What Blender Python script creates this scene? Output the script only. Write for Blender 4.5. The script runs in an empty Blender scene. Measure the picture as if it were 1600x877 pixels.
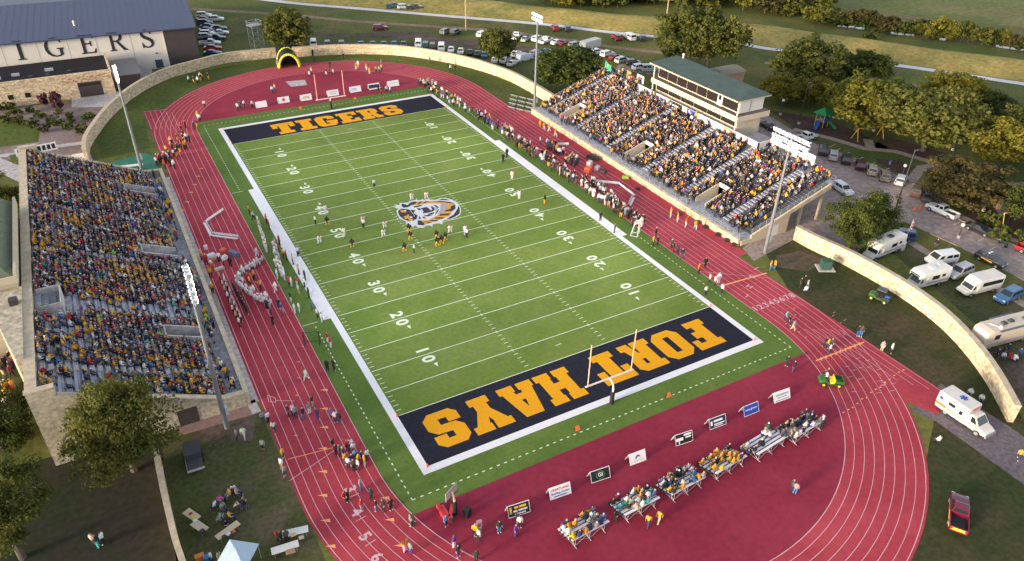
import bpy, bmesh, math, random
import numpy as np
from mathutils import Vector, Matrix
from mathutils.geometry import tessellate_polygon
R = math.radians
PI = math.pi
SC = bpy.context.scene
COL = SC.collection
rng = random.Random(11)

# ---------------------------------------------------------------- camera (solved from the field's known size)
CF, CP, CYAW, CPIT, CROL = 1171.67, Vector((-45.547, -109.483, 62.959)), 0.519960, -0.580719, 0.021931
_f = Vector((math.sin(CYAW)*math.cos(CPIT), math.cos(CYAW)*math.cos(CPIT), math.sin(CPIT)))
_r0 = Vector((math.cos(CYAW), -math.sin(CYAW), 0)); _u0 = _r0.cross(_f)
_r = _r0*math.cos(CROL) + _u0*math.sin(CROL); _u = -_r0*math.sin(CROL) + _u0*math.cos(CROL)
cd = bpy.data.cameras.new('camera'); cam = bpy.data.objects.new('camera', cd); COL.objects.link(cam)
M = Matrix.Identity(4)
for i in range(3):
    M[i][0] = _r[i]; M[i][1] = _u[i]; M[i][2] = -_f[i]; M[i][3] = CP[i]
cam.matrix_world = M
cd.sensor_width = 36; cd.lens = CF/1600*36; cd.clip_end = 4000; cd.clip_start = 0.5
SC.camera = cam

def at(px, py, z=0.0):
    """survey: the point of the level plane at height z seen at this spot of the 1600 x 877 survey photo"""
    d = _f + _r*((px-800)/CF) + _u*((438.5-py)/CF)
    return CP + d*((z-CP.z)/d.z)

# ---------------------------------------------------------------- light: dusk sun low in the west, sky, later the stadium lamps
SUN_EL, SUN_AZ = 9.0, -97.0      # azimuth from +y clockwise
w = bpy.data.worlds.new('World'); SC.world = w; w.use_nodes = True
nt = w.node_tree; bg = nt.nodes['Background']
sky = nt.nodes.new('ShaderNodeTexSky'); sky.sky_type = 'NISHITA'; sky.sun_disc = False
sky.sun_elevation = R(SUN_EL); sky.sun_rotation = R(SUN_AZ); sky.air_density = 1.0; sky.dust_density = 1.6; sky.ozone_density = 1.6
hs = nt.nodes.new('ShaderNodeHueSaturation'); hs.inputs['Saturation'].default_value = 0.42
nt.links.new(sky.outputs[0], hs.inputs['Color']); nt.links.new(hs.outputs[0], bg.inputs[0]); bg.inputs[1].default_value = 0.15
sl = bpy.data.lights.new('sun', 'SUN'); so = bpy.data.objects.new('sun', sl); COL.objects.link(so)
sl.energy = 2.1; sl.angle = R(12); sl.color = (1.0, 0.78, 0.52)
sd = Vector((math.sin(R(SUN_AZ))*math.cos(R(SUN_EL)), math.cos(R(SUN_AZ))*math.cos(R(SUN_EL)), math.sin(R(SUN_EL))))
so.rotation_euler = sd.to_track_quat('Z', 'Y').to_euler()
SC.view_settings.view_transform = 'Standard'; SC.view_settings.look = 'None'
SC.view_settings.exposure = 1.62; SC.view_settings.gamma = 1.0
LAMP_W = 8500.0

# ---------------------------------------------------------------- materials
MATS = {}
def mat(name, col, rough=0.75, metal=0.0, var=0.0, scale=1.0, col2=None, bump=0.0, spec=None, detail=4.0):
    if name in MATS: return MATS[name]
    m = bpy.data.materials.new(name); m.use_nodes = True; n = m.node_tree.nodes; l = m.node_tree.links
    b = n['Principled BSDF']; b.inputs['Roughness'].default_value = rough; b.inputs['Metallic'].default_value = metal
    if spec is not None: b.inputs['Specular IOR Level'].default_value = spec
    c = tuple(col)+(1,)
    b.inputs['Base Color'].default_value = c
    if var > 0 or col2:
        tc = n.new('ShaderNodeTexCoord'); nz = n.new('ShaderNodeTexNoise')
        nz.inputs['Scale'].default_value = scale; nz.inputs['Detail'].default_value = detail; nz.inputs['Roughness'].default_value = 0.62
        l.new(tc.outputs['Object'], nz.inputs['Vector'])
        rp = n.new('ShaderNodeValToRGB'); l.new(nz.outputs['Fac'], rp.inputs['Fac'])
        rp.color_ramp.elements[0].position = 0.32; rp.color_ramp.elements[1].position = 0.68
        d = col2 if col2 else tuple(x*(1+var) for x in col)
        a = col if col2 else tuple(x*(1-var) for x in col)
        rp.color_ramp.elements[0].color = tuple(a)+(1,); rp.color_ramp.elements[1].color = tuple(d)+(1,)
        l.new(rp.outputs['Color'], b.inputs['Base Color'])
        if bump:
            bp = n.new('ShaderNodeBump'); bp.inputs['Strength'].default_value = bump; bp.inputs['Distance'].default_value = 0.1
            l.new(nz.outputs['Fac'], bp.inputs['Height']); l.new(bp.outputs['Normal'], b.inputs['Normal'])
    MATS[name] = m
    return m

def mix_mat(name, cols, scales, rough=0.95, bump=0.0, fine=None, fc=0.28):
    """ground cover: several colours blended by layered noise in world metres"""
    m = bpy.data.materials.new(name); m.use_nodes = True; n = m.node_tree.nodes; l = m.node_tree.links
    b = n['Principled BSDF']; b.inputs['Roughness'].default_value = rough; b.inputs['Specular IOR Level'].default_value = 0.2
    tc = n.new('ShaderNodeTexCoord')
    prev = None
    for i, c in enumerate(cols):
        if i == 0:
            rgb = n.new('ShaderNodeRGB'); rgb.outputs[0].default_value = tuple(c)+(1,); prev = rgb.outputs[0]; continue
        nz = n.new('ShaderNodeTexNoise'); nz.inputs['Scale'].default_value = scales[i-1]; nz.inputs['Detail'].default_value = 6; nz.inputs['Roughness'].default_value = 0.65
        mp = n.new('ShaderNodeMapping'); mp.inputs['Location'].default_value = (i*37.1, i*11.7, i*5)
        l.new(tc.outputs['Object'], mp.inputs['Vector']); l.new(mp.outputs[0], nz.inputs['Vector'])
        rp = n.new('ShaderNodeValToRGB'); rp.color_ramp.elements[0].position = 0.42; rp.color_ramp.elements[1].position = 0.62
        l.new(nz.outputs['Fac'], rp.inputs['Fac'])
        mx = n.new('ShaderNodeMix'); mx.data_type = 'RGBA'
        l.new(rp.outputs['Color'], mx.inputs['Factor']); l.new(prev, mx.inputs['A']); mx.inputs['B'].default_value = tuple(c)+(1,)
        prev = mx.outputs['Result']
    if fine:
        nz = n.new('ShaderNodeTexNoise'); nz.inputs['Scale'].default_value = fine; nz.inputs['Detail'].default_value = 5
        l.new(tc.outputs['Object'], nz.inputs['Vector'])
        mr = n.new('ShaderNodeMapRange'); mr.inputs['From Min'].default_value = 0.3; mr.inputs['From Max'].default_value = 0.7
        mr.inputs['To Min'].default_value = 1-fc; mr.inputs['To Max'].default_value = 1+fc; l.new(nz.outputs['Fac'], mr.inputs['Value'])
        vm = n.new('ShaderNodeVectorMath'); vm.operation = 'SCALE'; l.new(prev, vm.inputs[0]); l.new(mr.outputs[0], vm.inputs['Scale']); prev = vm.outputs[0]
    l.new(prev, b.inputs['Base Color'])
    MATS[name] = m
    return m

def banded(m, width, lo, hi):
    """turf laid in strips: the pile of every other strip leans the other way"""
    n = m.node_tree.nodes; l = m.node_tree.links; b = n['Principled BSDF']; src = b.inputs['Base Color'].links[0].from_socket
    tc = n.new('ShaderNodeTexCoord'); sp = n.new('ShaderNodeSeparateXYZ'); l.new(tc.outputs['Object'], sp.inputs[0])
    dv = n.new('ShaderNodeMath'); dv.operation = 'DIVIDE'; l.new(sp.outputs[1], dv.inputs[0]); dv.inputs[1].default_value = width
    pp = n.new('ShaderNodeMath'); pp.operation = 'PINGPONG'; l.new(dv.outputs[0], pp.inputs[0]); pp.inputs[1].default_value = 1.0
    fl = n.new('ShaderNodeMath'); fl.operation = 'FLOORED_MODULO'; l.new(dv.outputs[0], fl.inputs[0]); fl.inputs[1].default_value = 2.0
    gt = n.new('ShaderNodeMath'); gt.operation = 'GREATER_THAN'; l.new(fl.outputs[0], gt.inputs[0]); gt.inputs[1].default_value = 1.0
    mr = n.new('ShaderNodeMapRange'); l.new(gt.outputs[0], mr.inputs['Value']); mr.inputs['To Min'].default_value = lo; mr.inputs['To Max'].default_value = hi
    vm = n.new('ShaderNodeVectorMath'); vm.operation = 'SCALE'; l.new(src, vm.inputs[0]); l.new(mr.outputs[0], vm.inputs['Scale']); l.new(vm.outputs[0], b.inputs['Base Color'])
    return m

def tint_mat(name, rough=0.8, var=0.0, scale=8.0):
    """cloth, paint or skin whose colour is the object's own colour"""
    m = bpy.data.materials.new(name); m.use_nodes = True; n = m.node_tree.nodes; l = m.node_tree.links
    b = n['Principled BSDF']; b.inputs['Roughness'].default_value = rough
    oi = n.new('ShaderNodeObjectInfo')
    if var:
        tc = n.new('ShaderNodeTexCoord'); nz = n.new('ShaderNodeTexNoise'); nz.inputs['Scale'].default_value = scale
        l.new(tc.outputs['Object'], nz.inputs['Vector'])
        mr = n.new('ShaderNodeMapRange'); mr.inputs['To Min'].default_value = 1-var; mr.inputs['To Max'].default_value = 1+var; l.new(nz.outputs['Fac'], mr.inputs['Value'])
        vm = n.new('ShaderNodeVectorMath'); vm.operation = 'SCALE'; l.new(oi.outputs['Color'], vm.inputs[0]); l.new(mr.outputs[0], vm.inputs['Scale'])
        l.new(vm.outputs[0], b.inputs['Base Color'])
    else: l.new(oi.outputs['Color'], b.inputs['Base Color'])
    MATS[name] = m
    return m

def stone_mat(name, c1, c2, mortar, scale=1.0, bw=0.7, rh=0.32):
    m = bpy.data.materials.new(name); m.use_nodes = True; n = m.node_tree.nodes; l = m.node_tree.links
    b = n['Principled BSDF']; b.inputs['Roughness'].default_value = 0.9; b.inputs['Specular IOR Level'].default_value = 0.2
    tc = n.new('ShaderNodeTexCoord'); geo = n.new('ShaderNodeNewGeometry')
    sx = n.new('ShaderNodeSeparateXYZ'); l.new(tc.outputs['Object'], sx.inputs[0])
    ad = n.new('ShaderNodeMath'); ad.operation = 'ADD'; l.new(sx.outputs[0], ad.inputs[0]); l.new(sx.outputs[1], ad.inputs[1])
    cb = n.new('ShaderNodeCombineXYZ'); l.new(ad.outputs[0], cb.inputs[0]); l.new(sx.outputs[2], cb.inputs[1])
    nz0 = n.new('ShaderNodeTexNoise'); nz0.inputs['Scale'].default_value = 0.9; l.new(tc.outputs['Object'], nz0.inputs['Vector'])
    br = n.new('ShaderNodeTexBrick'); br.inputs['Scale'].default_value = scale; br.inputs['Brick Width'].default_value = bw; br.inputs['Row Height'].default_value = rh
    br.inputs['Mortar Size'].default_value = 0.012; br.inputs['Color1'].default_value = c1+(1,); br.inputs['Color2'].default_value = c2+(1,); br.inputs['Mortar'].default_value = mortar+(1,)
    l.new(cb.outputs[0], br.inputs['Vector'])
    nz = n.new('ShaderNodeTexNoise'); nz.inputs['Scale'].default_value = 2.2; nz.inputs['Detail'].default_value = 6; l.new(tc.outputs['Object'], nz.inputs['Vector'])
    mr = n.new('ShaderNodeMapRange'); mr.inputs['From Min'].default_value = .3; mr.inputs['From Max'].default_value = .7; mr.inputs['To Min'].default_value = 0.62; mr.inputs['To Max'].default_value = 1.28; l.new(nz.outputs['Fac'], mr.inputs['Value'])
    vm = n.new('ShaderNodeVectorMath'); vm.operation = 'SCALE'; l.new(br.outputs['Color'], vm.inputs[0]); l.new(mr.outputs[0], vm.inputs['Scale'])
    l.new(vm.outputs[0], b.inputs['Base Color'])
    bp = n.new('ShaderNodeBump'); bp.inputs['Strength'].default_value = 0.4; bp.inputs['Distance'].default_value = 0.05; l.new(nz.outputs['Fac'], bp.inputs['Height']); l.new(bp.outputs[0], b.inputs['Normal'])
    MATS[name] = m
    return m

def emit_mat(name, col, s):
    m = bpy.data.materials.new(name); m.use_nodes = True; n = m.node_tree.nodes
    b = n['Principled BSDF']; b.inputs['Base Color'].default_value = tuple(col)+(1,); b.inputs['Emission Color'].default_value = tuple(col)+(1,); b.inputs['Emission Strength'].default_value = s
    MATS[name] = m
    return m

# ---------------------------------------------------------------- objects
def tag(o, label=None, cat=None, group=None, kind=None):
    if label: o['label'] = label
    if cat: o['category'] = cat
    if group: o['group'] = group
    if kind: o['kind'] = kind
    return o

def empty(name, loc=(0,0,0), rz=0.0, label=None, cat=None, group=None):
    o = bpy.data.objects.new(name, None); COL.objects.link(o); o.location = loc; o.rotation_euler = (0,0,rz); o.empty_display_size = 0.3
    return tag(o, label, cat, group)

class MB:
    """collects shapes and links them as ONE mesh object; slot = material index"""
    def __init__(s): s.v = []; s.f = []; s.m = []
    def add(s, vs, fs, slot=0):
        k = len(s.v); s.v += [tuple(v) for v in vs]; s.f += [tuple(i+k for i in f) for f in fs]; s.m += [slot]*len(fs); return s
    def box(s, c, d, rz=0.0, slot=0, taper=1.0):
        x, y, z = d[0]/2, d[1]/2, d[2]/2; t = taper
        p = [(-x,-y,-z),(x,-y,-z),(x,y,-z),(-x,y,-z),(-x*t,-y*t,z),(x*t,-y*t,z),(x*t,y*t,z),(-x*t,y*t,z)]
        cs, sn = math.cos(rz), math.sin(rz)
        return s.add([(c[0]+a*cs-b*sn, c[1]+a*sn+b*cs, c[2]+e) for a,b,e in p], [(0,3,2,1),(4,5,6,7),(0,1,5,4),(1,2,6,5),(2,3,7,6),(3,0,4,7)], slot)
    def bx(s, x0, x1, y0, y1, z0, z1, slot=0):
        return s.box(((x0+x1)/2,(y0+y1)/2,(z0+z1)/2),(x1-x0,y1-y0,z1-z0),0,slot)
    def quad(s, a, b, c, d, slot=0): return s.add([a,b,c,d],[(0,1,2,3)],slot)
    def poly(s, pts, z=0.0, slot=0, holes=()):
        loops = [[Vector((p[0],p[1],0)) for p in L] for L in [pts]+list(holes)]
        flat = [p for L in loops for p in L]
        tr = tessellate_polygon(loops)
        fs = []
        for a,b,c in tr:
            n = (flat[b]-flat[a]).cross(flat[c]-flat[a]).z
            if abs(n) > 1e-9: fs.append((a,b,c) if n > 0 else (a,c,b))
        return s.add([(p.x,p.y,z) for p in flat], fs, slot)
    def prism(s, pts, z0, z1, slot=0, top=None):
        n = len(pts); tp = top or pts
        a = sum(pts[i][0]*pts[(i+1)%n][1]-pts[(i+1)%n][0]*pts[i][1] for i in range(n))
        if a < 0: pts = pts[::-1]; tp = tp[::-1]
        s.add([(p[0],p[1],z0) for p in pts]+[(p[0],p[1],z1) for p in tp], [tuple(range(n-1,-1,-1)), tuple(range(n,2*n))]+[(i,(i+1)%n,n+(i+1)%n,n+i) for i in range(n)], slot)
        return s
    def tube(s, a, b, r, r2=None, n=8, slot=0, caps=True):
        a = Vector(a); b = Vector(b); d = b-a
        if d.length < 1e-6: return s
        d.normalize(); q = Vector((0,0,1)) if abs(d.z) < .9 else Vector((1,0,0)); u = d.cross(q).normalized(); v = d.cross(u); r2 = r if r2 is None else r2
        vs = [a+(u*math.cos(2*PI*i/n)+v*math.sin(2*PI*i/n))*r for i in range(n)]+[b+(u*math.cos(2*PI*i/n)+v*math.sin(2*PI*i/n))*r2 for i in range(n)]
        fs = [(i,n+i,n+(i+1)%n,(i+1)%n) for i in range(n)]
        if caps: fs += [tuple(range(n)), tuple(range(2*n-1,n-1,-1))]
        return s.add(vs, fs, slot)
    def chain(s, pts, r, n=8, slot=0):
        for a,b in zip(pts, pts[1:]): s.tube(a,b,r,n=n,slot=slot)
        return s
    def ball(s, c, r, n=10, k=6, slot=0, sz=1.0):
        vs = [(c[0],c[1],c[2]-r*sz)]
        for j in range(1,k):
            t = -PI/2+PI*j/k
            for i in range(n): vs.append((c[0]+r*math.cos(t)*math.cos(2*PI*i/n), c[1]+r*math.cos(t)*math.sin(2*PI*i/n), c[2]+r*sz*math.sin(t)))
        vs.append((c[0],c[1],c[2]+r*sz)); L = len(vs)-1; fs = [(0,1+(i+1)%n,1+i) for i in range(n)]
        for j in range(k-2):
            for i in range(n): a = 1+j*n; fs.append((a+i,a+(i+1)%n,a+n+(i+1)%n,a+n+i))
        a = 1+(k-2)*n; fs += [(a+i,a+(i+1)%n,L) for i in range(n)]
        return s.add(vs, fs, slot)
    def strip(s, pts, wd, z=None, slot=0, closed=False):
        """flat ribbon along a polyline with mitred joints"""
        P = [Vector((p[0],p[1],(p[2] if len(p)>2 else 0) if z is None else z)) for p in pts]; n = len(P); L = []; Rr = []
        for i in range(n):
            a = P[i-1] if (i or closed) else P[i]; b = P[(i+1)%n] if (i < n-1 or closed) else P[i]
            d1 = (P[i]-a); d2 = (b-P[i]); d1.z = d2.z = 0
            if d1.length < 1e-7: d1 = d2.copy()
            if d2.length < 1e-7: d2 = d1.copy()
            d1.normalize(); d2.normalize(); t = (d1+d2).normalized(); nn = Vector((-t.y,t.x,0)); c = max(.35, nn.dot(Vector((-d1.y,d1.x,0))))
            L.append(P[i]+nn*(wd/2/c)); Rr.append(P[i]-nn*(wd/2/c))
        m = n if closed else n-1
        return s.add(L+Rr, [(n+i, n+(i+1)%n, (i+1)%n, i) for i in range(m)], slot)
    def wall(s, pts, th, z0, z1, slot=0):
        """upright wall along a polyline; z1 may be a list"""
        n = len(pts); P = [Vector((p[0],p[1],0)) for p in pts]; zt = z1 if isinstance(z1,(list,tuple)) else [z1]*n; L = []; Rr = []
        for i in range(n):
            a = P[max(i-1,0)]; b = P[min(i+1,n-1)]; t = (b-a).normalized(); nn = Vector((-t.y,t.x,0))*th/2; L.append(P[i]+nn); Rr.append(P[i]-nn)
        vs = [(p.x,p.y,z0) for p in L]+[(p.x,p.y,z0) for p in Rr]+[(p.x,p.y,zt[i]) for i,p in enumerate(L)]+[(p.x,p.y,zt[i]) for i,p in enumerate(Rr)]
        fs = []
        for i in range(n-1):
            fs += [(i+1,i,2*n+i,2*n+i+1),(n+i,n+i+1,3*n+i+1,3*n+i),(3*n+i,3*n+i+1,2*n+i+1,2*n+i)]
        fs += [(0,n,3*n,2*n),(2*n-1,n-1,3*n-1,4*n-1)]
        return s.add(vs, fs, slot)
    def text(s, t, o, ux, uy, size, slot=0, bold=0.0, align='CENTER', nz=0.0):
        vs, fs = glyphs(t, size, bold, align); o = Vector(o); ux = Vector(ux); uy = Vector(uy); nn = ux.cross(uy)
        return s.add([o+ux*x+uy*y+nn*nz for x,y in vs], fs, slot)
    def mesh(s, name, mats):
        me = bpy.data.meshes.new(name); me.from_pydata(s.v, [], s.f)
        for m in (mats if isinstance(mats,(list,tuple)) else [mats]): me.materials.append(m)
        if me.materials and len(me.materials) > 1: me.polygons.foreach_set('material_index', s.m)
        me.update(); return me
    def build(s, name, mats, parent=None, smooth=False, loc=None, rz=0.0, tint=None):
        me = s.mesh(name, mats); o = bpy.data.objects.new(name, me); COL.objects.link(o)
        if parent: o.parent = parent
        if loc is not None: o.location = loc
        if rz: o.rotation_euler = (0,0,rz)
        if smooth: me.polygons.foreach_set('use_smooth', [True]*len(me.polygons))
        if tint: o.color = tuple(tint)+(1,)
        return o

_G = {}
def glyphs(t, size, bold, align):
    k = (t, bold, align)
    if k not in _G:
        cu = bpy.data.curves.new('lettering', 'FONT'); cu.body = t; cu.size = 1.0; cu.offset = bold; cu.align_x = align; cu.align_y = 'CENTER'; cu.resolution_u = 3; cu.fill_mode = 'FRONT'
        o = bpy.data.objects.new('lettering', cu); COL.objects.link(o); me = bpy.data.meshes.new_from_object(o)
        _G[k] = ([(v.co.x,v.co.y) for v in me.vertices], [tuple(p.vertices) if p.normal.z > 0 else tuple(p.vertices)[::-1] for p in me.polygons])
        bpy.data.objects.remove(o); bpy.data.meshes.remove(me); bpy.data.curves.remove(cu)
    v, f = _G[k]
    return [(x*size, y*size) for x,y in v], f

KIDS = {}
def copy_tree(root, loc=None, rz=None, tint=None):
    """a thing with its parts and their sub-parts"""
    def rec(o, parent):
        c = o.copy(); COL.objects.link(c)
        if parent is not None: c.parent = parent
        for ch in KIDS.get(o.name) or KIDS.setdefault(o.name, list(o.children)): rec(ch, c)
        return c
    c = rec(root, None)
    if loc is not None: c.location = loc
    if rz is not None: c.rotation_euler = (0,0,rz)
    return c
# ================================================================ the setting: ground, roads, track, field
def struct(o): o['kind'] = 'structure'; return o
X0, Y0 = 24.384, 54.864
YD = 0.9144
m_grass = mix_mat('meadow_grass', [(0.075,0.084,0.026),(0.158,0.124,0.045),(0.060,0.090,0.018),(0.128,0.135,0.033)], [0.035,0.11,0.02], fine=1.3)
m_lawn = mix_mat('worn_lawn', [(0.056,0.064,0.022),(0.135,0.102,0.066),(0.064,0.076,0.024)], [0.10,0.18], fine=2.0)
m_levee = mix_mat('dry_levee_grass', [(0.290,0.225,0.065),(0.167,0.174,0.043),(0.362,0.275,0.087)], [0.03,0.09], fine=0.9)
m_green = mix_mat('park_grass', [(0.070,0.101,0.018),(0.128,0.142,0.027),(0.054,0.074,0.016)], [0.06,0.02], fine=1.2)
m_turf = mix_mat('field_turf', [(0.138,0.196,0.038),(0.162,0.214,0.050),(0.122,0.184,0.032)], [0.05,0.16], fine=1.6, rough=0.95, fc=0.12); banded(m_turf, 4.572, .965, 1.035)
m_turf2 = mix_mat('apron_turf', [(0.098,0.158,0.030),(0.116,0.172,0.038),(0.086,0.146,0.026)], [0.06,0.2], fine=2.5, rough=0.95, fc=0.12)
m_track = mix_mat('track_rubber', [(0.385,0.046,0.066),(0.440,0.064,0.084),(0.330,0.037,0.056)], [0.12,0.05], fine=1.6, rough=0.95, fc=0.10)
m_dee = mix_mat('infield_rubber', [(0.265,0.026,0.054),(0.305,0.036,0.066),(0.228,0.020,0.045)], [0.09,0.04], fine=1.3, rough=0.95, fc=0.11)
m_navy = mat('end_zone_turf', (0.018,0.019,0.032), 0.95, spec=.12, var=0.18, scale=2.0)
m_gold = mat('gold_turf', (0.70,0.32,0.014), 0.95, spec=.1, var=0.06, scale=3.0)
m_white = mat('white_line_turf', (0.72,0.70,0.74), 0.85, var=0.05, scale=2.0)
m_line = mat('yard_line_turf', (0.66,0.72,0.55), 0.85)
m_pink = mat('track_line_paint', (0.64,0.41,0.46), 0.7, var=0.15, scale=0.7)
m_orange = mat('orange_mark_paint', (0.85,0.36,0.15), 0.7)
m_road = mix_mat('road_concrete', [(0.330,0.255,0.235),(0.370,0.290,0.265),(0.285,0.220,0.205)], [0.06,0.25], fine=1.1, rough=0.9)
m_asph = mix_mat('drive_asphalt', [(0.13,0.11,0.125),(0.16,0.135,0.15)], [0.1], fine=2.0)
m_conc = mix_mat('concrete', [(0.441,0.410,0.420),(0.378,0.347,0.357)], [0.2], fine=1.5, rough=0.85)
m_walk = mix_mat('sidewalk_concrete', [(0.33,0.26,0.23),(0.27,0.21,0.19)], [0.15], fine=1.5)
m_path = mat('white_gravel_path', (0.62,0.58,0.58), 0.95, var=0.1, scale=0.3)
m_dirt = mix_mat('dirt_track', [(0.30,0.20,0.145),(0.20,0.14,0.09)], [0.08], fine=0.8)
m_mulch = mix_mat('bark_mulch', [(0.060,0.036,0.030),(0.085,0.052,0.043)], [0.2], fine=1.8)
m_gravel = mix_mat('bed_gravel', [(0.20,0.15,0.145),(0.15,0.11,0.105),(0.24,0.19,0.18)], [0.3,0.1], fine=1.8)
m_bare = mix_mat('bare_earth', [(0.125,0.085,0.072),(0.062,0.058,0.030)], [0.22], fine=1.5)
m_shade = mix_mat('yard_painted_shade', [(0.032,0.028,0.022),(0.023,0.030,0.013)], [0.1], fine=1.4)  # the yard's shade is put into this dark ground colour
m_creek = mat('creek_water', (0.20,0.18,0.15), 0.25)
def sheet(name, pts, z, m, px=True):
    P = [at(*p) for p in pts] if px else pts
    return struct(MB().poly([(p[0],p[1]) for p in P], z).build(name, m))
def band(name, pts, wd, z, m):
    return struct(MB().strip([at(*p) for p in pts], wd, z).build(name, m))
def resample(pts, k=6):
    """smooth curve (Catmull-Rom) through points"""
    P = [Vector((p[0],p[1],0)) for p in pts]; out = []
    for i in range(len(P)-1):
        a = P[max(i-1,0)]; b = P[i]; c = P[i+1]; d = P[min(i+2,len(P)-1)]
        for j in range(k):
            t = j/k; out.append(0.5*((2*b)+(c-a)*t+(2*a-5*b+4*c-d)*t*t+(3*b-a-3*c+d)*t**3))
    out.append(P[-1]); return out

# one sheet to the horizon
g = MB(); N = 24; S = 1600
struct(g.add([(-S,-S,0),(S,-S,0),(S,S,0),(-S,S,0)], [(0,1,2,3)]).build('ground', m_grass))

# lawns, beds, yards
sheet('lawn', [(1195,395),(1245,352),(1330,395),(1460,480),(1530,540),(1590,640),(1640,720),(1640,940),(1200,1000),(1415,877),(1460,655),(1250,480)], .004, mix_mat('vignetted_lawn', [(0.034,0.046,0.012),(0.070,0.054,0.030),(0.030,0.042,0.012)], [0.07,0.15], fine=1.6))  # darker copy of the lawn, with lens vignetting put into its colour
sheet('lawn', [(255,690),(405,640),(520,900),(290,980),(262,780)], .004, m_lawn)
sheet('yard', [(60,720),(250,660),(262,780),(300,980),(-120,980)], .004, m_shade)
sheet('lawn', [(150,215),(200,160),(300,115),(420,92),(640,80),(850,120),(870,165),(640,110),(222,176),(240,250),(160,250)], .004, m_green)
sheet('park_lawn', [(1190,150),(1240,140),(1640,190),(1640,330),(1480,230),(1230,170)], .004, m_green)
sheet('gravel_bed', [(-30,175),(113,158),(190,152),(160,180),(138,215),(135,250),(-30,250)], .004, m_gravel)
sheet('lawn', [(-40,196),(30,182),(62,205),(60,222),(-40,236)], .008, m_green)
sheet('walkway', [(112,148),(185,143),(207,149),(180,167),(112,168)], .008, m_conc)
sheet('walkway', [(218,108),(236,105),(238,112),(230,140),(206,149),(217,128)], .008, m_conc)
band('walkway', [(-30,248),(30,240),(95,228),(140,222)], 1.8, .010, m_conc)
sheet('walkway', [(-20,240),(8,250),(38,262),(40,290),(10,275),(-20,262)], .006, m_conc)
sheet('lawn', [(14,243),(60,234),(64,250),(20,256)], .012, m_green)
sheet('walkway', [(85,246),(140,238),(150,262),(100,262)], .008, m_conc)
sheet('gravel_yard', [(430,55),(620,60),(760,80),(860,100),(840,75),(640,50)], .004, m_bare)
sheet('parking_grass', [(300,70),(345,15),(400,20),(420,92),(330,110)], .004, m_grass)
# levee: a real bank with the white trail along its foot
def levee():
    A = [at(330,-14), at(455,2), at(560,11), at(726,25), at(800,31), at(875,38), at(975,50), at(1146,65), at(1199,73), at(1305,86), at(1451,106), at(1599,128), at(1800,158)]
    B = [at(300,-40), at(455,-26), at(560,-16), at(726,-2), at(800,8), at(875,16), at(975,25), at(1146,37), at(1199,42), at(1305,57), at(1451,78), at(1599,97), at(1800,126)]
    A = resample(A, 5); B = resample(B, 5); n = len(A); rows = [(0,0.02),(.08,0.3),(.35,1.2),(.6,1.7),(.8,1.5),(.97,0.5),(1.05,0.0)]
    vs = []; fs = []
    for i in range(n):
        for t,h in rows: p = A[i].lerp(B[i], t); vs.append((p.x,p.y,h+(0.12*math.sin(i*.9+t*4) if 0<t<1.3 else 0)))
    k = len(rows)
    for i in range(n-1):
        for j in range(k-1): fs.append((i*k+j,(i+1)*k+j,(i+1)*k+j+1,i*k+j+1))
    struct(MB().add(vs,fs).build('levee_bank', m_levee, smooth=True))
    struct(MB().strip([(p.x-1.6,p.y-1.2) for p in A], 2.9, .02).build('trail', m_path))
levee()
band('dirt_road', [(300,14),(400,20),(460,24),(550,33),(651,40),(746,46),(800,51),(900,64),(935,71),(1021,81),(1110,92)], 2.6, .012, m_dirt)
band('dirt_road', [(1195,98),(1300,114),(1390,128),(1436,135),(1498,148),(1571,162),(1640,176)], 2.2, .012, m_dirt)
for q in ([(1277,37),(1286,38)],[(1309,40),(1328,42),(1350,45)],[(1392,51.5),(1412,54),(1428,56)],[(1466,61),(1478,62.5)],[(1556,72),(1599,78),(1640,84)]): band('creek', q, 3.0, .014, m_creek)
sheet('far_field', [(1290,-5),(1330,12),(1470,30),(1640,48),(1640,0),(1500,-20)], .004, mix_mat('far_pasture', [(0.135,0.150,0.050),(0.175,0.155,0.068),(0.105,0.125,0.035)], [0.02,0.05], fine=0.6))
sheet('far_field', [(1230,-12),(1300,8),(1420,24),(1500,38),(1640,60),(1640,75),(1480,52),(1330,34),(1240,24)], .008, mix_mat('far_stubble', [(0.160,0.136,0.061),(0.115,0.120,0.038)], [0.04], fine=0.6))
# road and lots on the east side
road = [at(*p) for p in [(1150,120),(1205,185),(1275,226),(1360,257),(1416,282),(1441,296),(1500,345),(1560,375),(1640,405),(1900,520),(1900,640),(1640,458),(1500,385),(1415,346),(1375,347),(1340,395),(1243,352),(1200,370),(1235,300),(1150,200),(1040,120),(960,108),(970,98),(1040,100)]]
sheet('road', road, .012, m_road, px=False)
def kerb(pts, w_=.25, h=.14): 
    o = MB().wall([at(*p) for p in pts], w_, 0, h).build('kerb', m_walk); struct(o)
kerb([(1205,184),(1240,206),(1275,226),(1360,256.5),(1416,282),(1441,295),(1500,344),(1560,374),(1640,404),(1900,519)])
kerb([(1375,349),(1415,347.5),(1500,386.5),(1640,459),(1900,641)])
band('sidewalk', [(1385,352),(1413,372),(1449,395),(1505,418),(1560,452),(1640,500)], 1.7, .014, m_walk)
band('sidewalk', [(1240,202),(1300,217),(1350,232),(1400,237),(1450,252),(1490,278)], 1.8, .014, m_walk)
band('sidewalk', [(1356,218),(1362,236)], 2.0, .018, m_walk)
band('sidewalk', [(1420,287),(1440,262),(1475,258),(1540,278),(1580,290)], 2.0, .022, m_walk)
band('sidewalk', [(1445,300),(1500,338),(1560,366),(1640,398)], 1.6, .014, m_walk)
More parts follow.
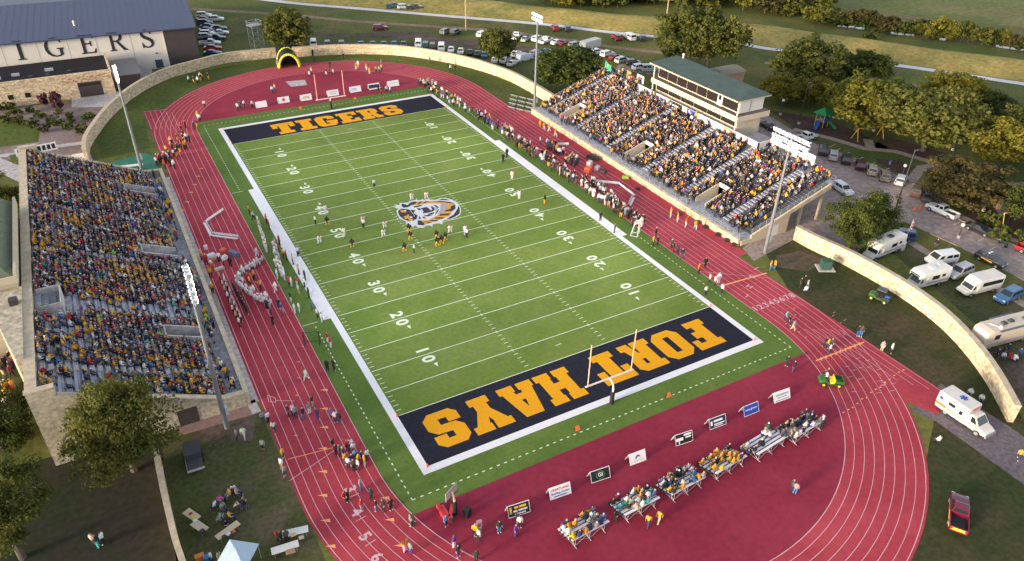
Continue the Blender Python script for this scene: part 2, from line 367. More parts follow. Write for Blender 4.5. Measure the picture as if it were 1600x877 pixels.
sheet('playground_mulch', [(1200,172),(1240,178),(1300,192),(1340,205),(1395,235),(1350,231),(1300,216),(1245,203)], .010, m_mulch)
sheet('playground_mulch', [(1362,232),(1380,212),(1480,240),(1475,252),(1450,250),(1400,236)], .010, m_mulch)
sheet('playground_mulch', [(1370,248),(1400,250),(1440,263),(1425,285),(1372,254)], .010, m_mulch)
sheet('playground_mulch', [(1500,340),(1530,322),(1640,335),(1640,392),(1560,364)], .010, m_mulch)
sheet('shelter_slab', [(1530,290),(1600,285),(1640,330),(1560,335)], .016, m_walk)
sheet('lawn', [(1280,355),(1330,395),(1350,385),(1400,400),(1540,520),(1640,600),(1640,500),(1505,425),(1449,400),(1413,376),(1385,356)], .008, m_lawn)
sheet('dirt_patch', [(1500,520),(1600,560),(1640,640),(1600,640),(1545,575),(1490,522)], .012, m_bare)
sheet('dirt_patch', [(1212,400),(1250,392),(1290,408),(1262,424),(1215,418)], .012, m_bare)
sheet('dirt_patch', [(300,640),(400,650),(395,690),(300,690)], .008, m_bare)
sheet('walkway', [(1160,388),(1205,355),(1262,352),(1245,372),(1178,408)], .016, m_walk)
sheet('driveway', [(1424,642),(1470,600),(1515,628),(1575,665),(1640,712),(1640,800),(1599,757),(1463,659)], .016, m_asph)
sheet('walkway', [(268,668),(385,630),(405,645),(272,684)], .012, mat('brick_walk',(0.24,0.15,0.135),.9,var=.2,scale=1.5))
sheet('walkway', [(385,630),(398,624),(408,643),(395,648)], .020, m_conc)
for p in (1,2,3,4,5,6): pass
sm = MB()
for (u,v) in [(1306,226),(1314,232),(1328,238),(1349,246),(1368,254),(1390,263),(1412,273)]:
    a = at(u,v); sm.strip([a, a+Vector((-5.2,-.6,0))], .12, .020)
for (u,v) in [(1500,347),(1538,372),(1556,386)]:
    a = at(u,v); sm.strip([a, a+Vector((-2.2,-.2,0))], .12, .020)
struct(sm.build('parking_lines', mat('parking_paint',(0.6,0.57,0.55),.7)))

# ---------------------------------------------------------------- track
YN, YF, RI, RO, NL = -52.3, 54.9, 29.45, 38.0, 8
LW = (RO-RI)/NL
def oval(r, n=56):
    P = []
    for i in range(n+1): t = -PI*i/n; P.append((r*math.cos(t), YN+r*math.sin(t)))
    for i in range(n+1): t = PI-PI*i/n; P.append((r*math.cos(t), YF+r*math.sin(t)))
    return P
ring = MB(); A = oval(RI); B = oval(RO+.25); n = len(A)
ring.add([(x,y,.024) for x,y in A]+[(x,y,.024) for x,y in B], [(i,(i+1)%n,n+(i+1)%n,n+i) for i in range(n)])
# sprint chutes at the two ends
ring.poly([(-38.25,73.6),(-38.25,54.9),(-29.6,56.0),(-31.5,66.5),(-33.2,72.6)], .020)
ring.poly([(38.25,-52.3),(38.25,-75.6),(33.6,-76.2),(29.6,-66),(30,-54)], .020)
ring.poly([(38.25,-37),(40.34,-37),(40.34,34.6),(38.25,40)], .020)
struct(ring.build('running_track', m_track))
struct(MB().poly([(-39.19,-35.4),(-38.26,-35.4),(-38.26,35.2),(-39.19,35.2)],.020).build('wall_footing', m_conc))
inner = oval(RI)
deeN = [p for p in inner if p[1] < -60.0]; deeF = [p for p in inner if p[1] > 61.5]
d = MB(); d.poly([(29.0,-60.05)]+deeN+[(-29.0,-60.05)], .024); d.poly([(-28.6,61.4)]+deeF+[(28.6,61.4)], .024)
struct(d.build('infield_surface', m_dee))
ap = MB(); P = [p for p in oval(RI)]
ap.poly([(-29.45,-52.3)]+[p for p in P if -60.1 < p[1] <= -52.3 and p[0] < 0][::-1][::-1]+[(-28.4,-60.1),(28.4,-60.1)]+[p for p in P if -60.1 < p[1] <= -52.3 and p[0] > 0][::-1]+[(29.45,-52.3),(29.45,54.9),(28.7,61.5),(-28.7,61.5),(-29.45,54.9)], .012)
struct(ap.build('turf_apron', m_turf2))
tl = MB()
for k in range(NL+1): tl.strip(oval(RI+LW*k+(.06 if k==0 else -.06 if k==NL else 0)), .058 if k not in (0,NL) else .08, .030, closed=True)
for k in range(NL+1):                                             # chute lanes run straight on
    x = RI+LW*k
    if k > 2:
        yf = YF+math.sqrt(max(0,(RO)**2-x*x))
        tl.strip([(-x,YF+2+k*.6),(-x,min(73.4,YF+14+(k-2)*1.2))], .06, .033)
        tl.strip([(x,YN-2-k*.6),(x,-62-k*1.55)], .06, .033)
tl.strip([(-38.2,73.5),(-33.4,72.7)], .09, .036)
# finish line, starts, staggers
tl.strip([(29.5,-37.6),(38.0,-44.2)], .06, .036)
for k in range(26):
    a = at(1320+rng.uniform(0,110), 565+rng.uniform(-5,60)); t = math.atan2(a.y-YN, a.x); rr = math.hypot(a.x, a.y-YN)
    if RI < rr < RO: tl.strip([(rr*math.cos(t), YN+rr*math.sin(t)), ((rr+.75)*math.cos(t+.004), YN+(rr+.75)*math.sin(t+.004))], .06, .036)
for k in range(16):
    a = at(1230+rng.uniform(0,90), 480+rng.uniform(0,55)); tl.strip([(a.x,a.y),(a.x+.55,a.y+.1)], .06, .036)
for i in range(8):
    tl.text(str(i+1), (RI+LW*(i+.5), -49.3, .036), (1,0,0), (0,1,0), 1.5, bold=.02)
for t, u, v in [('3',547,765),('4',557,801),('5',570,839),('6',588,872)]:
    a = at(u,v); th = math.atan2(a.y-YN, a.x); e = Vector((math.cos(th),math.sin(th),0)); q = Vector((-e.y,e.x,0))
    tl.text(t, (a.x,a.y,.036), q, -e, 1.7, bold=.03); tl.strip([a+q*1.0-e*.6, a+q*1.0+e*.6], .07, .036)
for (u,v,t) in [(1166,462,'L'),(1171,448,'H'),(1176,432,'O'),(1181,420,'J')]: a = at(u,v); tl.text(t,(a.x,a.y,.036),(-.3,.95,0),(-.95,-.3,0),1.3)
q = [at(418,618),at(430,622),at(431,629),at(420,628)]; tl.strip(q,.07,.036,closed=True); tl.strip([at(431,626),at(460,627)],.06,.036)
tl.strip([at(452,752),at(520,706),at(549,689)],.07,.036)
struct(tl.build('track_markings', m_pink))
om = MB()
tri = [(283,254),(290,252)]
def arrow(u,v,s=1.0,d=-1):
    a = at(u,v); om.add([(a.x-.5*s,a.y,.036),(a.x+.5*s,a.y+.25*s*d,.036),(a.x+.42*s,a.y-.75*s*-d,.036)], [(0,1,2)] if d>0 else [(0,2,1)])
for u,v in [(283,328),(291,315),(297,300),(303,288),(308,275),(313,263),(505,608),(505,637),(505,666),(503,699),(503,735),(503,772),(507,811),(515,851),(600,776),(607,810),(622,850)]: arrow(u,v,.95)
for u,v in [(465,565),(466,590),(463,617),(461,680),(472,541)]: arrow(u,v,.45)
om.strip([at(1131,446),at(1198,427)], .28, .033); om.strip([at(1275,564),at(1350,535)], .22, .033); om.strip([at(450,718),at(520,700)],.1,.033)
for k in range(14): a = at(1318+k*7.2, 646-k*5.2+rng.uniform(-2,2)); om.strip([(a.x-.18,a.y),(a.x+.18,a.y)],.16,.036)
for k in range(9): a = at(1283+k*7.5, 561-k*2.9); om.strip([(a.x-.25,a.y-.3),(a.x+.25,a.y+.25)],.18,.037)
struct(om.build('orange_track_markings', m_orange))
sheet('sand_pit_cover', [(446,128),(476,125),(480,133),(455,136)], .028, m_conc)

# ---------------------------------------------------------------- football field
struct(MB().bx(-X0,X0,-Y0+.0,Y0,.0,.016).build('football_field', m_turf))
ez = MB()
for s in (-1,1): y0, y1 = sorted((s*45.72, s*54.72)); ez.poly([(-X0,y0),(X0,y0),(X0,y1),(-X0,y1)], .020)
struct(ez.build('end_zone', m_navy))
wl = MB(); B1 = .92; e0, e1 = 54.68, 55.68
wl.poly([(-X0-B1,-e1),(X0+B1,-e1),(X0+B1,-e0),(-X0-B1,-e0)], .024); wl.poly([(-X0-B1,e0),(X0+B1,e0),(X0+B1,e1),(-X0-B1,e1)], .024)
for s in (-1,1):
    a, b = sorted((s*X0, s*(X0+B1))); wl.poly([(a,-e0),(b,-e0),(b,e0),(a,e0)], .024)
    a, b = sorted((s*(X0+B1), s*(X0+1.95))); wl.poly([(a,-22.9),(b,-22.9),(b,22.9),(a,22.9)], .024)
struct(wl.build('sideline_border', m_white))
yl = MB()
for k in range(-10,11):
    y = k*5*YD; yl.poly([(-X0+.15,y-.055),(X0-.15,y-.055),(X0-.15,y+.055),(-X0+.15,y+.055)], .020 if abs(k)<10 else .0235)
for k in range(-49,50):
    if k % 5 == 0: continue
    y = k*YD
    for x0 in (-X0+.2, X0-.85, -6.1-.3, 6.1-.3): yl.poly([(x0,y-.05),(x0+.62,y-.05),(x0+.62,y+.05),(x0,y+.05)], .020)
for k in range(-9,10):
    for x0 in (-6.1,6.1): yl.poly([(x0-.05,k*5*YD-.3),(x0+.05,k*5*YD-.3),(x0+.05,k*5*YD+.3),(x0-.05,k*5*YD+.3)], .0235)
for s in (-1,1): yl.poly([(-.46,s*42.98-.05),(.46,s*42.98-.05),(.46,s*42.98+.05),(-.46,s*42.98+.05)], .0235)
for s, y in ((-1,-22.9),(1,-22.9),(-1,22.9),(1,22.9)): a, b = sorted((s*27.2, s*29.3)); yl.poly([(a,y-.05),(b,y-.05),(b,y+.05),(a,y+.05)], .020)
for k in range(1,10):
    y = (k*10-50)*YD; n10 = str(min(k,10-k)*10)
    for s in (-1,1):
        # s=-1: figures read from the west side line, s=1 from the east
        ux = Vector((0,s,0)); uy = Vector((-s,0,0)); c = s*16.85
        for j, ch in enumerate(n10): yl.text(ch, (c, y+(-1.02+2.04*j)*s, .0235), ux*1.05, uy, 2.45, bold=.03)
        if k != 5:
            d = -1 if k < 5 else 1; ya = y+d*2.15; xa = c+s*-.55
            yl.add([(xa-.28,ya,.0235),(xa+.28,ya,.0235),(xa,ya+d*.85,.0235)], [(0,1,2)] if d>0 else [(0,2,1)])
struct(yl.build('yard_markings', m_line))
ds = MB(); DX, DN, DF = 27.75, -58.25, 58.9; k = -57.5
y = DN
while y < DF:
    for s in (-1,1):
        if abs(y) > 23.4: ds.poly([(s*DX-.07,y),(s*DX+.07,y),(s*DX+.07,y+.36),(s*DX-.07,y+.36)], .018)
    y += .92
x = -DX
while x < DX:
    for yy in (DN,DF): ds.poly([(x,yy-.07),(x+.36,yy-.07),(x+.36,yy+.07),(x,yy+.07)], .018)
    x += .92
struct(ds.build('dashed_limit_line', m_line))

# ---------------------------------------------------------------- block lettering of the end zones
LET = {
'I': (8, [(0,12),(8,12),(8,9.5),(6.4,9.5),(6.4,2.5),(8,2.5),(8,0),(0,0),(0,2.5),(1.6,2.5),(1.6,9.5),(0,9.5)], []),
'T': (11, [(0,12),(11,12),(11,6.8),(8.4,6.8),(8.4,9.2),(7.7,9.2),(7.7,2.5),(9.2,2.5),(9.2,0),(1.8,0),(1.8,2.5),(3.3,2.5),(3.3,9.2),(2.6,9.2),(2.6,6.8),(0,6.8)], []),
'E': (10, [(0,12),(10,12),(10,7.8),(7.6,7.8),(7.6,9.4),(5.4,9.4),(5.4,7.3),(7,7.3),(7,4.7),(5.4,4.7),(5.4,2.6),(7.6,2.6),(7.6,4.2),(10,4.2),(10,0),(0,0),(0,2.5),(1.2,2.5),(1.2,9.5),(0,9.5)], []),
'F': (10, [(0,12),(10,12),(10,7.8),(7.6,7.8),(7.6,9.4),(5.4,9.4),(5.4,7.3),(7.4,7.3),(7.4,4.5),(5.4,4.5),(5.4,2.5),(7.2,2.5),(7.2,0),(0,0),(0,2.5),(1.2,2.5),(1.2,9.5),(0,9.5)], []),
'G': (10.4, [(2,12),(8,12),(9.8,10.2),(9.8,7.6),(6.2,7.6),(6.2,9.4),(4.1,9.4),(4.1,2.6),(6.2,2.6),(6.2,3.8),(5,3.8),(5,6.2),(10.4,6.2),(10.4,3.8),(9.8,3.8),(9.8,1.8),(8,0),(2,0),(0.2,1.8),(0.2,10.2)], []),
'R': (10.6, [(0,12),(8.2,12),(10,10.4),(10,7),(8.4,5.6),(9.4,2.5),(10.6,2.5),(10.6,0),(7,0),(5.6,4.7),(5.2,4.7),(5.2,2.5),(6.0,2.5),(6.0,0),(0,0),(0,2.5),(1.2,2.5),(1.2,9.5),(0,9.5)], [[(5.2,9.4),(6.4,9.4),(6.4,7.2),(5.2,7.2)]]),
'S': (10.2, [(2,12),(8,12),(9.8,10.4),(9.8,7.8),(6.2,7.8),(6.2,9.4),(4.1,9.4),(4.1,7.5),(8.2,7.3),(10.2,5.4),(10.2,1.8),(8.2,0),(2,0),(0.2,1.6),(0.2,4.4),(3.8,4.4),(3.8,2.6),(6.2,2.6),(6.2,4.6),(2,4.8),(0.2,6.6),(0.2,10.2)], []),
'O': (10.2, [(2.2,12),(8,12),(10.2,9.8),(10.2,2.2),(8,0),(2.2,0),(0,2.2),(0,9.8)], [[(4,9.4),(6.2,9.4),(6.2,2.6),(4,2.6)]]),
'H': (11.2, [(0,12),(5,12),(5,9.5),(4.6,9.5),(4.6,7.3),(6.6,7.3),(6.6,9.5),(6.2,9.5),(6.2,12),(11.2,12),(11.2,9.5),(10.2,9.5),(10.2,2.5),(11.2,2.5),(11.2,0),(6.2,0),(6.2,2.5),(6.6,2.5),(6.6,4.6),(4.6,4.6),(4.6,2.5),(5,2.5),(5,0),(0,0),(0,2.5),(1,2.5),(1,9.5),(0,9.5)], []),
'A': (10.6, [(2.4,12),(8,12),(10,2.5),(10.8,2.5),(10.8,0),(5.8,0),(5.8,2.5),(6.4,2.5),(6.2,3.6),(4.2,3.6),(4,2.5),(4.6,2.5),(4.6,0),(-.2,0),(-.2,2.5),(.4,2.5)], [[(4.55,6),(5.85,6),(5.2,9)]]),
'Y': (11, [(-.2,12),(5,12),(5,9.5),(4.7,9.5),(5.45,7.4),(6.2,9.5),(5.8,9.5),(5.8,12),(11.2,12),(11.2,9.5),(10,9.5),(7.5,4.8),(7.5,2.5),(8.6,2.5),(8.6,0),(2.4,0),(2.4,2.5),(3.5,2.5),(3.5,4.8),(.8,9.5),(-.2,9.5)], []),
}
def slab(mb, word, x0, x1, yc, h, flip=False, z=.024, gap=1.1):
    W_ = sum(LET[c][0] if c != ' ' else 4.5 for c in word)+gap*(len(word)-1); kx = (x1-x0)/W_; ky = h/12; x = 0
    for c in word:
        if c == ' ': x += 4.5+gap; continue
        wd, o, hs = LET[c]
        def T(p):
            a, b = (x+p[0])*kx, (p[1]-6)*ky
            return (x1-a, yc-b) if flip else (x0+a, yc+b)
        mb.poly([T(p) for p in o], z, 0, [[T(p) for p in q] for q in hs]); x += wd+gap
sb = MB(); slab(sb, 'TIGERS', -14.9, 14.5, 49.75, 6.2); slab(sb, 'FORT HAYS', -22.2, 20.9, -50.2, 5.9, True)
struct(sb.build('end_zone_lettering', m_gold))

# ---------------------------------------------------------------- midfield emblem, painted flat on the turf
def emblem():
    K = 11.39
    def P(l): return [tuple(at(600+u/K, 300+v/K))[:2] for u,v in l]
    cw, cb, co, cg = mat('emblem_white',(.54,.54,.56),.9), mat('emblem_black',(.018,.018,.032),.9), mat('emblem_orange',(.55,.25,.03),.9), mat('emblem_grey',(.28,.27,.34),.9)
    e = MB()
    L = [
    (0,0,[(150,255),(215,250),(175,225),(280,240),(275,195),(330,200),(425,190),(470,155),(555,150),(580,118),(600,148),(650,150),(690,130),(700,145),(740,132),(800,108),(805,140),(930,142),(1000,112),(1100,110),(1200,138),(1290,180),(1350,250),(1372,330),(1362,400),(1290,450),(1200,490),(1080,500),(1040,530),(1045,580),(940,555),(860,575),(870,625),(790,590),(700,610),(725,640),(620,640),(545,600),(520,645),(480,590),(455,600),(430,560),(380,590),(395,535),(285,480),(235,410),(222,340),(255,300),(180,285),(215,270)]),
    (1,1,[(248,360),(270,320),(330,300),(420,310),(480,330),(520,400),(545,450),(540,510),(440,525),(350,490),(280,435)]),
    (1,1,[(318,212),(350,215),(420,240),(470,190),(560,172),(480,245),(430,275),(350,285),(310,250)]),
    (1,2,[(480,240),(520,180),(800,165),(1000,165),(1150,180),(1260,205),(1200,300),(1225,345),(1170,430),(1000,500),(880,540),(720,590),(640,510),(800,500),(1000,390),(1060,340),(1100,250),(1010,215),(800,205),(600,235)]),
    (2,1,[(545,178),(600,175),(530,235),(500,240)]),(2,1,[(640,175),(690,170),(620,222),(590,225)]),(2,1,[(740,168),(800,166),(720,205),(690,208)]),
    (2,1,[(860,165),(1000,162),(1180,182),(1265,206),(1180,205),(1000,182)]),
    (2,1,[(1180,270),(1265,222),(1275,300),(1225,340),(1080,355),(1100,325),(1190,300)]),
    (2,1,[(1000,395),(1180,385),(1150,420),(980,428)]),(2,1,[(920,455),(1080,455),(1050,480),(900,480)]),(2,1,[(830,505),(980,505),(930,530),(790,520)]),(2,1,[(720,525),(860,545),(800,560),(690,520)]),
    (2,1,[(600,505),(660,515),(730,575),(700,600),(600,590)]),
    (2,3,[(1005,222),(1145,230),(1105,310),(1050,350),(1000,390),(960,400),(1000,320)]),
    (2,0,[(445,300),(520,250),(660,235),(850,225),(960,225),(1003,290),(965,350),(900,450),(720,490),(640,490),(560,440),(500,380)]),
    (3,1,[(650,295),(760,270),(800,300),(830,330),(860,320),(830,260),(870,265),(905,320),(870,350),(760,380),(690,385),(700,340)]),
    (3,1,[(470,320),(560,330),(530,380),(500,370)]),(3,1,[(720,420),(880,405),(800,440),(700,440)]),(3,1,[(590,255),(690,245),(600,275),(560,275)]),(3,1,[(580,300),(640,290),(660,330),(620,330)]),
    (3,1,[(545,430),(590,440),(580,490),(540,500)]),(3,1,[(630,430),(660,470),(640,490),(615,480)]),(3,1,[(690,440),(760,470),(740,480),(690,470)]),
    (2,2,[(285,330),(330,322),(395,355),(390,372),(300,365)]),(2,2,[(345,440),(400,430),(425,400),(455,425),(440,460),(525,490),(500,520),(445,515),(430,480),(380,490)]),
    (2,0,[(455,440),(505,440),(500,470),(465,465)]),(2,0,[(350,325),(390,320),(400,345),(370,345)]),
    (3,1,[(520,262),(640,238),(700,236),(600,262),(540,285)]),(3,1,[(860,238),(930,240),(985,285),(950,285),(905,258)]),(3,1,[(935,345),(985,300),(960,360),(900,425)]),(3,1,[(505,372),(560,400),(600,425),(590,452),(545,428)]),(3,1,[(770,395),(900,360),(880,395),(800,412)]),(3,3,[(880,270),(960,285),(950,330),(900,320)]),
    (1,1,[(1330,235),(1352,330),(1345,390),(1290,430),(1190,482),(1110,484),(1240,405),(1310,300)]),
    (1,1,[(965,148),(1030,124),(1110,130),(1180,158),(1080,150)]),
    ]
    for lv, c, l in L: e.poly(P(l), .026+.004*lv, c)
    struct(e.build('midfield_emblem', [cw,cb,co,cg]))
emblem()
# ================================================================ stadium structures and buildings
m_lime = stone_mat('limestone', (0.70,0.57,0.41), (0.47,0.345,0.22), (0.36,0.28,0.20), 1.0, 0.75, 0.30)
m_lime2 = stone_mat('weathered_limestone', (0.50,0.44,0.34), (0.40,0.35,0.27), (0.27,0.235,0.185), 1.0, 0.85, 0.28)
m_cap = mat('wall_coping', (0.47,0.385,0.285), .85, var=.22, scale=1.2)
m_deck = mix_mat('grandstand_concrete', [(0.30,0.31,0.37),(0.235,0.245,0.30),(0.36,0.37,0.42)], [0.3,1.2], fine=2.0, rough=.8)
m_alum = mat('aluminium_plank', (0.42,0.44,0.53), .45, metal=.25, var=.1, scale=1.0)
m_dark_seat = mat('dark_bench', (0.06,0.063,0.075), .6)
m_steel = mat('galvanised_steel', (0.36,0.38,0.42), .45, metal=.4, var=.12, scale=1.5)
m_mast = mat('mast_steel', (0.20,0.215,0.24), .5, metal=.3, var=.1, scale=1.0)
m_dsteel = mat('dark_steel', (0.05,0.05,0.055), .5, metal=.3)
m_cream = mat('cream_paint', (0.50,0.42,0.32), .7, var=.07, scale=.4)
m_whitep = mat('white_paint', (0.60,0.575,0.55), .6, var=.05, scale=.5)
m_groof = mat('green_roofing', (0.046,0.075,0.066), .75, var=.2, scale=.5)
m_groof2 = mat('green_shingle', (0.12,0.14,0.085), .85, var=.22, scale=1.5)
m_glass = mat('dark_glass', (0.022,0.019,0.018), .12, spec=.6)
m_brick = mat('tan_brick', (0.33,0.20,0.14), .85, var=.12, scale=2.0)
m_lens = emit_mat('lamp_lens', (1.0,0.95,0.88), 9.0)
m_lampbox = mat('lamp_housing', (0.40,0.42,0.46), .5)
m_darkroof = mat('dark_membrane_roof', (0.022,0.020,0.024), .95, spec=.1, var=.2, scale=.6)
m_blueroof = mat('blue_metal_roof', (0.050,0.062,0.125), .45, metal=.15, var=.06, scale=.5)
m_dpanel = mat('dark_wall_panel', (0.040,0.032,0.036), .7, var=.1, scale=.3)
m_black = mat('black_lettering', (0.014,0.014,0.016), .6)

def profile(mb, prof, y0, y1, slot=0):
    """extrude an (x,z) outline along y"""
    n = len(prof); a = sum(prof[i][0]*prof[(i+1)%n][1]-prof[(i+1)%n][0]*prof[i][1] for i in range(n))
    if a < 0: prof = prof[::-1]
    loops = [[Vector((p[0],p[1],0)) for p in prof]]; tr = tessellate_polygon(loops)
    vs = [(x,y0,z) for x,z in prof]+[(x,y1,z) for x,z in prof]; fs = []
    for t in tr:
        a,b,c = t; q = (loops[0][b]-loops[0][a]).cross(loops[0][c]-loops[0][a]).z
        if q < 0: b,c = c,b
        fs += [(a,b,c),(n+c,n+b,n+a)]
    fs += [((i+1)%n,i,n+i,n+(i+1)%n) for i in range(n)]
    mb.add(vs, fs, slot)

class Stand:
    """tiered deck: s = direction of climb along x, xf first row, d row depth, h rise, z0 walkway"""
    def __init__(s, sx, xf, d, h, z0, n): s.s, s.xf, s.d, s.h, s.z0, s.n = sx, xf, d, h, z0, n
    def row(s, k): return s.xf+s.s*s.d*(k+.5), s.z0+s.h*(k+1)
    def prof(s, k0):
        P = [(s.xf+s.s*s.d*k0, s.z0)]
        for k in range(k0, s.n): P += [(s.xf+s.s*s.d*k, s.z0+s.h*(k+1)), (s.xf+s.s*s.d*(k+1), s.z0+s.h*(k+1))]
        P += [(s.xf+s.s*s.d*s.n, s.z0-.0)]
        return P
def cuts(y0, y1, holes):
    out = []; y = y0
    for a,b,k in sorted(holes): out.append((y,a,0)); out.append((a,b,k)); y = b
    out.append((y,y1,0)); return out

LS = Stand(-1, -41.6, .735, .335, .95, 24)
RS = Stand(1, 43.0, .735, .25, 1.3, 23)
VL = [(-22.2,-19.7,6),(.9,3.6,6),(24.3,27.0,6)]
VR = [(-23.2,-20.6,7),(-1.5,1.1,7),(22.6,25.2,7)]
AISR = [30.0,18.2,6.4,-5.9,-17.1,-28.5]
AISL = [28.5,14.0,-1.0,-16.2,-29.5]

# ---- west grandstand
ws = empty('grandstand', (-50,0,0), 0, 'long limestone grandstand on the west side packed with spectators facing the white-jersey bench', 'grandstand', 'grandstands beside the track')
def wp(mb, name, m): o = mb.build(name, m, ws); o.location = (50,0,0); return o
b = MB()
for y0,y1,k in cuts(-34.9,34.7,VL): profile(b, LS.prof(k), y0, y1)
b.bx(-41.6+.0,-39.7,-34.9,34.7,.3,.949)
for y0,y1,k in VL: b.bx(LS.xf-LS.d*k, LS.xf, y0, y1, .5, .94)
wp(b, 'seating_deck', m_deck)
for k in range(LS.n):
    x,z = LS.row(k)
    for y0,y1,kk in cuts(-34.7,34.5,VL):
        if k >= kk:
            for p,q in ([(y0,min(y1,-17.9)),(-13.2,y1)] if k > 18 else [(y0,y1)]):
                if q-p > .3: wp(MB().bx(x-.15,x+.15,p,q,z+.05,z+.10), 'bench', m_alum)
for y in AISL:
    a = MB()
    for k in range(LS.n): x,z = LS.row(k); a.bx(x-.1,x+.36,y-.55,y+.55,z+.001,z+.16)
    wp(a, 'aisle_steps', m_conc)
b = MB(); b.bx(-39.68,-39.2,-35.4,35.2,0,1.9); wp(b, 'front_wall', m_lime)
b = MB(); b.bx(-39.74,-39.14,-35.5,35.3,1.9,2.02); wp(b, 'wall_coping', m_cap)
for y0,y1 in ((-35.5,-34.9),(34.7,35.3)):
    b = MB(); profile(b, [(-39.7,0),(-39.7,1.9),(-42,2.0),(-57.6,9.0),(-57.6,10.3),(-60.2,10.3),(-60.2,0)], y0, y1); wp(b, 'end_wall', m_lime2)
    b = MB(); profile(b, [(-39.75,1.91),(-42,2.01),(-57.55,9.01),(-57.55,9.13),(-42,2.13),(-39.75,2.03)], y0-.08, y1+.08); b.bx(-60.3,-57.55,y0-.08,y1+.08,10.3,10.42); wp(b, 'wall_coping', m_cap)
b = MB(); b.bx(-60.2,-59.3,-34.9,34.7,0,9.9); wp(b, 'rear_wall', m_lime2)
b = MB(); b.bx(-60.3,-59.2,-34.8,34.6,9.9,10.03); wp(b, 'wall_coping', m_cap)
for y0,y1,k in VL:
    xe = LS.xf-LS.d*k; zt = LS.z0+LS.h*k
    for yy in (y0,y1): b = MB(); profile(b, [(LS.xf+.1,.9),(LS.xf+.1,2.0),(xe,zt+.95),(xe-.2,zt+.95),(xe-.2,.9)], yy-.12, yy+.12); wp(b, 'stairway_wall', m_conc)
    b = MB(); b.bx(xe-.2,xe,y0+.13,y1-.13,.9,zt+.95); wp(b, 'stairway_wall', m_conc)
b = MB(); x0, x1 = -59.0, -56.3
for y in (-17.8,-13.4): b.bx(x0,x1,y-.06,y+.06,7.6,9.7)
b.bx(x1-.06,x1+.06,-17.8,-13.4,7.6,9.7); wp(b, 'stairwell_parapet', m_conc)
b = MB()
for k in range(9): y = -17.6+k*.5; b.tube((x0+.3,y,8.9),(x1-.2,y,8.9),.03,n=5)
wp(b, 'stairwell_grille', m_steel)
b = MB(); b.bx(-47.3,-45.1,-35.56,-35.501,0,2.6); wp(b, 'arched_opening', m_dpanel)
b = MB(); b.bx(-47.6,-44.8,-35.85,-35.561,2.6,2.9); wp(b, 'lintel', m_cap)
b = MB(); b.prism([(-60.25,-12.6),(-63.4,-12.6),(-63.4,-17),(-61.0,-28.5),(-60.25,-28.5)],0,10.2); wp(b, 'buttress', m_lime2)
b = MB(); b.bx(-61.5,-60.6,-17.02,-16.0,10.2,10.9); wp(b, 'chimney_vent', m_dsteel)

# ---- west press box
pw = empty('press_box', (-63,-1.5,0), 0, 'cream press box with green hipped shingle roof behind the west grandstand', 'press box', 'press boxes')
b = MB(); b.bx(-3,2.4,-11,11.5,0,11.3); b.build('wall', m_cream, pw)
b = MB(); b.bx(2.4,2.7,-11.3,11.8,11.0,12.2); b.bx(-3.2,2.7,-11.6,-11.3,11.0,11.9); b.build('parapet', m_cream, pw)
b = MB(); b.bx(2.4,2.46,-10,10.5,10.2,10.95); b.build('window_band', m_glass, pw)
b = MB(); E = [(-5.2,-11.2),(2.3,-11.2),(2.3,11.7),(-5.2,11.7)]; T = [(-.6,-7.0),(-.3,-7.0),(-.3,11.6),(-.6,11.6)]; b.prism(E,11.45,13.3,0,T); b.build('roof', m_groof2, pw)
b = MB(); b.prism([(-3,-11.1),(-4.4,-11.1),(-8.6,-2),(-8.6,11),(-3,11)],0,8.5); b.build('stone_wing', m_lime2, pw)

# ---- east grandstand
es = empty('grandstand', (50,0,0), 0, 'concrete grandstand on the east side with six stair aisles below the big press box', 'grandstand', 'grandstands beside the track')
def ep(mb, name, m): o = mb.build(name, m, es); o.location = (-50,0,0); return o
YE0, YE1 = -34.4, 33.2
b = MB()
for y0,y1,k in cuts(YE0,YE1,VR):
    P = RS.prof(k)
    # open underside behind: a raked slab, solid only near the front
    xb = RS.xf+RS.d*RS.n; P = P[:-1]+[(xb,RS.z0+RS.h*RS.n-.5)]+([(RS.xf+RS.d*k+5.0,RS.z0+RS.h*k+.6)] if k == 0 else [])+([(RS.xf+RS.d*k+5,0.02)] if k == 0 else [])+[(RS.xf+RS.d*k, .02)]
    profile(b, P, y0, y1)
ep(b, 'seating_deck', mix_mat('dark_seating_deck',[(0.115,0.118,0.14),(0.085,0.088,0.105)],[0.4],fine=2.0,rough=.8))
b = MB(); b.bx(40.75,43.0,YE0,YE1,.3,1.299)
for y0,y1,k in VR: b.bx(43.0,43.0+RS.d*k,y0,y1,.3,1.28)
ep(b, 'front_walkway', m_deck)
rest = MB()
for k in range(RS.n):
    x,z = RS.row(k)
    for y0,y1,kk in cuts(YE0+.1,YE1-.1,VR):
        if k >= kk:
            ys = [y0]+[q for A_ in sorted(AISR) for q in (A_-.75,A_+.75) if y0 < q < y1]+[y1]
            for p,q in zip(ys[::2],ys[1::2]):
                if p < 4: ep(MB().bx(x-.15,x+.15,p,q,z+.14,z+.19), 'bench', m_dark_seat)
                else: rest.bx(x-.15,x+.15,p,q,z+.14,z+.19)
ep(rest, 'bench', m_dark_seat)['kind'] = 'stuff'
for y in AISR:
    a = MB()
    for k in range(RS.n): x,z = RS.row(k); a.bx(x-.36,x+.1,y-.72,y+.72,z+.001,z+.13)
    ep(a, 'aisle_steps', m_alum)
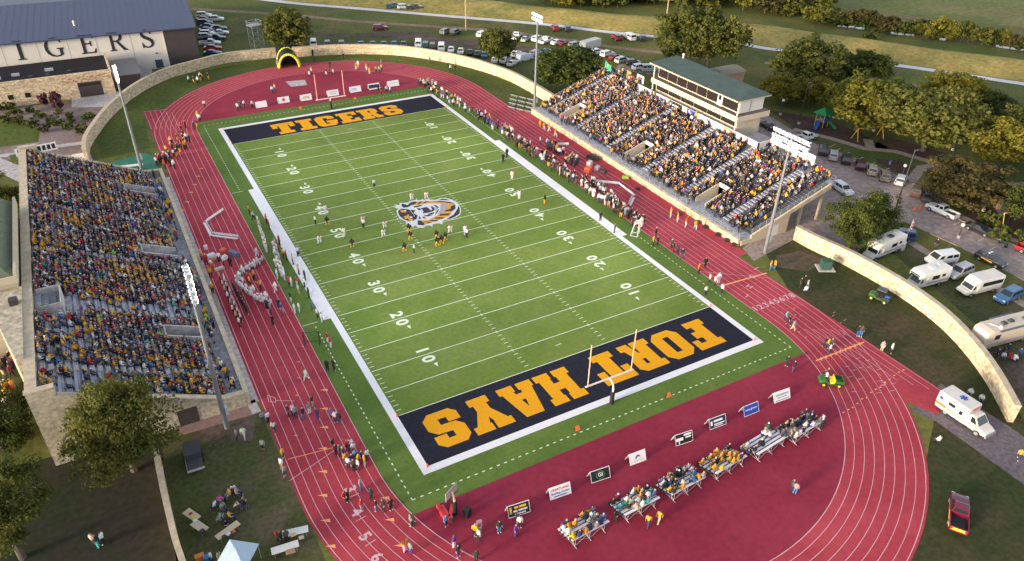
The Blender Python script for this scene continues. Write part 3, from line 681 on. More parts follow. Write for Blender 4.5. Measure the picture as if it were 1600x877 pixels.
for y in AISR:
    b = MB(); zz = RS.z0+RS.h*RS.n
    for k in range(2,RS.n,4): x,z = RS.row(k); b.tube((x,y,z),(x,y,z+.95),.025,n=5)
    b.tube((RS.row(2)[0],y,RS.row(2)[1]+.95),(RS.row(22)[0],y,RS.row(22)[1]+.95),.025,n=5); ep(b, 'aisle_rail', m_steel)
b = MB(); b.bx(40.35,40.75,YE0-.1,YE1+.1,0,1.25); ep(b, 'front_wall', m_lime)
b = MB()
for k in range(46): y = YE0+k*(YE1-YE0)/45; b.tube((40.6,y,1.2),(40.6,y,2.35),.025,n=5)
for z in (1.6,2.0,2.35): b.tube((40.6,YE0,z),(40.6,YE1,z),.025,n=5)
ep(b, 'front_railing', m_steel)
for y in (YE0,YE1):
    b = MB()
    for k in range(12): x,z = RS.row(k*2); b.tube((x,y,z-.3),(x,y,z+1.1),.03,n=5)
    for q in (.5,.8,1.1): b.tube((43,y,1.3+q),(59.9,y,7.05+q),.03,n=5)
    ep(b, 'end_railing', m_steel)
for y in (YE0-.35,YE1+.01):
    b = MB(); profile(b, [(43,.9),(43,1.5),(60.1,7.25),(60.1,6.3)], y, y+.34); ep(b, 'raker_beam', m_cap)
b = MB(); profile(b, [(41,.0),(41,.9),(43,.9),(51.5,3.6),(51.5,0)], YE0-.25, YE0-.01); ep(b, 'end_wall', m_cream)
b = MB(); b.bx(47.6,49.2,YE0-.29,YE0-.251,0.02,2.1); ep(b, 'door', m_whitep)
b = MB(); b.bx(51.2,51.5,YE0-.28,YE0+9,0.02,3.0); ep(b, 'back_wall', m_brick)
for x in (55,59.6):
    for y in (-33.8,-22,-10,2,14,26,32.6): b = MB(); b.bx(x-.2,x+.2,y-.2,y+.2,0,RS.z0+RS.h*((x-43)/.735)-.3); ep(b, 'column', m_dsteel if y > -33 else m_cap)
for y0,y1,k in VR:
    xe = 43+RS.d*k; zt = RS.z0+RS.h*k
    for yy in (y0,y1): b = MB(); profile(b, [(43,1.2),(43,2.2),(xe,zt+.9),(xe+.2,zt+.9),(xe+.2,1.2)], yy-.1, yy+.1); ep(b, 'stairway_wall', m_cream)
    b = MB(); b.bx(xe,xe+.22,y0+.11,y1-.11,1.2,zt+1.0); ep(b, 'stairway_wall', m_whitep)
for y0,y1 in ((-34.3,-17.8),(19.9,33.1)): ep(MB().bx(60.0,61.6,y0,y1,6.85,7.04), 'top_walkway', m_deck)
b = MB()
for y in [-34.2+i*1.5 for i in range(11)]+[20.2+i*1.6 for i in range(9)]: b.tube((61.5,y,7),(61.5,y,8.1),.025,n=5)
for z in (7.5,8.1): b.tube((61.5,-34.2,z),(61.5,-18,z),.025,n=5); b.tube((61.5,20.2,z),(61.5,33,z),.025,n=5)
ep(b, 'rear_railing', m_steel)

# ---- east press box
pe = empty('press_box', (64,2.5,0), 0, 'two storey cream press box with flat green roof above the east grandstand', 'press box', 'press boxes')
def pp(mb, name, m): o = mb.build(name, m, pe); o.location = (-64,-2.5,0); return o
b = MB(); b.bx(61.2,67.4,-9.9,15.3,0,10.0); b.bx(61.2,67.4,-9.8,15.0,11.1,13.75); pp(b, 'wall', m_cream)
b = MB(); b.bx(59.9,68.4,-11.0,15.6,9.95,11.0); pp(b, 'balcony_slab', m_cream)
b = MB(); b.bx(60.0,68.3,-10.9,15.5,11.0,11.03); pp(b, 'balcony_floor', mat('balcony_floor',(.10,.075,.075),.9))
b = MB(); E = [(59.6,-10.6),(68.4,-10.6),(68.4,16.4),(59.6,16.4)]; b.prism(E,13.8,14.1,0); pp(b, 'fascia', m_cream)
b = MB(); E = [(59.5,-10.7),(68.5,-10.7),(68.5,16.5),(59.5,16.5)]; b.prism(E,14.1,14.62,0,[(66.6,-7.4),(67.2,-7.4),(67.2,16.3),(66.6,16.3)]); pp(b, 'roof', m_groof)
ys = [(-9.4,-5.2),(-3.6,-0.6),(-.45,2.4),(2.55,5.5),(5.65,8.6),(8.75,11.7),(11.85,14.8)]
for y0,y1 in ys: b = MB(); b.bx(61.12,61.198,y0,y1,11.35,13.6); pp(b, 'window', m_glass)
b = MB(); b.bx(61.1,61.197,-5.1,-3.7,11.05,13.4); pp(b, 'door', m_whitep)
b = MB(); b.bx(61.06,61.099,-4.75,-4.05,12.2,13.2); pp(b, 'door_window', m_glass)
for i in range(6): y = -9.5+i*4.1; b = MB(); b.bx(61.12,61.198,y,y+3.95,8.4,9.9); pp(b, 'window', m_glass)
b = MB(); b.bx(59.62,59.86,-17.6,19.6,6.2,8.35); pp(b, 'parapet', m_whitep)
b = MB(); b.bx(59.62,67.4,-17.6,-17.36,5.6,8.3); b.bx(61.2,67.4,-17.3,-9.95,0,6.2); pp(b, 'side_wall', m_whitep)
b = MB(); b.bx(59.9,67.4,-17.3,-9.95,6.25,6.35); pp(b, 'terrace_floor', m_conc)
b = MB(); b.bx(63.9,64.0,-9.87,-9.83,11.2,13.7); pp(b, 'wall_joint', m_dsteel)
b = MB(); b.bx(61.2,67.4,-9.85,-9.815,11.12,13.74); pp(b, 'end_panel', m_whitep)
for x in (60.2,): 
    for y in (-10.5,15.2):
        b = MB(); b.bx(x-.1,x+.1,y-.1,y+.1,11.03,13.8); b.bx(x-.1,x+.1,y-.1,y+.1,8.3,9.95); pp(b, 'post', m_whitep)
b = MB(); b.bx(70.9,77,5.4,10,0,12.9); pp(b, 'lift_tower', m_brick)
b = MB(); b.prism([(70.6,5.1),(77.3,5.1),(77.3,10.3),(70.6,10.3)],12.9,13.5,0,[(70.8,7),(77.1,7),(77.1,8.4),(70.8,8.4)]); pp(b, 'lift_tower_roof', mat('brown_roofing',(.16,.135,.11),.8))
b = MB(); b.bx(68.4,70.9,6.4,9,0,12.6); pp(b, 'link_bridge', m_cream)
for z in (12,): b = MB(); b.tube((66.9,14.2,14.6),(66.9,14.2,15.3),.16,n=6); b.ball((66.9,14.2,15.4),.3); pp(b, 'roof_antenna', m_whitep)
# banners on the parapet: things of their own that hang on it
def banner(name, label, y0, y1, z0, z1, m, x=59.58, draw=None, cat='banner', group='banners on the press box parapet'):
    t = empty(name, (x,(y0+y1)/2,z0), 0, label, cat, group)
    MB().bx(-.02,.02,-(y1-y0)/2,(y1-y0)/2,0,z1-z0).build('panel', m, t)
    if draw: mb, mm = draw((y1-y0),(z1-z0)); mb.build('lettering', mm, t)
    return t
def bars(cols, rows):
    def f(wd, ht):
        mb = MB()
        for (a,b,c,d,s) in rows: mb.quad((-.024,wd*(.5-a),ht*c),(-.024,wd*(.5-b),ht*c),(-.024,wd*(.5-b),ht*d),(-.024,wd*(.5-a),ht*d),s)
        return mb, cols
    return f
m_red = mat('red_print',(.55,.03,.04),.6); m_blue = mat('blue_print',(.03,.06,.40),.6); m_navyp = mat('navy_print',(.015,.022,.075),.6); m_bk = mat('black_panel',(.012,.012,.014),.6); m_wp = mat('white_panel',(.74,.74,.77),.55); m_goldp = mat('gold_print',(.7,.42,.04),.6); m_grn = mat('green_print',(.02,.30,.12),.6); m_tealf = mat('green_flag',(.02,.26,.16),.7)
banner('banner','white banner with red and blue print, northernmost of four on the press box parapet',9.2,12.9,6.75,8.25,m_wp,draw=bars([m_red,m_blue],[(.1,.3,.45,.8,0),(.34,.62,.4,.85,1),(.66,.9,.45,.8,0),(.1,.9,.15,.25,1)]))
banner('banner','black banner with white slanted print on the press box parapet',4.3,8.6,6.7,8.3,m_bk,draw=bars([m_wp],[(.08,.2,.3,.75,0),(.25,.85,.45,.65,0)]))
banner('banner','royal blue banner with white swoosh on the press box parapet',-.2,2.8,6.7,8.32,m_blue,draw=lambda w_,h_:(MB().add([(-.024,w_*(.5-a),h_*b) for a,b in [(.15,.8),(.3,.85),(.5,.35),(.88,.25),(.8,.5),(.45,.15)]],[(0,5,2,1),(2,5,3,4)]),[m_wp]))
banner('banner','small orange framed banner on the press box parapet near its south end',-10.2,-8.2,6.7,8.3,mat('orange_panel',(.55,.22,.08),.6),draw=bars([m_wp],[(.15,.85,.55,.8,0),(.2,.8,.2,.42,0)]))
for lab,y0,y1 in (('white advertising board on the top railing nearest the press box south end',-21.1,-18.8),('white advertising board on the top railing behind the lamp pole',-25.2,-22.6),('white advertising board on the top railing, southernmost of three',-29.2,-26.4)):
    banner('advertising_board',lab,y0,y1,8.0,9.9,m_wp,61.42,bars([mat('faint_print',(.5,.45,.45),.6)],[(.12,.88,.55,.7,0),(.2,.8,.3,.4,0)]),'board','advertising boards on the east stand railing')
banner('advertising_board','white board with pink print on the railing at the north end of the press box',19.9,22.4,7.9,9.6,m_wp,61.42,bars([m_red],[(.15,.85,.5,.75,0)]),'board','advertising boards on the east stand railing')
banner('banner','orange banner on the rear railing north of the press box',24.6,26.2,7.4,9.3,mat('orange_panel',(.55,.22,.08),.6),61.42,None,'banner','banners on the rear railing')
banner('banner','narrow black and gold banner on the rear railing',27.4,28.4,7.4,9.5,m_bk,61.42,bars([m_goldp],[(.3,.7,.1,.9,0)]),'banner','banners on the rear railing')
t = empty('flag',(58.9,31.4,7.0),0,'green flag with yellow emblem at the top north corner of the east grandstand','flag')
MB().tube((0,0,0),(0,0,3.4),.04,n=6).build('pole', m_steel, t)
b = MB(); nx = 8
b.add([(.15*math.sin(i*.9),-.02-i*.28,3.3-j*.75-.05*i) for i in range(nx+1) for j in range(3)],[(i*3+j,i*3+j+1,i*3+3+j+1,i*3+3+j) for i in range(nx) for j in range(2)]); b.build('cloth', m_tealf, t)
b = MB(); b.add([(-.08,-.9,2.2),(-.08,-1.4,2.15),(-.08,-1.3,2.9),(-.08,-1.0,2.9)],[(0,1,2,3)]); b.build('emblem', mat('yellow_print',(.7,.6,.06),.6), t)

# ---- perimeter walls
wall_pts = [at(u,v) for u,v in [(137,253),(137,238),(141,226),(150,212),(166,190),(186,170),(208,152),(236,135),(268,121),(300,112),(350,99),(400,93),(432,89.5)]]
wall_pts = resample(wall_pts,4)
def perim(label, pts, h, th=.7):
    t = empty('stone_wall', tuple(pts[len(pts)//2]), 0, label, 'wall', 'limestone walls round the stadium')
    q = [(p.x-t.location.x,p.y-t.location.y) for p in pts]
    MB().wall(q, th, 0, h).build('masonry', m_lime, t); MB().wall(q, th+.12, h+.002, h+.14).build('coping', m_cap, t)
perim('curving limestone wall between the parking lot and the tunnel, west part of the north curve', wall_pts, 2.5)
perim('long curving limestone wall behind the north end of the track', resample([at(u,v) for u,v in [(458,89),(520,85.5),(560,84.5),(600,85),(640,88),(680,94),(720,102),(760,113),(800,128),(835,147),(868,168)]],4), 2.55)
perim('curving limestone wall on the east side between the lawn and the motorhomes', resample([at(u,v) for u,v in [(1241,374),(1270,390),(1320,413),(1380,446),(1430,478),(1475,514),(1515,557),(1548,604),(1578,660)]],4), 2.55)
p2 = resample([at(u,v,2.0) for u,v in [(243,702),(247,725),(254,760),(262,795),(273,840),(286,880),(300,930)]],3)
perim('curving limestone wall on the west side beside the shaded yard', p2, 2.0, .45)

# ---- field house with the big lettering
ang = math.atan2(107.3-104.1, -63.6+20.2); u_ = Vector((-math.cos(ang),-math.sin(ang),0)) if math.cos(ang) > 0 else Vector((math.cos(ang),math.sin(ang),0))
fh = empty('field_house', (-20.2,104.1,0), math.atan2(-u_.y,-u_.x), 'big white field house with blue metal roof and black lettering beyond the northwest curve', 'building')
WV = lambda x: x+20.2
b = MB(); b.bx(-90,-7.6,0,50,0,9.9); b.build('wall', mat('white_wall_panel',(.56,.53,.50),.7,var=.05,scale=.25), fh)
b = MB(); b.bx(-7.6,0,-.12,50,0,9.9); b.build('dark_wall', m_dpanel, fh)
b = MB(); b.bx(-7.9,-7.6,-.16,.2,0,9.9); b.build('corner_trim', m_whitep, fh)
b = MB(); profile(b, [(0,0),(0,0)], 0, 1) if False else None
b = MB(); b.add([(-92,-.9,9.85),(.6,-.9,9.85),(.6,26,12.9),(-92,26,12.9),(.6,53,9.85),(-92,53,9.85),(-92,-.9,9.55),(.6,-.9,9.55),(.6,53,9.55),(-92,53,9.55)],[(0,1,2,3),(3,2,4,5),(6,7,1,0),(7,8,4,2,1),(8,9,5,4),(9,8,7,6),(9,6,0,3,5)])
b.build('roof', m_blueroof, fh)
b = MB()
for k in range(60): x = -91+k*1.55; b.add([(x,-.88,9.92),(x+.06,-.88,9.92),(x+.06,26,12.96),(x,26,12.96)],[(0,1,2,3)])
b.build('roof_seams', mat('roof_seam',(.040,.050,.105),.5), fh)
for x,y in ((-27.5,7.2),(-46,6.4)): b = MB(); z = 9.85+(y+.9)*.1134; b.tube((x,y,z-.05),(x,y,z+.9),.22,n=8); b.ball((x,y,z+1.0),.3); b.build('roof_vent', m_whitep, fh)
for x in (-15.4,-23.2,-29.6,-36.2,-43.6): b = MB(); b.bx(x-.06,x+.06,-.02,-.001,0,9.5); b.build('panel_joint', mat('panel_joint',(.33,.31,.30),.7), fh)
SERIF = {  # roman capitals drawn as closed outlines, cap height 10
'T': (8.0,[(0,10),(8,10),(8,7.8),(7.5,7.8),(7.2,9.2),(4.7,9.2),(4.7,.8),(5.6,.4),(5.6,0),(2.4,0),(2.4,.4),(3.3,.8),(3.3,9.2),(.8,9.2),(.5,7.8),(0,7.8)],[]),
'I': (3.4,[(0,10),(3.4,10),(3.4,9.6),(2.4,9.2),(2.4,.8),(3.4,.4),(3.4,0),(0,0),(0,.4),(1,.8),(1,9.2),(0,9.6)],[]),
'G': (8.6,[(8,9.6),(8,7.2),(7.5,7.2),(6.9,8.6),(5.4,9.4),(3.8,9.2),(2.3,7.8),(1.7,5.6),(1.8,3.6),(2.8,1.6),(4.6,.6),(6.2,.9),(6.6,1.4),(6.6,3.6),(5.4,4.1),(5.4,4.5),(8.8,4.5),(8.8,4.1),(8,3.6),(8,.8),(6.6,.2),(4.6,-.1),(2.6,.3),(.9,1.8),(.1,4),(.2,6.4),(1.2,8.4),(3,9.8),(5,10.1),(6.8,9.7),(7.4,9.9)],[]),
'E': (6.6,[(0,10),(6.2,10),(6.3,7.8),(5.8,7.8),(5.2,9.3),(2.4,9.3),(2.4,5.6),(4.2,5.6),(4.6,6.6),(5,6.6),(5,3.8),(4.6,3.8),(4.2,4.8),(2.4,4.8),(2.4,.7),(5.4,.7),(6.2,2.4),(6.7,2.4),(6.4,0),(0,0),(0,.4),(1,.8),(1,9.2),(0,9.6)],[]),
'R': (8.4,[(0,10),(4.6,10),(6.2,9.4),(7,8.2),(7,6.8),(6.2,5.6),(4.9,5),(7.4,1.2),(8.6,.4),(8.6,0),(6.6,0),(3.5,4.8),(2.4,4.8),(2.4,.8),(3.4,.4),(3.4,0),(0,0),(0,.4),(1,.8),(1,9.2),(0,9.6)],[[(2.4,9.2),(4.3,9.2),(5.3,8.5),(5.5,7.4),(5,6.2),(4,5.6),(2.4,5.6)]]),
'S': (6.4,[(5.6,9.8),(5.6,7.4),(5.1,7.4),(4.5,8.7),(3.2,9.3),(2,8.9),(1.6,8),(1.9,7),(3.2,6.2),(4.8,5.3),(6.1,4),(6.3,2.4),(5.5,.8),(3.9,0),(2.2,0),(1.2,.5),(.7,.1),(.3,.1),(.2,3),(.7,3),(1.2,1.6),(2.4,.7),(3.8,.8),(4.7,1.6),(4.7,2.7),(4,3.7),(2.6,4.5),(1.1,5.4),(.2,6.8),(.2,8.2),(1,9.4),(2.4,10),(3.8,9.9),(4.7,9.5),(5.1,9.9)],[]),
}
for ch, x0, wd in (('T',-51.6,5.0),('I',-41.0,2.0),('G',-34.8,4.1),('E',-27.1,3.5),('R',-20.6,4.0),('S',-13.1,3.0)):
    w0, o, hs = SERIF[ch]; mb = MB(); P = lambda q:[(p[0]/w0*wd,p[1]*.46) for p in q]
    mb.poly(P(o),0,0,[P(h) for h in hs]); vs = [(x0+v[0],-.06,5.5+v[1]) for v in mb.v]; k = len(vs)
    m2 = MB(); m2.add(vs, mb.f); m2.add([(v[0],-.001,v[2]) for v in vs],[f[::-1] for f in mb.f])
    m2.build('wall_letter', m_black, fh)
b = MB(); b.bx(-11.0,-9.2,-.1,-.001,.2,2.3); b.build('door', mat('blue_door',(.035,.06,.10),.5), fh)
b = MB(); b.bx(-11.2,-9.0,-.08,-.0005,2.3,2.5); b.build('door_lintel', m_whitep, fh)
b = MB(); b.bx(-10.4,-9.9,-.2,-.001,3.8,4.1); b.build('wall_lamp', m_dsteel, fh)
# low stone wing in front
lw = empty('stone_building', (-42.3,89.6,0), 0, 'low limestone building with dark flat roof in front of the white field house', 'building')
b = MB(); b.bx(-52,0,0,14.8,0,5.0); b.build('wall', m_lime, lw)
b = MB(); b.bx(-52.2,.15,-.15,.35,5.0,5.75); b.bx(-.25,.15,.35,14.8,5.0,5.75); b.build('parapet', m_lime, lw)
b = MB(); b.bx(-52,-.26,.36,14.9,5.0,5.12); b.build('roof', m_darkroof, lw)
b = MB(); b.bx(-7.6,-2.6,-.06,-.001,.02,3.5); b.build('garage_door', m_dpanel, lw)
b = MB(); b.bx(-7.4,-2.8,-.09,-.061,2.6,3.2); b.build('garage_glazing', m_glass, lw)
for x in (-21.4,-18.0): b = MB(); b.bx(x-.55,x+.55,-.07,-.001,1.7,2.8); b.build('window', m_glass, lw)
for x,y,wd in ((-24,5,3.2),(-19.5,6,1.6),(-12.6,7,1.8)): b = MB(); b.bx(x-wd/2,x+wd/2,y-.3,y+.3,5.12,5.7); b.build('skylight', mat('skylight',(.35,.38,.45),.3), lw)
for x,y in ((-16.5,3.4),(-13,3.2),(-8.5,4)): b = MB(); b.bx(x-.4,x+.4,y-.4,y+.4,5.12,5.5); b.build('roof_vent', m_dsteel, lw)
b = MB()
for k in range(26): x = -10.8+k*.4; z = 4.3+.5*math.sin(k*1.7); b.tube((x,-.06,z),(x+.5,-.06,z+.45*math.sin(k*2.3)),.09,n=5)
b.build('facade_lettering', mat('lettering_orange',(.34,.17,.05),.8), lw)  # irregular relief shapes in place of raised orange sign letters
b = MB(); b.bx(.16,6.2,2.2,14.2,0,3.4); b.build('entrance_bay', m_dpanel, lw)
b = MB(); b.bx(.2,6.6,1.6,14.4,3.4,3.75); b.build('canopy', mat('entrance_canopy',(.20,.18,.19),.6), lw)

# ---- stadium light masts: lit lamps, each mast carries its own spots
def mast(label, x, y, h, aim, rows, cols, wd, dirn):
    t = empty('light_mast', (x,y,0), 0, label, 'light mast', 'stadium light masts')
    MB().tube((0,0,0),(0,0,h),.31,.15,n=12).build('pole', m_mast, t)
    MB().box((.42,0,2.6),(.35,.6,1.1)).build('control_box', m_lampbox, t)
    a = Vector(aim)-Vector((x,y,h)); yaw = math.atan2(a.y,a.x)
    c = MB()
    for r in range(rows): z = h-.2-r*1.0; c.box((0,0,z),(.14,wd,.14),dirn)
    c.build('crossarm', m_steel, t)
    d = Vector((-math.sin(dirn),math.cos(dirn),0)); nrm = Vector((a.x,a.y,a.z)).normalized()
    for r in range(rows):
        for i in range(cols):
            p = d*((i+.5)/cols-.5)*wd + Vector((0,0,h+.2-r*1.0))
            lamp = MB(); lamp.tube(p-nrm*.26,p+nrm*.2,.14,.31,n=10); lamp.v = lamp.v
            o = lamp.build('floodlight', m_lampbox, t)
            l2 = MB(); l2.tube(p+nrm*.202,p+nrm*.23,.30,n=10); l2.build('lens', m_lens, o)
    for j,(tx,ty) in enumerate(((-x*.42,y*.62),(-x*.30,-y*.05))):
        L = bpy.data.lights.new('stadium_spot','SPOT'); L.energy = LAMP_W; L.spot_size = R(78); L.spot_blend = 1.0; L.shadow_soft_size = 1.6; L.color = (1.0,.97,.92)
        o = bpy.data.objects.new('stadium_spot', L); COL.objects.link(o); q = Vector((tx,ty,0))-Vector((x,y,h)); o.location = Vector((x,y,h+.4))+q.normalized()*1.6; o.rotation_euler = q.to_track_quat('-Z','Y').to_euler()
mast('tall light mast by the near end of the west grandstand, lamps seen from behind', -42.6,-38.2,21.4,(6,-18,0),4,4,2.8,R(0))
mast('tall steel light mast with glaring lamps beside the green tarpaulin at the northwest curve', -42.4,41.1,19.6,(6,18,0),3,4,3.0,R(0))
mast('tall steel light mast with glaring lamps at the south end of the east grandstand', 43.0,-38.1,20.2,(-6,-18,0),3,9,7.4,R(0))
mast('tall steel light mast with glaring lamps at the north end of the east grandstand', 41.9,34.5,21.6,(-6,18,0),2,6,4.2,R(0))
# ================================================================ vehicles
m_paint = tint_mat('car_paint', .28); MATS['car_paint'].node_tree.nodes['Principled BSDF'].inputs['Coat Weight'].default_value = .4
m_tyre = mat('tyre_rubber', (.018,.018,.019), .85); m_rim = mat('wheel_rim', (.35,.35,.37), .4, metal=.5)
m_cglass = mat('car_glass', (.018,.024,.028), .08, spec=.7); m_head = mat('headlight_glass', (.6,.62,.65), .15); m_tail = mat('taillight_red', (.35,.015,.02), .3)
m_trim = mat('black_trim', (.02,.02,.022), .6)
def loft(mb, st, slot=0):
    rings = []
    for x,hw,z0,z1,ins in st: rings.append([(x,-hw*.90,z0),(x,-hw,z0+(z1-z0)*.28),(x,-hw,z1-(z1-z0)*.16),(x,-hw*ins,z1),(x,hw*ins,z1),(x,hw,z1-(z1-z0)*.16),(x,hw,z0+(z1-z0)*.28),(x,hw*.90,z0)])
    n = 8; vs = [p for r in rings for p in r]; fs = []
    for i in range(len(rings)-1):
        for j in range(n): a = i*n+j; b = i*n+(j+1)%n; fs.append((a,a+n,b+n,b))
    fs += [tuple(range(n)), tuple((len(rings)-1)*n+j for j in range(n-1,-1,-1))]
    mb.add(vs, fs, slot)
def cabin(mb, b0, b1, hw0, zb, r0, r1, hw1, zr, slot=0):
    B = [(b0,-hw0,zb),(b1,-hw0,zb),(b1,hw0,zb),(b0,hw0,zb)]; T = [(r0,-hw1,zr),(r1,-hw1,zr),(r1,hw1,zr),(r0,hw1,zr)]
    xm = (r0+r1)/2; C = [(r0+.12,-hw1*.8,zr+.05),(r1-.15,-hw1*.8,zr+.05),(r1-.15,hw1*.8,zr+.05),(r0+.12,hw1*.8,zr+.05)]
    mb.add(B+T+C, [(0,1,5,4),(1,2,6,5),(2,3,7,6),(3,0,4,7),(4,5,9,8),(5,6,10,9),(6,7,11,10),(7,4,8,11),(8,9,10,11)], slot)
    return B, T
def pane(q, a0, a1, b0, b1, off=.014):
    """a pane a0..a1 along and b0..b1 up the face q (four corners), lifted off it"""
    A,B,C,D = [Vector(p) for p in q]; n = (B-A).cross(D-A).normalized()*off
    P = lambda s,t: A.lerp(B,s).lerp(D.lerp(C,s),t)+n
    return [P(a0,b0),P(a1,b0),P(a1,b1),P(a0,b1)]
def wheel_mesh(r=.34, w_=.24):
    m = MB(); m.tube((0,-w_/2,0),(0,w_/2,0),r,n=14); m.tube((0,-w_/2-.012,0),(0,-w_/2+.01,0),r*.62,n=10,slot=1); m.tube((0,w_/2-.01,0),(0,w_/2+.012,0),r*.62,n=10,slot=1)
    return m.mesh('wheel',[m_tyre,m_rim])
WM = wheel_mesh(); WM2 = wheel_mesh(.40,.28)
def add_wheels(root, xs, y, me=None, r=.34):
    for x in xs:
        for s in (-1,1): o = bpy.data.objects.new('wheel', me or WM); COL.objects.link(o); o.parent = root; o.location = (x,s*y,r)
def glaze(root, B, T, sides=((.05,.47),(.53,.95)), front=(.06,.94,.10,.90), rear=(.08,.92,.18,.88), sb=(.14,.88)):
    F = [B[1],B[2],T[2],T[1]]; K = [B[3],B[0],T[0],T[3]]; L = [B[0],B[1],T[1],T[0]]; Q = [B[2],B[3],T[3],T[2]]
    if front: MB().add(pane(F,*front),[(0,1,2,3)]).build('windshield', m_cglass, root)
    if rear: MB().add(pane(K,*rear),[(0,1,2,3)]).build('rear_window', m_cglass, root)
    for q in (L,Q):
        for a,b in (sides if q is L else [(1-b,1-a) for a,b in sides]): MB().add(pane(q,a,b,*sb),[(0,1,2,3)]).build('side_window', m_cglass, root)
def lamps(root, xf, xr, y, zf, zr):
    for s in (-1,1):
        MB().box((xf,s*y,zf),(.10,.34,.16)).build('headlight', m_head, root); MB().box((xr,s*y*1.04,zr),(.08,.24,.26)).build('taillight', m_tail, root)
def build_vehicle(kind, root):
    b = MB()
    if kind == 'sedan':
        loft(b,[(-2.4,.76,.36,.82,.9),(-2.28,.86,.27,.94,.9),(-1.6,.91,.22,.98,.93),(0,.91,.20,.95,.95),(1.05,.91,.20,.94,.93),(1.8,.89,.22,.87,.9),(2.28,.82,.26,.76,.88),(2.4,.70,.36,.62,.9)])
        B,T = cabin(b,-1.85,1.1,.85,.93,-1.0,.15,.64,1.40); b.build('body', m_paint, root); glaze(root,B,T); lamps(root,2.30,-2.36,.62,.68,.78); add_wheels(root,(1.5,-1.45),.80)
    elif kind == 'suv':
        loft(b,[(-2.35,.82,.42,.98,.92),(-2.25,.92,.32,1.06,.94),(0,.95,.28,1.06,.95),(1.05,.95,.28,1.06,.94),(1.9,.92,.30,1.0,.92),(2.28,.86,.34,.88,.9),(2.38,.76,.44,.74,.9)])
        B,T = cabin(b,-2.26,1.2,.89,1.05,-1.98,.35,.72,1.68); b.build('body', m_paint, root); glaze(root,B,T,((.04,.27),(.31,.60),(.64,.93))); lamps(root,2.30,-2.33,.66,.80,.95); add_wheels(root,(1.45,-1.4),.82,None,.35)
    elif kind == 'van':
        loft(b,[(-2.6,.88,.40,1.12,.96),(-2.55,.98,.32,1.2,.97),(1.2,.99,.28,1.2,.96),(1.9,.96,.30,1.08,.93),(2.35,.88,.34,.92,.9),(2.45,.78,.44,.78,.9)])
        B,T = cabin(b,-2.58,1.75,.96,1.19,-2.5,.95,.84,2.02); b.build('body', m_paint, root); glaze(root,B,T,((.05,.30),(.34,.60),(.74,.93)),sb=(.16,.74)); lamps(root,2.37,-2.58,.70,.84,1.05); add_wheels(root,(1.6,-1.6),.86,None,.35)
    elif kind == 'pickup':
        loft(b,[(-.62,.96,.34,1.12,.97),(1.2,.98,.32,1.13,.95),(2.2,.96,.34,1.06,.93),(2.75,.90,.38,.96,.92),(2.88,.82,.46,.82,.92)])
        B,T = cabin(b,-.60,1.45,.91,1.12,-.42,.62,.76,1.80)
        b.bx(-2.9,-.62,-.95,.95,.42,.66)
        for s in (-1,1): b.box((-1.76,s*.92,.89),(2.28,.09,.50))
        b.box((-2.86,0,.89),(.09,1.75,.50)); b.build('body', m_paint, root)
        MB().bx(-2.8,-.64,-.86,.86,.665,.68).build('bed_liner', m_trim, root)
        glaze(root,B,T); lamps(root,2.80,-2.91,.72,.86,.9); add_wheels(root,(1.85,-1.8),.86,WM2,.40)
        MB().box((2.92,0,.52),(.12,1.7,.18)).build('bumper', m_rim, root)
FAMILY = {}
def drop_parts(root):
    for c in list(root.children):
        if c.name.split('.')[0] in ('headlight','taillight','bumper'): bpy.data.objects.remove(c)
def vehicle(kind, x, y, hd, col, label, group=None, small=False, sc=1.0, name=None, cat=None):
    key = (kind, small)
    nm = name or {'sedan':'parked_car','suv':'parked_suv','van':'parked_van','pickup':'pickup_truck'}[kind]
    if key not in FAMILY:
        r = empty(nm); build_vehicle(kind, r)
        if small: drop_parts(r)
        FAMILY[key] = r; root = r
    else: root = copy_tree(FAMILY[key]); root.name = nm
    root.location = (x,y,.02); root.rotation_euler = (0,0,hd); root.scale = (sc,sc,sc)
    for k in list(root.keys()): del root[k]
    tag(root, label, cat or {'sedan':'car','suv':'car','van':'van','pickup':'pickup truck'}[kind], group)
    for c in root.children:
        if c.name.split('.')[0] == 'body': c.color = tuple(col)+(1,)
    return root
WH=(.70,.70,.72); SI=(.38,.39,.41); GR=(.16,.165,.175); BK=(.015,.015,.018); MR=(.20,.012,.025); RD=(.40,.02,.03); NV=(.02,.035,.09); BL=(.035,.11,.26); TE=(.02,.09,.11); BE=(.40,.33,.25); TN=(.25,.20,.16); BR=(.12,.08,.06)
def vpix(kind, uf, vf, ur, vr, col, label, group=None, **k):
    a = at(uf,vf); b = at(ur,vr); d = a-b; c = (a+b)/2
    return vehicle(kind, c.x, c.y, math.atan2(d.y,d.x), col, label, group, **k)
# ---- near lot on the east side and the street
g1 = 'vehicles parked in the lot beside the east wall'
vpix('van',1447,414,1488,408,WH,'white high-roof passenger van parked behind the second motorhome',g1)
vpix('suv',1481,437,1512,424,SI,'silver wagon between the second motorhome and the white shuttle bus',g1,sc=1.05)
vpix('suv',1560,474,1585,462,BL,'blue wagon beside the white shuttle bus, near the beige motorhome',g1,sc=1.04)
vpix('van',1381,371,1427,377,(.03,.055,.15),'dark blue minivan behind the motorhome flying a flag',g1,sc=.93)
vpix('suv',1328,309,1303,292,WH,'white minivan parked under the southeast corner of the east grandstand',g1)
g2 = 'vehicles along the east street'
vpix('pickup',1452,326,1489,343,WH,'long white crew cab pickup parked at the kerb beyond the traffic cones',g2)
vpix('sedan',1547,371,1510,355,(.02,.022,.03),'black saloon at the kerb between white pickup and green scooter',g2)
vpix('pickup',1640,408,1590,391,RD,'red pickup cut by the right edge of the photo',g2,sc=.95)
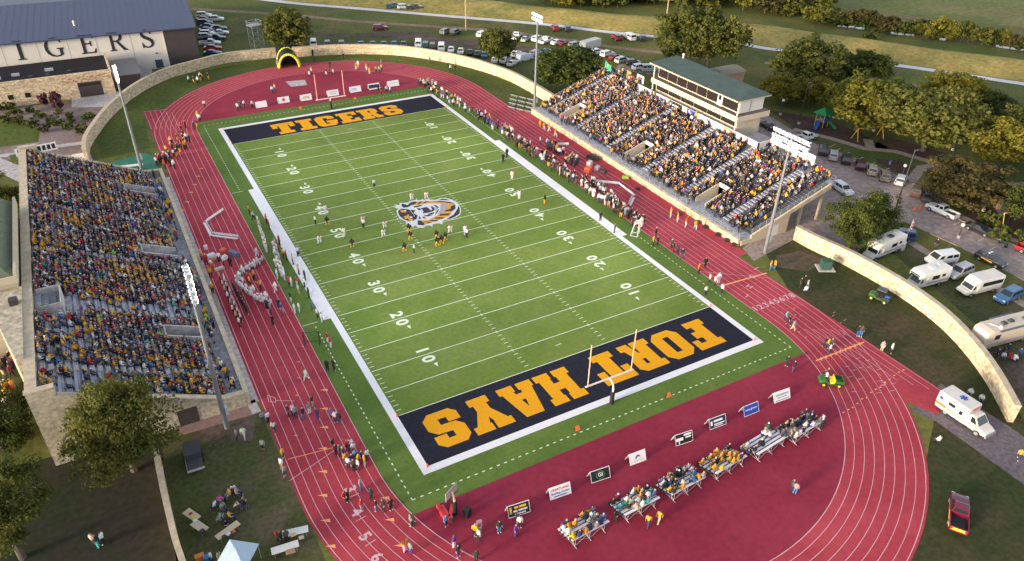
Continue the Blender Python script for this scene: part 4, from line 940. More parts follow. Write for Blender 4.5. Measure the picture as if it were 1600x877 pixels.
def police():
    r = vpix('suv',1566,421,1526,402,(.012,.013,.02),'black police vehicle with gold door stripe driving along the street',g2,name='police_car',cat='police car')
    st = mat('police_stripe',(.65,.40,.05),.5)
    for s in (-1,1): MB().add([(-1.2,s*.957,.72),(.7,s*.957,.62),(.7,s*.957,.80),(-1.2,s*.957,.92)],[(0,1,2,3) if s<0 else (3,2,1,0)]).build('door_stripe',st,r)
    MB().bx(-.55,-.25,-.5,.5,1.75,1.86).build('light_bar',mat('light_bar',(.5,.55,.65),.2),r)
police()
g3 = 'cars parked nose-in along the curved kerb behind the east grandstand'
dirn = at(1275,227)-at(1285,240)
for (u,v,k,c,lab) in [(1285,239,'suv',(.035,.037,.045),'dark grey car nearest the glaring lamps, first in the kerbside row'),(1301,247,'suv',SI,'silver wagon second in the kerbside row, beside the dark grey car'),(1321,253,'suv',(.02,.018,.022),'black wagon third in the kerbside row between silver and maroon cars'),(1343,262,'suv',(.055,.012,.025),'dark maroon wagon fourth in the kerbside row'),(1361,270,'suv',BE,'beige wagon fifth in the kerbside row beside the maroon one'),(1381,279,'suv',TN,'tan car with red tail lamps sixth in the kerbside row'),(1406,286,'suv',WH,'white wagon under the white street globe in the kerbside row'),(1431,303,'suv',(.13,.085,.06),'brown car half under the round dark tree, last in the kerbside row'),(1448,311,'sedan',(.09,.09,.10),'grey car mostly hidden beneath the round dark tree')]:
    p = at(u,v); a = at(u-2,v-12); hd = R(36)+ (0 if u<1400 else R(-10)); vehicle(k,p.x,p.y,hd+R(3),c,lab,g3)
p = at(1198,200); vehicle('sedan',p.x,p.y,R(80),BK,'black car behind the south end of the east press box',g2)
p = at(1258,219); vehicle('pickup',p.x,p.y,R(0),WH,'white pickup behind the glaring lamps of the southeast mast',g3)
# maroon pickup with a flame-coloured side on the south lawn
def lawn_pickup():
    r = vpix('pickup',1496.5,781,1493.5,836,(.13,.006,.032),'maroon pickup with gold and white decals on the lawn inside the south curve','vehicles on the grass by the track',sc=.92)
    for i,(c,z0,z1,x0,x1) in enumerate(((m_goldp,.55,.95,-2.6,.2),(mat('flame_orange',(.6,.18,.03),.5),.5,.78,-1.2,1.6),(m_wp,.8,1.0,-2.8,-1.9))):
        for s in (-1,1):
            y = s*(.987+.004*i); MB().add([(x0,y,z0),(x1,y,z0+.1),(x1-.5,y,z1),(x0,y,z1)],[(0,1,2,3) if s<0 else (3,2,1,0)]).build('decal',c,r)
    MB().add([(-2.912,-.8,.66),(-2.912,.8,.66),(-2.912,.8,1.05),(-2.912,-.8,1.05)],[(3,2,1,0)]).build('tailgate_decal',m_goldp,r)
lawn_pickup()
# ---- motorhomes, shuttle bus, ambulance
def bigbox(b, x0, x1, hw, z0, z1, bev=.12, slot=0):
    st = [(x0,hw-.05,z0+.05,z1-.08,.93),(x0+.12,hw,z0,z1,.95),(x1-.12,hw,z0,z1,.95),(x1,hw-.05,z0+.05,z1-.08,.93)]
    loft(b, st, slot)
def sideq(root, name, m, x0, x1, z0, z1, hw, dz=0.0, sides=(-1,1)):
    for s in sides: MB().add([(x0,s*hw,z0),(x1,s*hw,z0+dz),(x1,s*hw,z1+dz),(x0,s*hw,z1)],[(0,1,2,3) if s<0 else (3,2,1,0)]).build(name,m,root)
m_mh = mat('motorhome_white',(.68,.66,.63),.4,var=.04,scale=.8); m_mhb = mat('motorhome_beige',(.55,.46,.38),.45,var=.04,scale=.8); m_stripe = mat('motorhome_stripe',(.30,.24,.22),.5); m_awn = mat('awning',(.12,.12,.16),.6)
def class_c(label, uf, vf, ur, vr, awn, L):
    a, b_ = at(uf,vf), at(ur,vr); d = a-b_; c = (a+b_)/2; r = empty('motorhome',(c.x,c.y,.02),math.atan2(d.y,d.x),label,'motorhome','motorhomes in the east lot'); h = L/2
    b = MB(); bigbox(b,-h,h-2.3,1.18,.55,3.05); b.build('coach_body',m_mh,r)
    b = MB(); loft(b,[(h-2.5,1.17,1.95,3.05,.95),(h-1.5,1.17,1.95,3.02,.94),(h-.95,1.08,2.05,2.75,.9),(h-.8,.98,2.15,2.5,.9)]); b.build('cab_over_bunk',m_mh,r)
    b = MB(); loft(b,[(h-2.4,1.0,.4,1.2,.95),(h-1.1,1.0,.36,1.2,.94),(h-.4,.95,.38,1.08,.92),(h-.02,.85,.45,.9,.9)]); B,T = cabin(b,h-2.4,h-.95,.98,1.19,h-2.4,h-1.5,.92,1.94); b.build('cab',m_mh,r); glaze(r,B,T,((.5,.9),),rear=None)
    sideq(r,'window',m_cglass,-h+1.2,-h+1.9,1.75,2.25,1.185); sideq(r,'window',m_cglass,-h+2.4,-h+3.9,1.6,2.3,1.185); sideq(r,'stripe',m_stripe,-h+.2,h-2.4,1.05,1.25,1.184,.1); sideq(r,'door',mat('coach_door',(.5,.48,.45),.5),-h+4.0,-h+4.6,.6,2.5,1.183,0,(-1,))
    if awn: b = MB(); b.tube((-h+.6,-1.26,2.85),(h-2.6,-1.26,2.85),.11); b.build('awning_roll',m_awn,r)
    b = MB(); b.box((-h+3.2,.1,3.16),(.9,.75,.2)); b.build('roof_air_conditioner',m_dsteel if awn else m_mh,r)
    b = MB(); b.box((-h+1.3,-.3,3.1),(.4,.4,.12)); b.build('roof_vent',m_whitep,r)
    lamps(r,h-.04,-h-.02,.75,.78,.95); add_wheels(r,(h-1.0,-h+1.8),.95,WM2,.40)
    return r
m1 = class_c('white motorhome with rolled grey awning and black roof unit, by the flag',1348,409,1405,385,True,8.2)
m2 = class_c('white and cream motorhome with dark cab-over window beside the passenger van',1416,452.5,1470,438,False,7.2)
MB().add([(3.6-.72,-.8,2.2),(3.6-.72,.8,2.2),(3.6-.86,.9,2.7),(3.6-.86,-.9,2.7)],[(0,1,2,3)]).build('bunk_window',m_cglass,m2)
def shuttle():
    a, b_ = at(1499,462), at(1552,449); d = a-b_; c = (a+b_)/2; r = empty('shuttle_bus',(c.x,c.y,.02),math.atan2(d.y,d.x),'white shuttle bus with a long dark side window in the east lot','bus',g1); h = 3.5
    b = MB(); bigbox(b,-h,h-1.9,1.15,.5,2.85); b.build('coach_body',m_whitep,r)
    b = MB(); loft(b,[(h-2.0,1.13,1.7,2.84,.94),(h-1.5,1.06,1.8,2.6,.9),(h-1.2,1.0,1.9,2.2,.9)]); b.build('front_cap',m_whitep,r)
    b = MB(); loft(b,[(h-2.0,1.05,.42,1.25,.95),(h-.9,1.02,.4,1.22,.94),(h-.3,.96,.42,1.1,.92),(h,.85,.48,.92,.9)]); B,T = cabin(b,h-2.0,h-.75,1.0,1.22,h-2.0,h-1.35,.95,2.1); b.build('cab',m_whitep,r); glaze(r,B,T,((.45,.92),),rear=None)
    sideq(r,'window',m_cglass,-h+.3,h-2.6,1.65,2.35,1.155); MB().bx(h-.06,h+.05,-.9,.9,.42,.62).build('bumper',m_trim,r)
    lamps(r,h-.04,-h-.02,.75,.8,.95); add_wheels(r,(h-1.1,-h+1.5),.93,WM2,.40)
shuttle()
def class_a():
    a, b_ = at(1519,544), at(1607,520.5); d = a-b_; c = (a+b_)/2; L = 10.4; r = empty('motorhome',(c.x,c.y,.02),math.atan2(d.y,d.x),'large beige motorhome with white roof aerial beside the stone wall','motorhome','motorhomes in the east lot'); h = L/2
    b = MB(); loft(b,[(-h,1.2,.5,3.2,.94),(-h+.15,1.25,.45,3.3,.95),(h-1.2,1.25,.45,3.3,.95),(h-.35,1.22,.45,3.1,.92),(h,1.12,.55,2.0,.95)]); b.build('coach_body',m_mhb,r)
    MB().add([(h+.01,-.95,.75),(h+.01,.95,.75),(h-.0,.95,1.3),(h-.0,-.95,1.3)],[(0,1,2,3)]).build('grille',m_cglass,r)
    MB().add([(h-.04,-1.0,1.75),(h-.04,1.0,1.75),(h-.30,1.1,2.75),(h-.30,-1.1,2.75)],[(0,1,2,3)]).build('windshield',mat('blind_behind_glass',(.52,.44,.37),.3),r)
    sideq(r,'window',m_cglass,h-2.6,h-1.6,1.8,2.6,1.256); sideq(r,'window',m_cglass,-h+2,-h+3.2,1.9,2.5,1.256); sideq(r,'stripe',m_stripe,-h+.2,h-.6,1.1,1.2,1.255); sideq(r,'stripe',m_stripe,-h+.2,h-2.8,.75,.85,1.255)
    b = MB(); b.box((-.6,-1.45,1.9),(4.2,.5,1.9)); b.build('slide_out',m_mhb,r)
    MB().box((-.6,-1.5,2.9),(4.3,.62,.1)).build('slide_awning',m_awn,r); MB().box((0,1.35,3.2),(6.4,.14,.24)).build('awning_roll',m_awn,r)
    b = MB(); b.tube((h-2.0,-.6,3.32),(h-2.5,.5,3.4),.05,n=6); b.ball((h-2.6,.8,3.45),.28); b.build('roof_aerial',m_whitep,r)
    for x,y in ((1.2,.1),(-.2,.0),(-2.6,.2)): MB().box((x,y,3.42),(.75,.65,.22),0,0,.8).build('roof_unit',m_dsteel,r)
    lamps(r,h-.02,-h-.01,.95,.95,1.0); add_wheels(r,(h-1.7,-h+2.6),1.0,WM2,.40)
class_a()
def ambulance():
    a, b_ = at(1543,685), at(1467,633); d = a-b_; c = (a+b_)/2; r = empty('ambulance',(c.x,c.y,.03),math.atan2(d.y,d.x),'white ambulance with orange heartbeat stripe and blue star on its roof','ambulance'); h = 3.25
    w_ = m_whitep; org = mat('ambulance_orange',(.75,.16,.04),.45)
    b = MB(); bigbox(b,-h,h-2.5,1.18,.48,2.85); b.build('box_body',w_,r)
    b = MB(); loft(b,[(h-2.6,1.02,.42,1.25,.95),(h-1.2,1.02,.4,1.22,.94),(h-.45,.97,.42,1.08,.92),(h-.04,.86,.5,.9,.9)]); B,T = cabin(b,h-2.55,h-1.0,1.0,1.22,h-2.45,h-1.75,.86,2.15); b.build('cab',w_,r); glaze(r,B,T,((.3,.85),),rear=None)
    sideq(r,'stripe',org,-h+.05,-1.9,.98,1.38,1.186); sideq(r,'stripe',org,-1.9,.05,1.06,1.2,1.187)
    for s in (-1,1):
        q = [(.0,1.06),(.2,1.06),(.3,1.75),(.42,.65),(.55,1.4),(.66,1.08),(.74,1.08)]; m = MB()
        for (x0,z0),(x1,z1) in zip(q,q[1:]): m.add([(x0,s*1.189,z0-.07),(x1,s*1.189,z1-.07),(x1,s*1.189,z1+.07),(x0,s*1.189,z0+.07)],[(0,1,2,3) if s<0 else (3,2,1,0)])
        m.build('heartbeat_stripe',org,r)
        MB().add([(h-2.45,s*1.025,.98),(h-.9,s*1.025,.98),(h-.9,s*1.025,1.12),(h-2.45,s*1.025,1.12)],[(0,1,2,3) if s<0 else (3,2,1,0)]).build('stripe',org,r)
        m = MB(); 
        for k in range(3): t = k*PI/3; m.add([(-2.75+math.cos(t)*.28*e-math.sin(t)*.08*f,s*1.19,2.05+math.sin(t)*.28*e+math.cos(t)*.08*f) for e,f in ((-1,-1),(1,-1),(1,1),(-1,1))],[(0,1,2,3) if s<0 else (3,2,1,0)])
        m.build('star_emblem',m_blue,r)
    sideq(r,'window',m_cglass,-1.75,-.9,1.75,2.2,1.186); sideq(r,'window',m_cglass,-.3,.1,1.45,2.0,1.186)
    m = MB()
    for k in range(3): t = k*PI/3+.3; m.box((-1.0,.15,2.862+.004*k),(.95,.26,.006),t)
    m.build('roof_star',m_blue,r)
    MB().bx(h-2.52,h-2.35,-.8,.8,2.55,2.75).build('light_bar',mat('red_lens',(.5,.12,.12),.3),r)
    for x in (-2.9,-1.3,.5): sideq(r,'marker_lamp',mat('red_lens',(.5,.12,.12),.3),x,x+.2,2.45,2.6,1.187)
    MB().bx(h-.05,h+.14,-.98,.98,.42,.66).build('bumper',mat('grey_bumper',(.22,.23,.25),.5),r)
    lamps(r,h-.06,-h-.02,.75,.8,1.0); add_wheels(r,(h-1.0,-h+1.45),.93,WM2,.40)
ambulance()
# ---- green utility vehicles
def utility(label, uf, vf, ur, vr, canopy):
    a, b_ = at(uf,vf), at(ur,vr); d = a-b_; c = (a+b_)/2; r = empty('utility_vehicle',(c.x,c.y,.03),math.atan2(d.y,d.x),label,'utility vehicle','green utility vehicles')
    gm = mat('utility_green',(.025,.115,.022),.4); ym = mat('utility_yellow',(.72,.55,.03),.5)
    b = MB(); loft(b,[(.3,.62,.4,.62,.95),(.8,.68,.35,.95,.9),(1.3,.62,.36,.88,.85),(1.48,.48,.42,.72,.85)]); b.bx(-1.4,.4,-.66,.66,.34,.5); b.build('body',gm,r)
    b = MB(); b.bx(-1.5,-.45,-.68,.68,.6,.66); [b.box((-.98,s*.67,.82),(1.05,.06,.34)) for s in (-1,1)]; b.box((-1.48,0,.82),(.06,1.3,.34)); b.build('cargo_bed',gm if not canopy else m_trim,r)
    b = MB(); b.bx(-.35,.15,-.6,.6,.5,.78); b.bx(-.42,-.32,-.6,.6,.75,1.15); b.build('seat',ym if not canopy else m_trim,r)
    wm = MB(); wm.tube((0,-.13,0),(0,.13,0),.31,n=12); wm.tube((0,-.145,0),(0,.145,0),.17,n=10,slot=1); me = wm.mesh('wheel',[m_tyre,ym])
    add_wheels(r,(.95,-.95),.66,me,.31)
    b = MB(); b.tube((.55,.25,.8),(.25,.25,1.05),.03,n=5); b.build('steering_column',m_trim,r)
    if canopy:
        b = MB(); b.box((-.1,0,1.92),(1.35,1.3,.07)); b.build('canopy',mat('grey_canopy',(.09,.09,.11),.6),r)
        for x in (.55,-.7):
            for s in (-1,1): MB().tube((x,s*.6,.5),(x*.95,s*.58,1.9),.03,n=5).build('canopy_post',m_trim,r)
        MB().box((-1.0,0,.85),(.7,.6,.3)).build('water_tank',mat('blue_tank',(.03,.16,.5),.5),r)
utility('green utility vehicle with grey canopy on the lawn beside the stone wall',1357,463,1389,475,True)
utility('open green and yellow utility vehicle crossing the running track',1276,598,1316,602,False)
# ---- far parking, north and northwest
gf = 'cars parked beyond the north curve'
def far(u,v,k,c,hd,lab,sc=1.0,grp=gf): p = at(u,v); vehicle(k,p.x,p.y,R(hd),c,lab,grp,True,sc)
gfa = 'cars parked beside the field house'
for u,v,k,c,lab in [(319,27,'suv',WH,'white car at the far end of the row beside the field house'),(320,33,'sedan',MR,'dark red car second from the far end beside the field house'),(321,39,'suv',TE,'dark teal car beside the field house, third from the far end'),(326,44,'sedan',BL,'blue car with pale roof in the row beside the field house'),(324,50,'sedan',(.10,.02,.03),'dark red saloon between blue and white cars beside the field house'),(325,56,'suv',WH,'white wagon in the middle of the row beside the field house'),(323,61,'suv',SI,'silver wagon in front of the white one beside the field house'),(337,63,'pickup',NV,'navy pickup sticking out of the row beside the field house'),(329,71,'pickup',WH,'white pickup in the row beside the field house'),(333,78,'sedan',RD,'bright red car in the row beside the field house'),(333,86,'sedan',NV,'navy saloon next to last in the row beside the field house'),(336,95,'sedan',(.28,.015,.04),'maroon saloon at the near end of the row beside the field house')]: far(u,v,k,c,-20,lab,1.0,gfa)
for u,v,k,c,lab in [(338,33,'suv',WH,'white wagon in the second line beside the field house, farthest'),(342,47,'sedan',TE,'teal car in the second line beside the field house'),(345,54,'sedan',WH,'white saloon in the second line beside the field house, nearest')]: far(u,v,k,c,-20,lab,1.0,gfa)
far(389,88,'sedan',(.05,.09,.14),14,'dark blue car close behind the wall near the scaffold tower')
for i,(u,k,c,lab) in enumerate([(450,'sedan',(.03,.03,.035),'black car behind the wall, left of the pine tree trunk'),(468,'pickup',(.03,.035,.05),'dark pickup behind the wall under the pine tree'),(490,'van',WH,'white van behind the wall just right of the pine tree'),(512,'suv',(.06,.04,.08),'dark purple wagon behind the wall'),(534,'suv',(.13,.012,.03),'maroon wagon behind the wall, left of the gap'),(564,'sedan',BL,'blue car behind the wall, first right of the gap'),(583,'sedan',TE,'teal car behind the wall, second right of the gap'),(600,'sedan',(.05,.10,.10),'grey green car behind the wall, third right of the gap'),(616,'sedan',BL,'blue saloon behind the wall, fourth right of the gap'),(631,'sedan',(.02,.06,.06),'dark green car behind the wall, fifth right of the gap'),(654,'van',WH,'white high van behind the wall beside the teal wagon'),(665,'suv',TE,'teal wagon wedged beside the white high van'),(676,'suv',(.07,.06,.055),'dark brown wagon right of the teal wagon'),(690,'van',WH,'white van with sloping back behind the wall'),(705,'sedan',WH,'white low car behind the wall, left of another white one'),(720,'sedan',(.62,.60,.58),'off-white car behind the wall beside the dark cars'),(734,'sedan',BK,'black car behind the wall left of the bushy tree'),(746,'sedan',(.03,.03,.04),'charcoal car behind the wall left of the bushy tree'),(757,'sedan',BL,'blue car half hidden by the bushy tree')]):
    v = 72 if u < 660 else 73+(u-660)*.16; far(u,v,k,c,78-(u-450)*.06,lab)
for u,v,k,c,hd,lab in [(777,97,'suv',WH,40,'white wagon right of the bushy tree trunk'),(790,98,'suv',SI,38,'silver wagon behind the wall right of the bushy tree'),(801,102,'sedan',(.5,.52,.56),35,'pale silver saloon behind the wall near the northeast mast'),(806,87,'sedan',WH,35,'white car behind the silver ones near the northeast mast'),(838,87,'suv',SI,20,'silver car left of the big dark bush'),(853,84,'sedan',BL,20,'blue car left of the big dark bush'),
 (697,53,'suv',GR,30,'grey wagon alone beside a black one on the dirt lot'),(712,54,'suv',BK,35,'black wagon beside the grey one on the dirt lot'),(754,57,'suv',WH,30,'white car on the dirt lot beside the bushy tree'),(807,60,'pickup',WH,45,'white pickup at the head of the second row of white cars'),(821,64,'sedan',SI,40,'silver saloon in the second row, right of the white pickup'),(840,64,'suv',WH,25,'white wagon behind the lit northeast mast'),(853,67,'pickup',WH,25,'white pickup with black bed in the second row'),(871,69,'sedan',WH,15,'white saloon in the second row, left of a maroon one'),
 (867,47,'suv',MR,70,'maroon wagon by the trail, left of a black one'),(887,48,'suv',(.02,.025,.03),60,'black wagon by the trail'),(963,62,'suv',(.22,.015,.04),80,'maroon wagon parked by the trail next to a white van'),(983,62,'van',WH,82,'white van between maroon and dark vehicles by the trail'),(1004,63,'suv',(.02,.022,.035),55,'dark wagon right of the white van by the trail'),(882,70,'sedan',MR,20,'maroon saloon at the end of the second row'),(899,74,'suv',SI,10,'silver wagon behind the big dark bush'),(932,85,'suv',WH,10,'white wagon below the white box trailer'),(949,88,'suv',WH,12,'white off-roader in the row north of the east grandstand'),(962,93,'sedan',MR,10,'maroon car in the row north of the east grandstand'),(972,98,'suv',SI,8,'silver wagon in the row north of the east grandstand'),(989,102,'suv',BK,-12,'black wagon in the row north of the east grandstand'),(1000,109,'suv',WH,0,'white wagon beside the east press box'),(1016,112,'van',SI,-20,'silver van beside the east press box'),
 (594,47,'suv',(.20,.012,.04),-12,'maroon wagon alone on the grass north of the wall'),(616,13,'pickup',(.03,.10,.16),-8,'blue pickup by the trail, left of a white wagon'),(632,14,'suv',WH,-8,'white wagon by the trail between two trucks'),(648,15,'pickup',(.06,.06,.07),-8,'dark pickup by the trail, right of a white wagon')]: far(u,v,k,c,hd,lab)
def trailer():
    p = at(922,78); r = empty('box_trailer',(p.x,p.y,.02),R(15),'long white box trailer behind the big dark bush','trailer')
    b = MB(); bigbox(b,-3.6,3.4,1.2,.55,2.9); b.build('box',m_whitep,r); add_wheels(r,(-.9,-1.7),1.0,None,.34)
    MB().tube((3.4,0,.55),(4.6,0,.5),.06).build('drawbar',m_steel,r)
trailer()
def covered():
    p = at(819,94); r = empty('covered_car',(p.x,p.y,.02),R(12),'large vehicle under a white tarpaulin beside the northeast mast','covered vehicle')
    b = MB(); loft(b,[(-2.6,.9,.1,.9,.8),(-2.0,1.05,.05,1.9,.75),(0,1.1,.05,2.0,.75),(1.4,1.08,.05,1.6,.8),(2.6,.9,.1,.8,.85)]); b.build('tarpaulin',mat('white_tarpaulin',(.6,.62,.68),.6,var=.1,scale=1.0),r)
    add_wheels(r,(1.5,-1.5),.92,None,.34)
covered()
# scooter, cones
def scooter():
    p = at(1566,384); r = empty('motor_scooter',(p.x,p.y,.02),R(70),'dark green motor scooter parked at the east street kerb','motorcycle')
    b = MB(); loft(b,[(-.9,.12,.45,.85,.8),(-.4,.16,.4,.80,.8),(.1,.10,.35,.5,.8),(.5,.14,.35,.6,.8),(.7,.16,.4,1.0,.8)]); b.build('body',mat('scooter_green',(.02,.06,.05),.4),r)
    for x in (-.7,.75): MB().tube((x,-.07,.28),(x,.07,.28),.28,n=12).build('wheel',m_tyre,r)
    MB().tube((.62,-.32,1.05),(.62,.32,1.05),.03,n=5).build('handlebar',m_trim,r)
scooter()
m_cone = mat('cone_orange',(.75,.16,.04),.6)
for u,v,lab in ((1428,329,'orange traffic cone on the street farthest from the white pickup'),(1437,327,'orange traffic cone in the middle of three on the street'),(1445,324,'orange traffic cone nearest the white pickup')):
    p = at(u,v); r = empty('traffic_cone',(p.x,p.y,.012),0,lab,'traffic cone','traffic cones')
    MB().box((0,0,.03),(.5,.5,.05)).build('base',m_cone,r); MB().tube((0,0,.05),(0,0,.95),.19,.05,n=10).build('cone',m_cone,r); MB().tube((0,0,.42),(0,0,.62),.128,.095,n=10).build('white_band',m_wp,r)
# ================================================================ equipment, signs, furniture
def put(name, u, v, label, cat, rz=0.0, group=None, z=.03): p = at(u,v); return empty(name,(p.x,p.y,z),rz,label,cat,group)
m_gpo = mat('goalpost_orange',(.80,.42,.30),.5); m_gpw = mat('goalpost_cream',(.72,.62,.56),.5); m_pad = mat('black_padding',(.012,.012,.014),.6)
def goalpost(label, x, y, s, zc, zt, hw):
    t = empty('goalpost',(x,y,.02),0,label,'goalpost','goalposts')
    MB().tube((0,0,0),(0,0,1.9),.28,n=12).build('post_padding',m_pad,t)
    b = MB(); b.chain([(0,0,1.9),(0,0,zc-.9),(0,s*.12,zc-.5),(0,s*.4,zc-.2),(0,s*.9,zc)],.12,n=8); b.build('gooseneck',m_gpw,t)
    b = MB(); b.tube((-hw,s*.9,zc),(hw,s*.9,zc),.12,n=8); b.build('crossbar',m_gpw,t)
    for q in (-1,1): MB().tube((q*(hw-.3),s*.9,zc),(q*(hw-.3),s*.9,zt),.07,n=8).build('upright',m_gpo,t)
goalpost('goalpost with cream crossbar over the gold end zone lettering near the small bleachers',-.4,-55.9,1,3.35,9.6,3.5)
goalpost('goalpost with orange uprights at the far end zone in front of white sign boards',.2,56.6,-1,2.9,8.8,3.5)
m_pyl = mat('pylon_orange',(.85,.16,.08),.6)
for x,y,l in ((-24.5,-45.8,'near goal line, west sideline'),(24.5,-45.8,'near goal line, east sideline'),(-24.5,-54.8,'near end line, west corner'),(24.5,-54.8,'near end line, east corner'),(-24.5,45.8,'far goal line, west sideline'),(24.5,45.8,'far goal line, east sideline'),(-24.5,54.8,'far end line, west corner'),(24.5,54.8,'far end line, east corner')):
    tag(MB().box((0,0,.23),(.16,.16,.46),0,0,.85).build('pylon',m_pyl,loc=(x,y,.026)),'orange pylon on the '+l,'pylon','orange end zone pylons')
for u,v,l in ((903,673.5,'orange yard marker on the dashed line behind the near end zone, western one'),(1046,621,'orange yard marker on the dashed line behind the near end zone, eastern one'),(470,171,'orange yard marker on the dashed line left of the far goalpost'),(555,156,'orange yard marker on the dashed line right of the far goalpost')):
    t = put('yard_marker',u,v,l,'marker',0,'orange yard markers'); b = MB(); b.add([(-.35,0,0),(.35,0,0),(.25,.3,.55),(-.25,.3,.55),(.35,.6,0),(-.35,.6,0)],[(0,1,2,3),(3,2,4,5)]); b.build('panel',m_cone,t)
# A-frame sign boards
def aframe(u0,v0,u1,v1,label,face,draw,h=1.25,grp='sign boards along the near end of the track',flip=False):
    a = at(u0,v0); b_ = at(u1,v1); d = b_-a; c = (a+b_)/2; L = d.length; t = empty('sign_board',(c.x,c.y,.03),math.atan2(d.y,d.x),label,'sign',grp)
    dp = .55; F = [(-L/2,0,0),(L/2,0,0),(L/2,dp,h),(-L/2,dp,h)]; n = Vector((0,-h,dp)).normalized()
    def slab_(q, th): 
        m = MB(); k = [Vector(p) for p in q]; nn = (k[1]-k[0]).cross(k[3]-k[0]).normalized()*th; m.add(k+[p-nn for p in k],[(0,1,2,3),(7,6,5,4),(1,0,4,5),(2,1,5,6),(3,2,6,7),(0,3,7,4)]); return m
    slab_(F,.05).build('front_panel',face,t); slab_([(L/2,2*dp,0),(-L/2,2*dp,0),(-L/2,dp+.02,h),(L/2,dp+.02,h)],.05).build('back_panel',m_wp,t)
    fr = MB(); e = .06
    P = lambda x,s: Vector((x,dp*s,h*s))+n*.012
    for x0,x1,s0,s1 in ((-L/2,L/2,0,.05),(-L/2,L/2,.95,1),(-L/2,-L/2+e,.051,.949),(L/2-e,L/2,.051,.949)): fr.add([P(x0,s0),P(x1,s0),P(x1,s1),P(x0,s1)],[(0,1,2,3)])
    fr.build('frame',m_wp,t)
    if draw: draw(t,L,h,lambda x,s,o=.02: Vector((x,dp*s,h*s))+n*o, n)
def txt(t,P,n,string,s,size,m,L=0,x=0):
    mb = MB(); o = P(x,s,.022); uy = (P(0,.6)-P(0,.4)).normalized(); mb.text(string,o,(1,0,0),uy,size,bold=.015); mb.build('lettering',m,t)
def lines(t,P,rows,L,m):
    mb = MB()
    for x0,x1,s0,s1 in rows: mb.add([P(x0*L,s0),P(x1*L,s0),P(x1*L,s1),P(x0*L,s1)],[(0,1,2,3)])
    mb.build('print',m,t)
def d1(t,L,h,P,n):
    lines(t,P,[(-.42,-.32,.3,.8)],L,m_goldp); lines(t,P,[(-.2,-.02,.62,.8),(.02,.34,.62,.8)],L,m_goldp); lines(t,P,[(-.26,-.06,.36,.5),(-.02,.38,.36,.5),(-.2,.3,.14,.24)],L,m_wp)
def d2(t,L,h,P,n): txt(t,P,n,'HEARTLAND',.72,.38,m_red); txt(t,P,n,'Building Center',.42,.34,m_blue); lines(t,P,[(-.3,.3,.13,.2)],L,m_blue)
def d3(t,L,h,P,n):
    mb = MB(); k = 20
    for r0,r1 in ((.40,.46),): 
        vs = []
        for i in range(k): 
            a = 2*PI*i/k; vs += [P(math.cos(a)*r0*1.1,.5+math.sin(a)*r0/1.37),P(math.cos(a)*r1*1.1,.5+math.sin(a)*r1/1.37)]
        mb.add(vs,[(2*i,2*i+1,2*((i+1)%k)+1,2*((i+1)%k)) for i in range(k)])
    mb.build('ring_emblem',m_grn,t); txt(t,P,n,'GI',.5,.62,m_wp)
def d4(t,L,h,P,n):
    mb = MB(); q = [(-.16,.42),(-.13,.6),(-.02,.74),(.08,.7),(.15,.55),(.16,.45),(.09,.55),(.03,.58),(-.04,.54),(-.06,.46)]; mb.add([P(x*L,s) for x,s in q],[(0,9,8,1),(1,8,7,2),(2,7,6,3),(3,6,5,4)]); mb.build('emblem',mat('purple_print',(.12,.08,.22),.6),t); lines(t,P,[(-.25,.3,.22,.28)],L,mat('faint_print',(.5,.45,.45),.6))
def d5(t,L,h,P,n): lines(t,P,[(-.46,-.05,.35,.62),(-.32,-.26,.08,.34),(0,.42,.68,.86),(.08,.40,.46,.6)],L,m_wp)
def d6(t,L,h,P,n): lines(t,P,[(-.42,-.3,.3,.7),(-.22,.3,.55,.74),(-.22,.42,.3,.4),(-.22,.3,.16,.24)],L,m_wp)
def d7(t,L,h,P,n): lines(t,P,[(-.38,-.08,.46,.6),(.08,.38,.46,.6)],L,mat('pale_blue_print',(.3,.5,.8),.6)); txt(t,P,n,'4',.5,.5,m_wp)
def d8(t,L,h,P,n): lines(t,P,[(-.38,.38,.56,.72),(-.3,.3,.34,.44),(-.4,.4,.08,.18)],L,mat('blue_grey_print',(.30,.32,.45),.6))
aframe(795,811,829,800,'black sign board with gold and white print, nearest the backboard post',m_bk,d1)
aframe(860,782.5,893,771,'white sign board reading HEARTLAND Building Center',m_wp,d2)
aframe(924,756,954,746,'black sign board with green ring emblem and white GI',m_bk,d3)
aframe(985,728.5,1010,719,'white sign board with one purple helmet-like emblem',m_wp,d4)
aframe(1056,698,1083,689,'black and white sign board with bold white shapes and print',m_bk,d5)
aframe(1109,672.5,1135,663,'navy sign board with white print',m_navyp,d6)
aframe(1163,652.5,1186,643,'bright blue sign board with pale print',m_blue,d7)
aframe(1210,631,1235,622,'white sign board with blue grey print, nearest the green utility vehicle',m_wp,d8)
m_faint = mat('faint_print',(.5,.45,.45),.6)
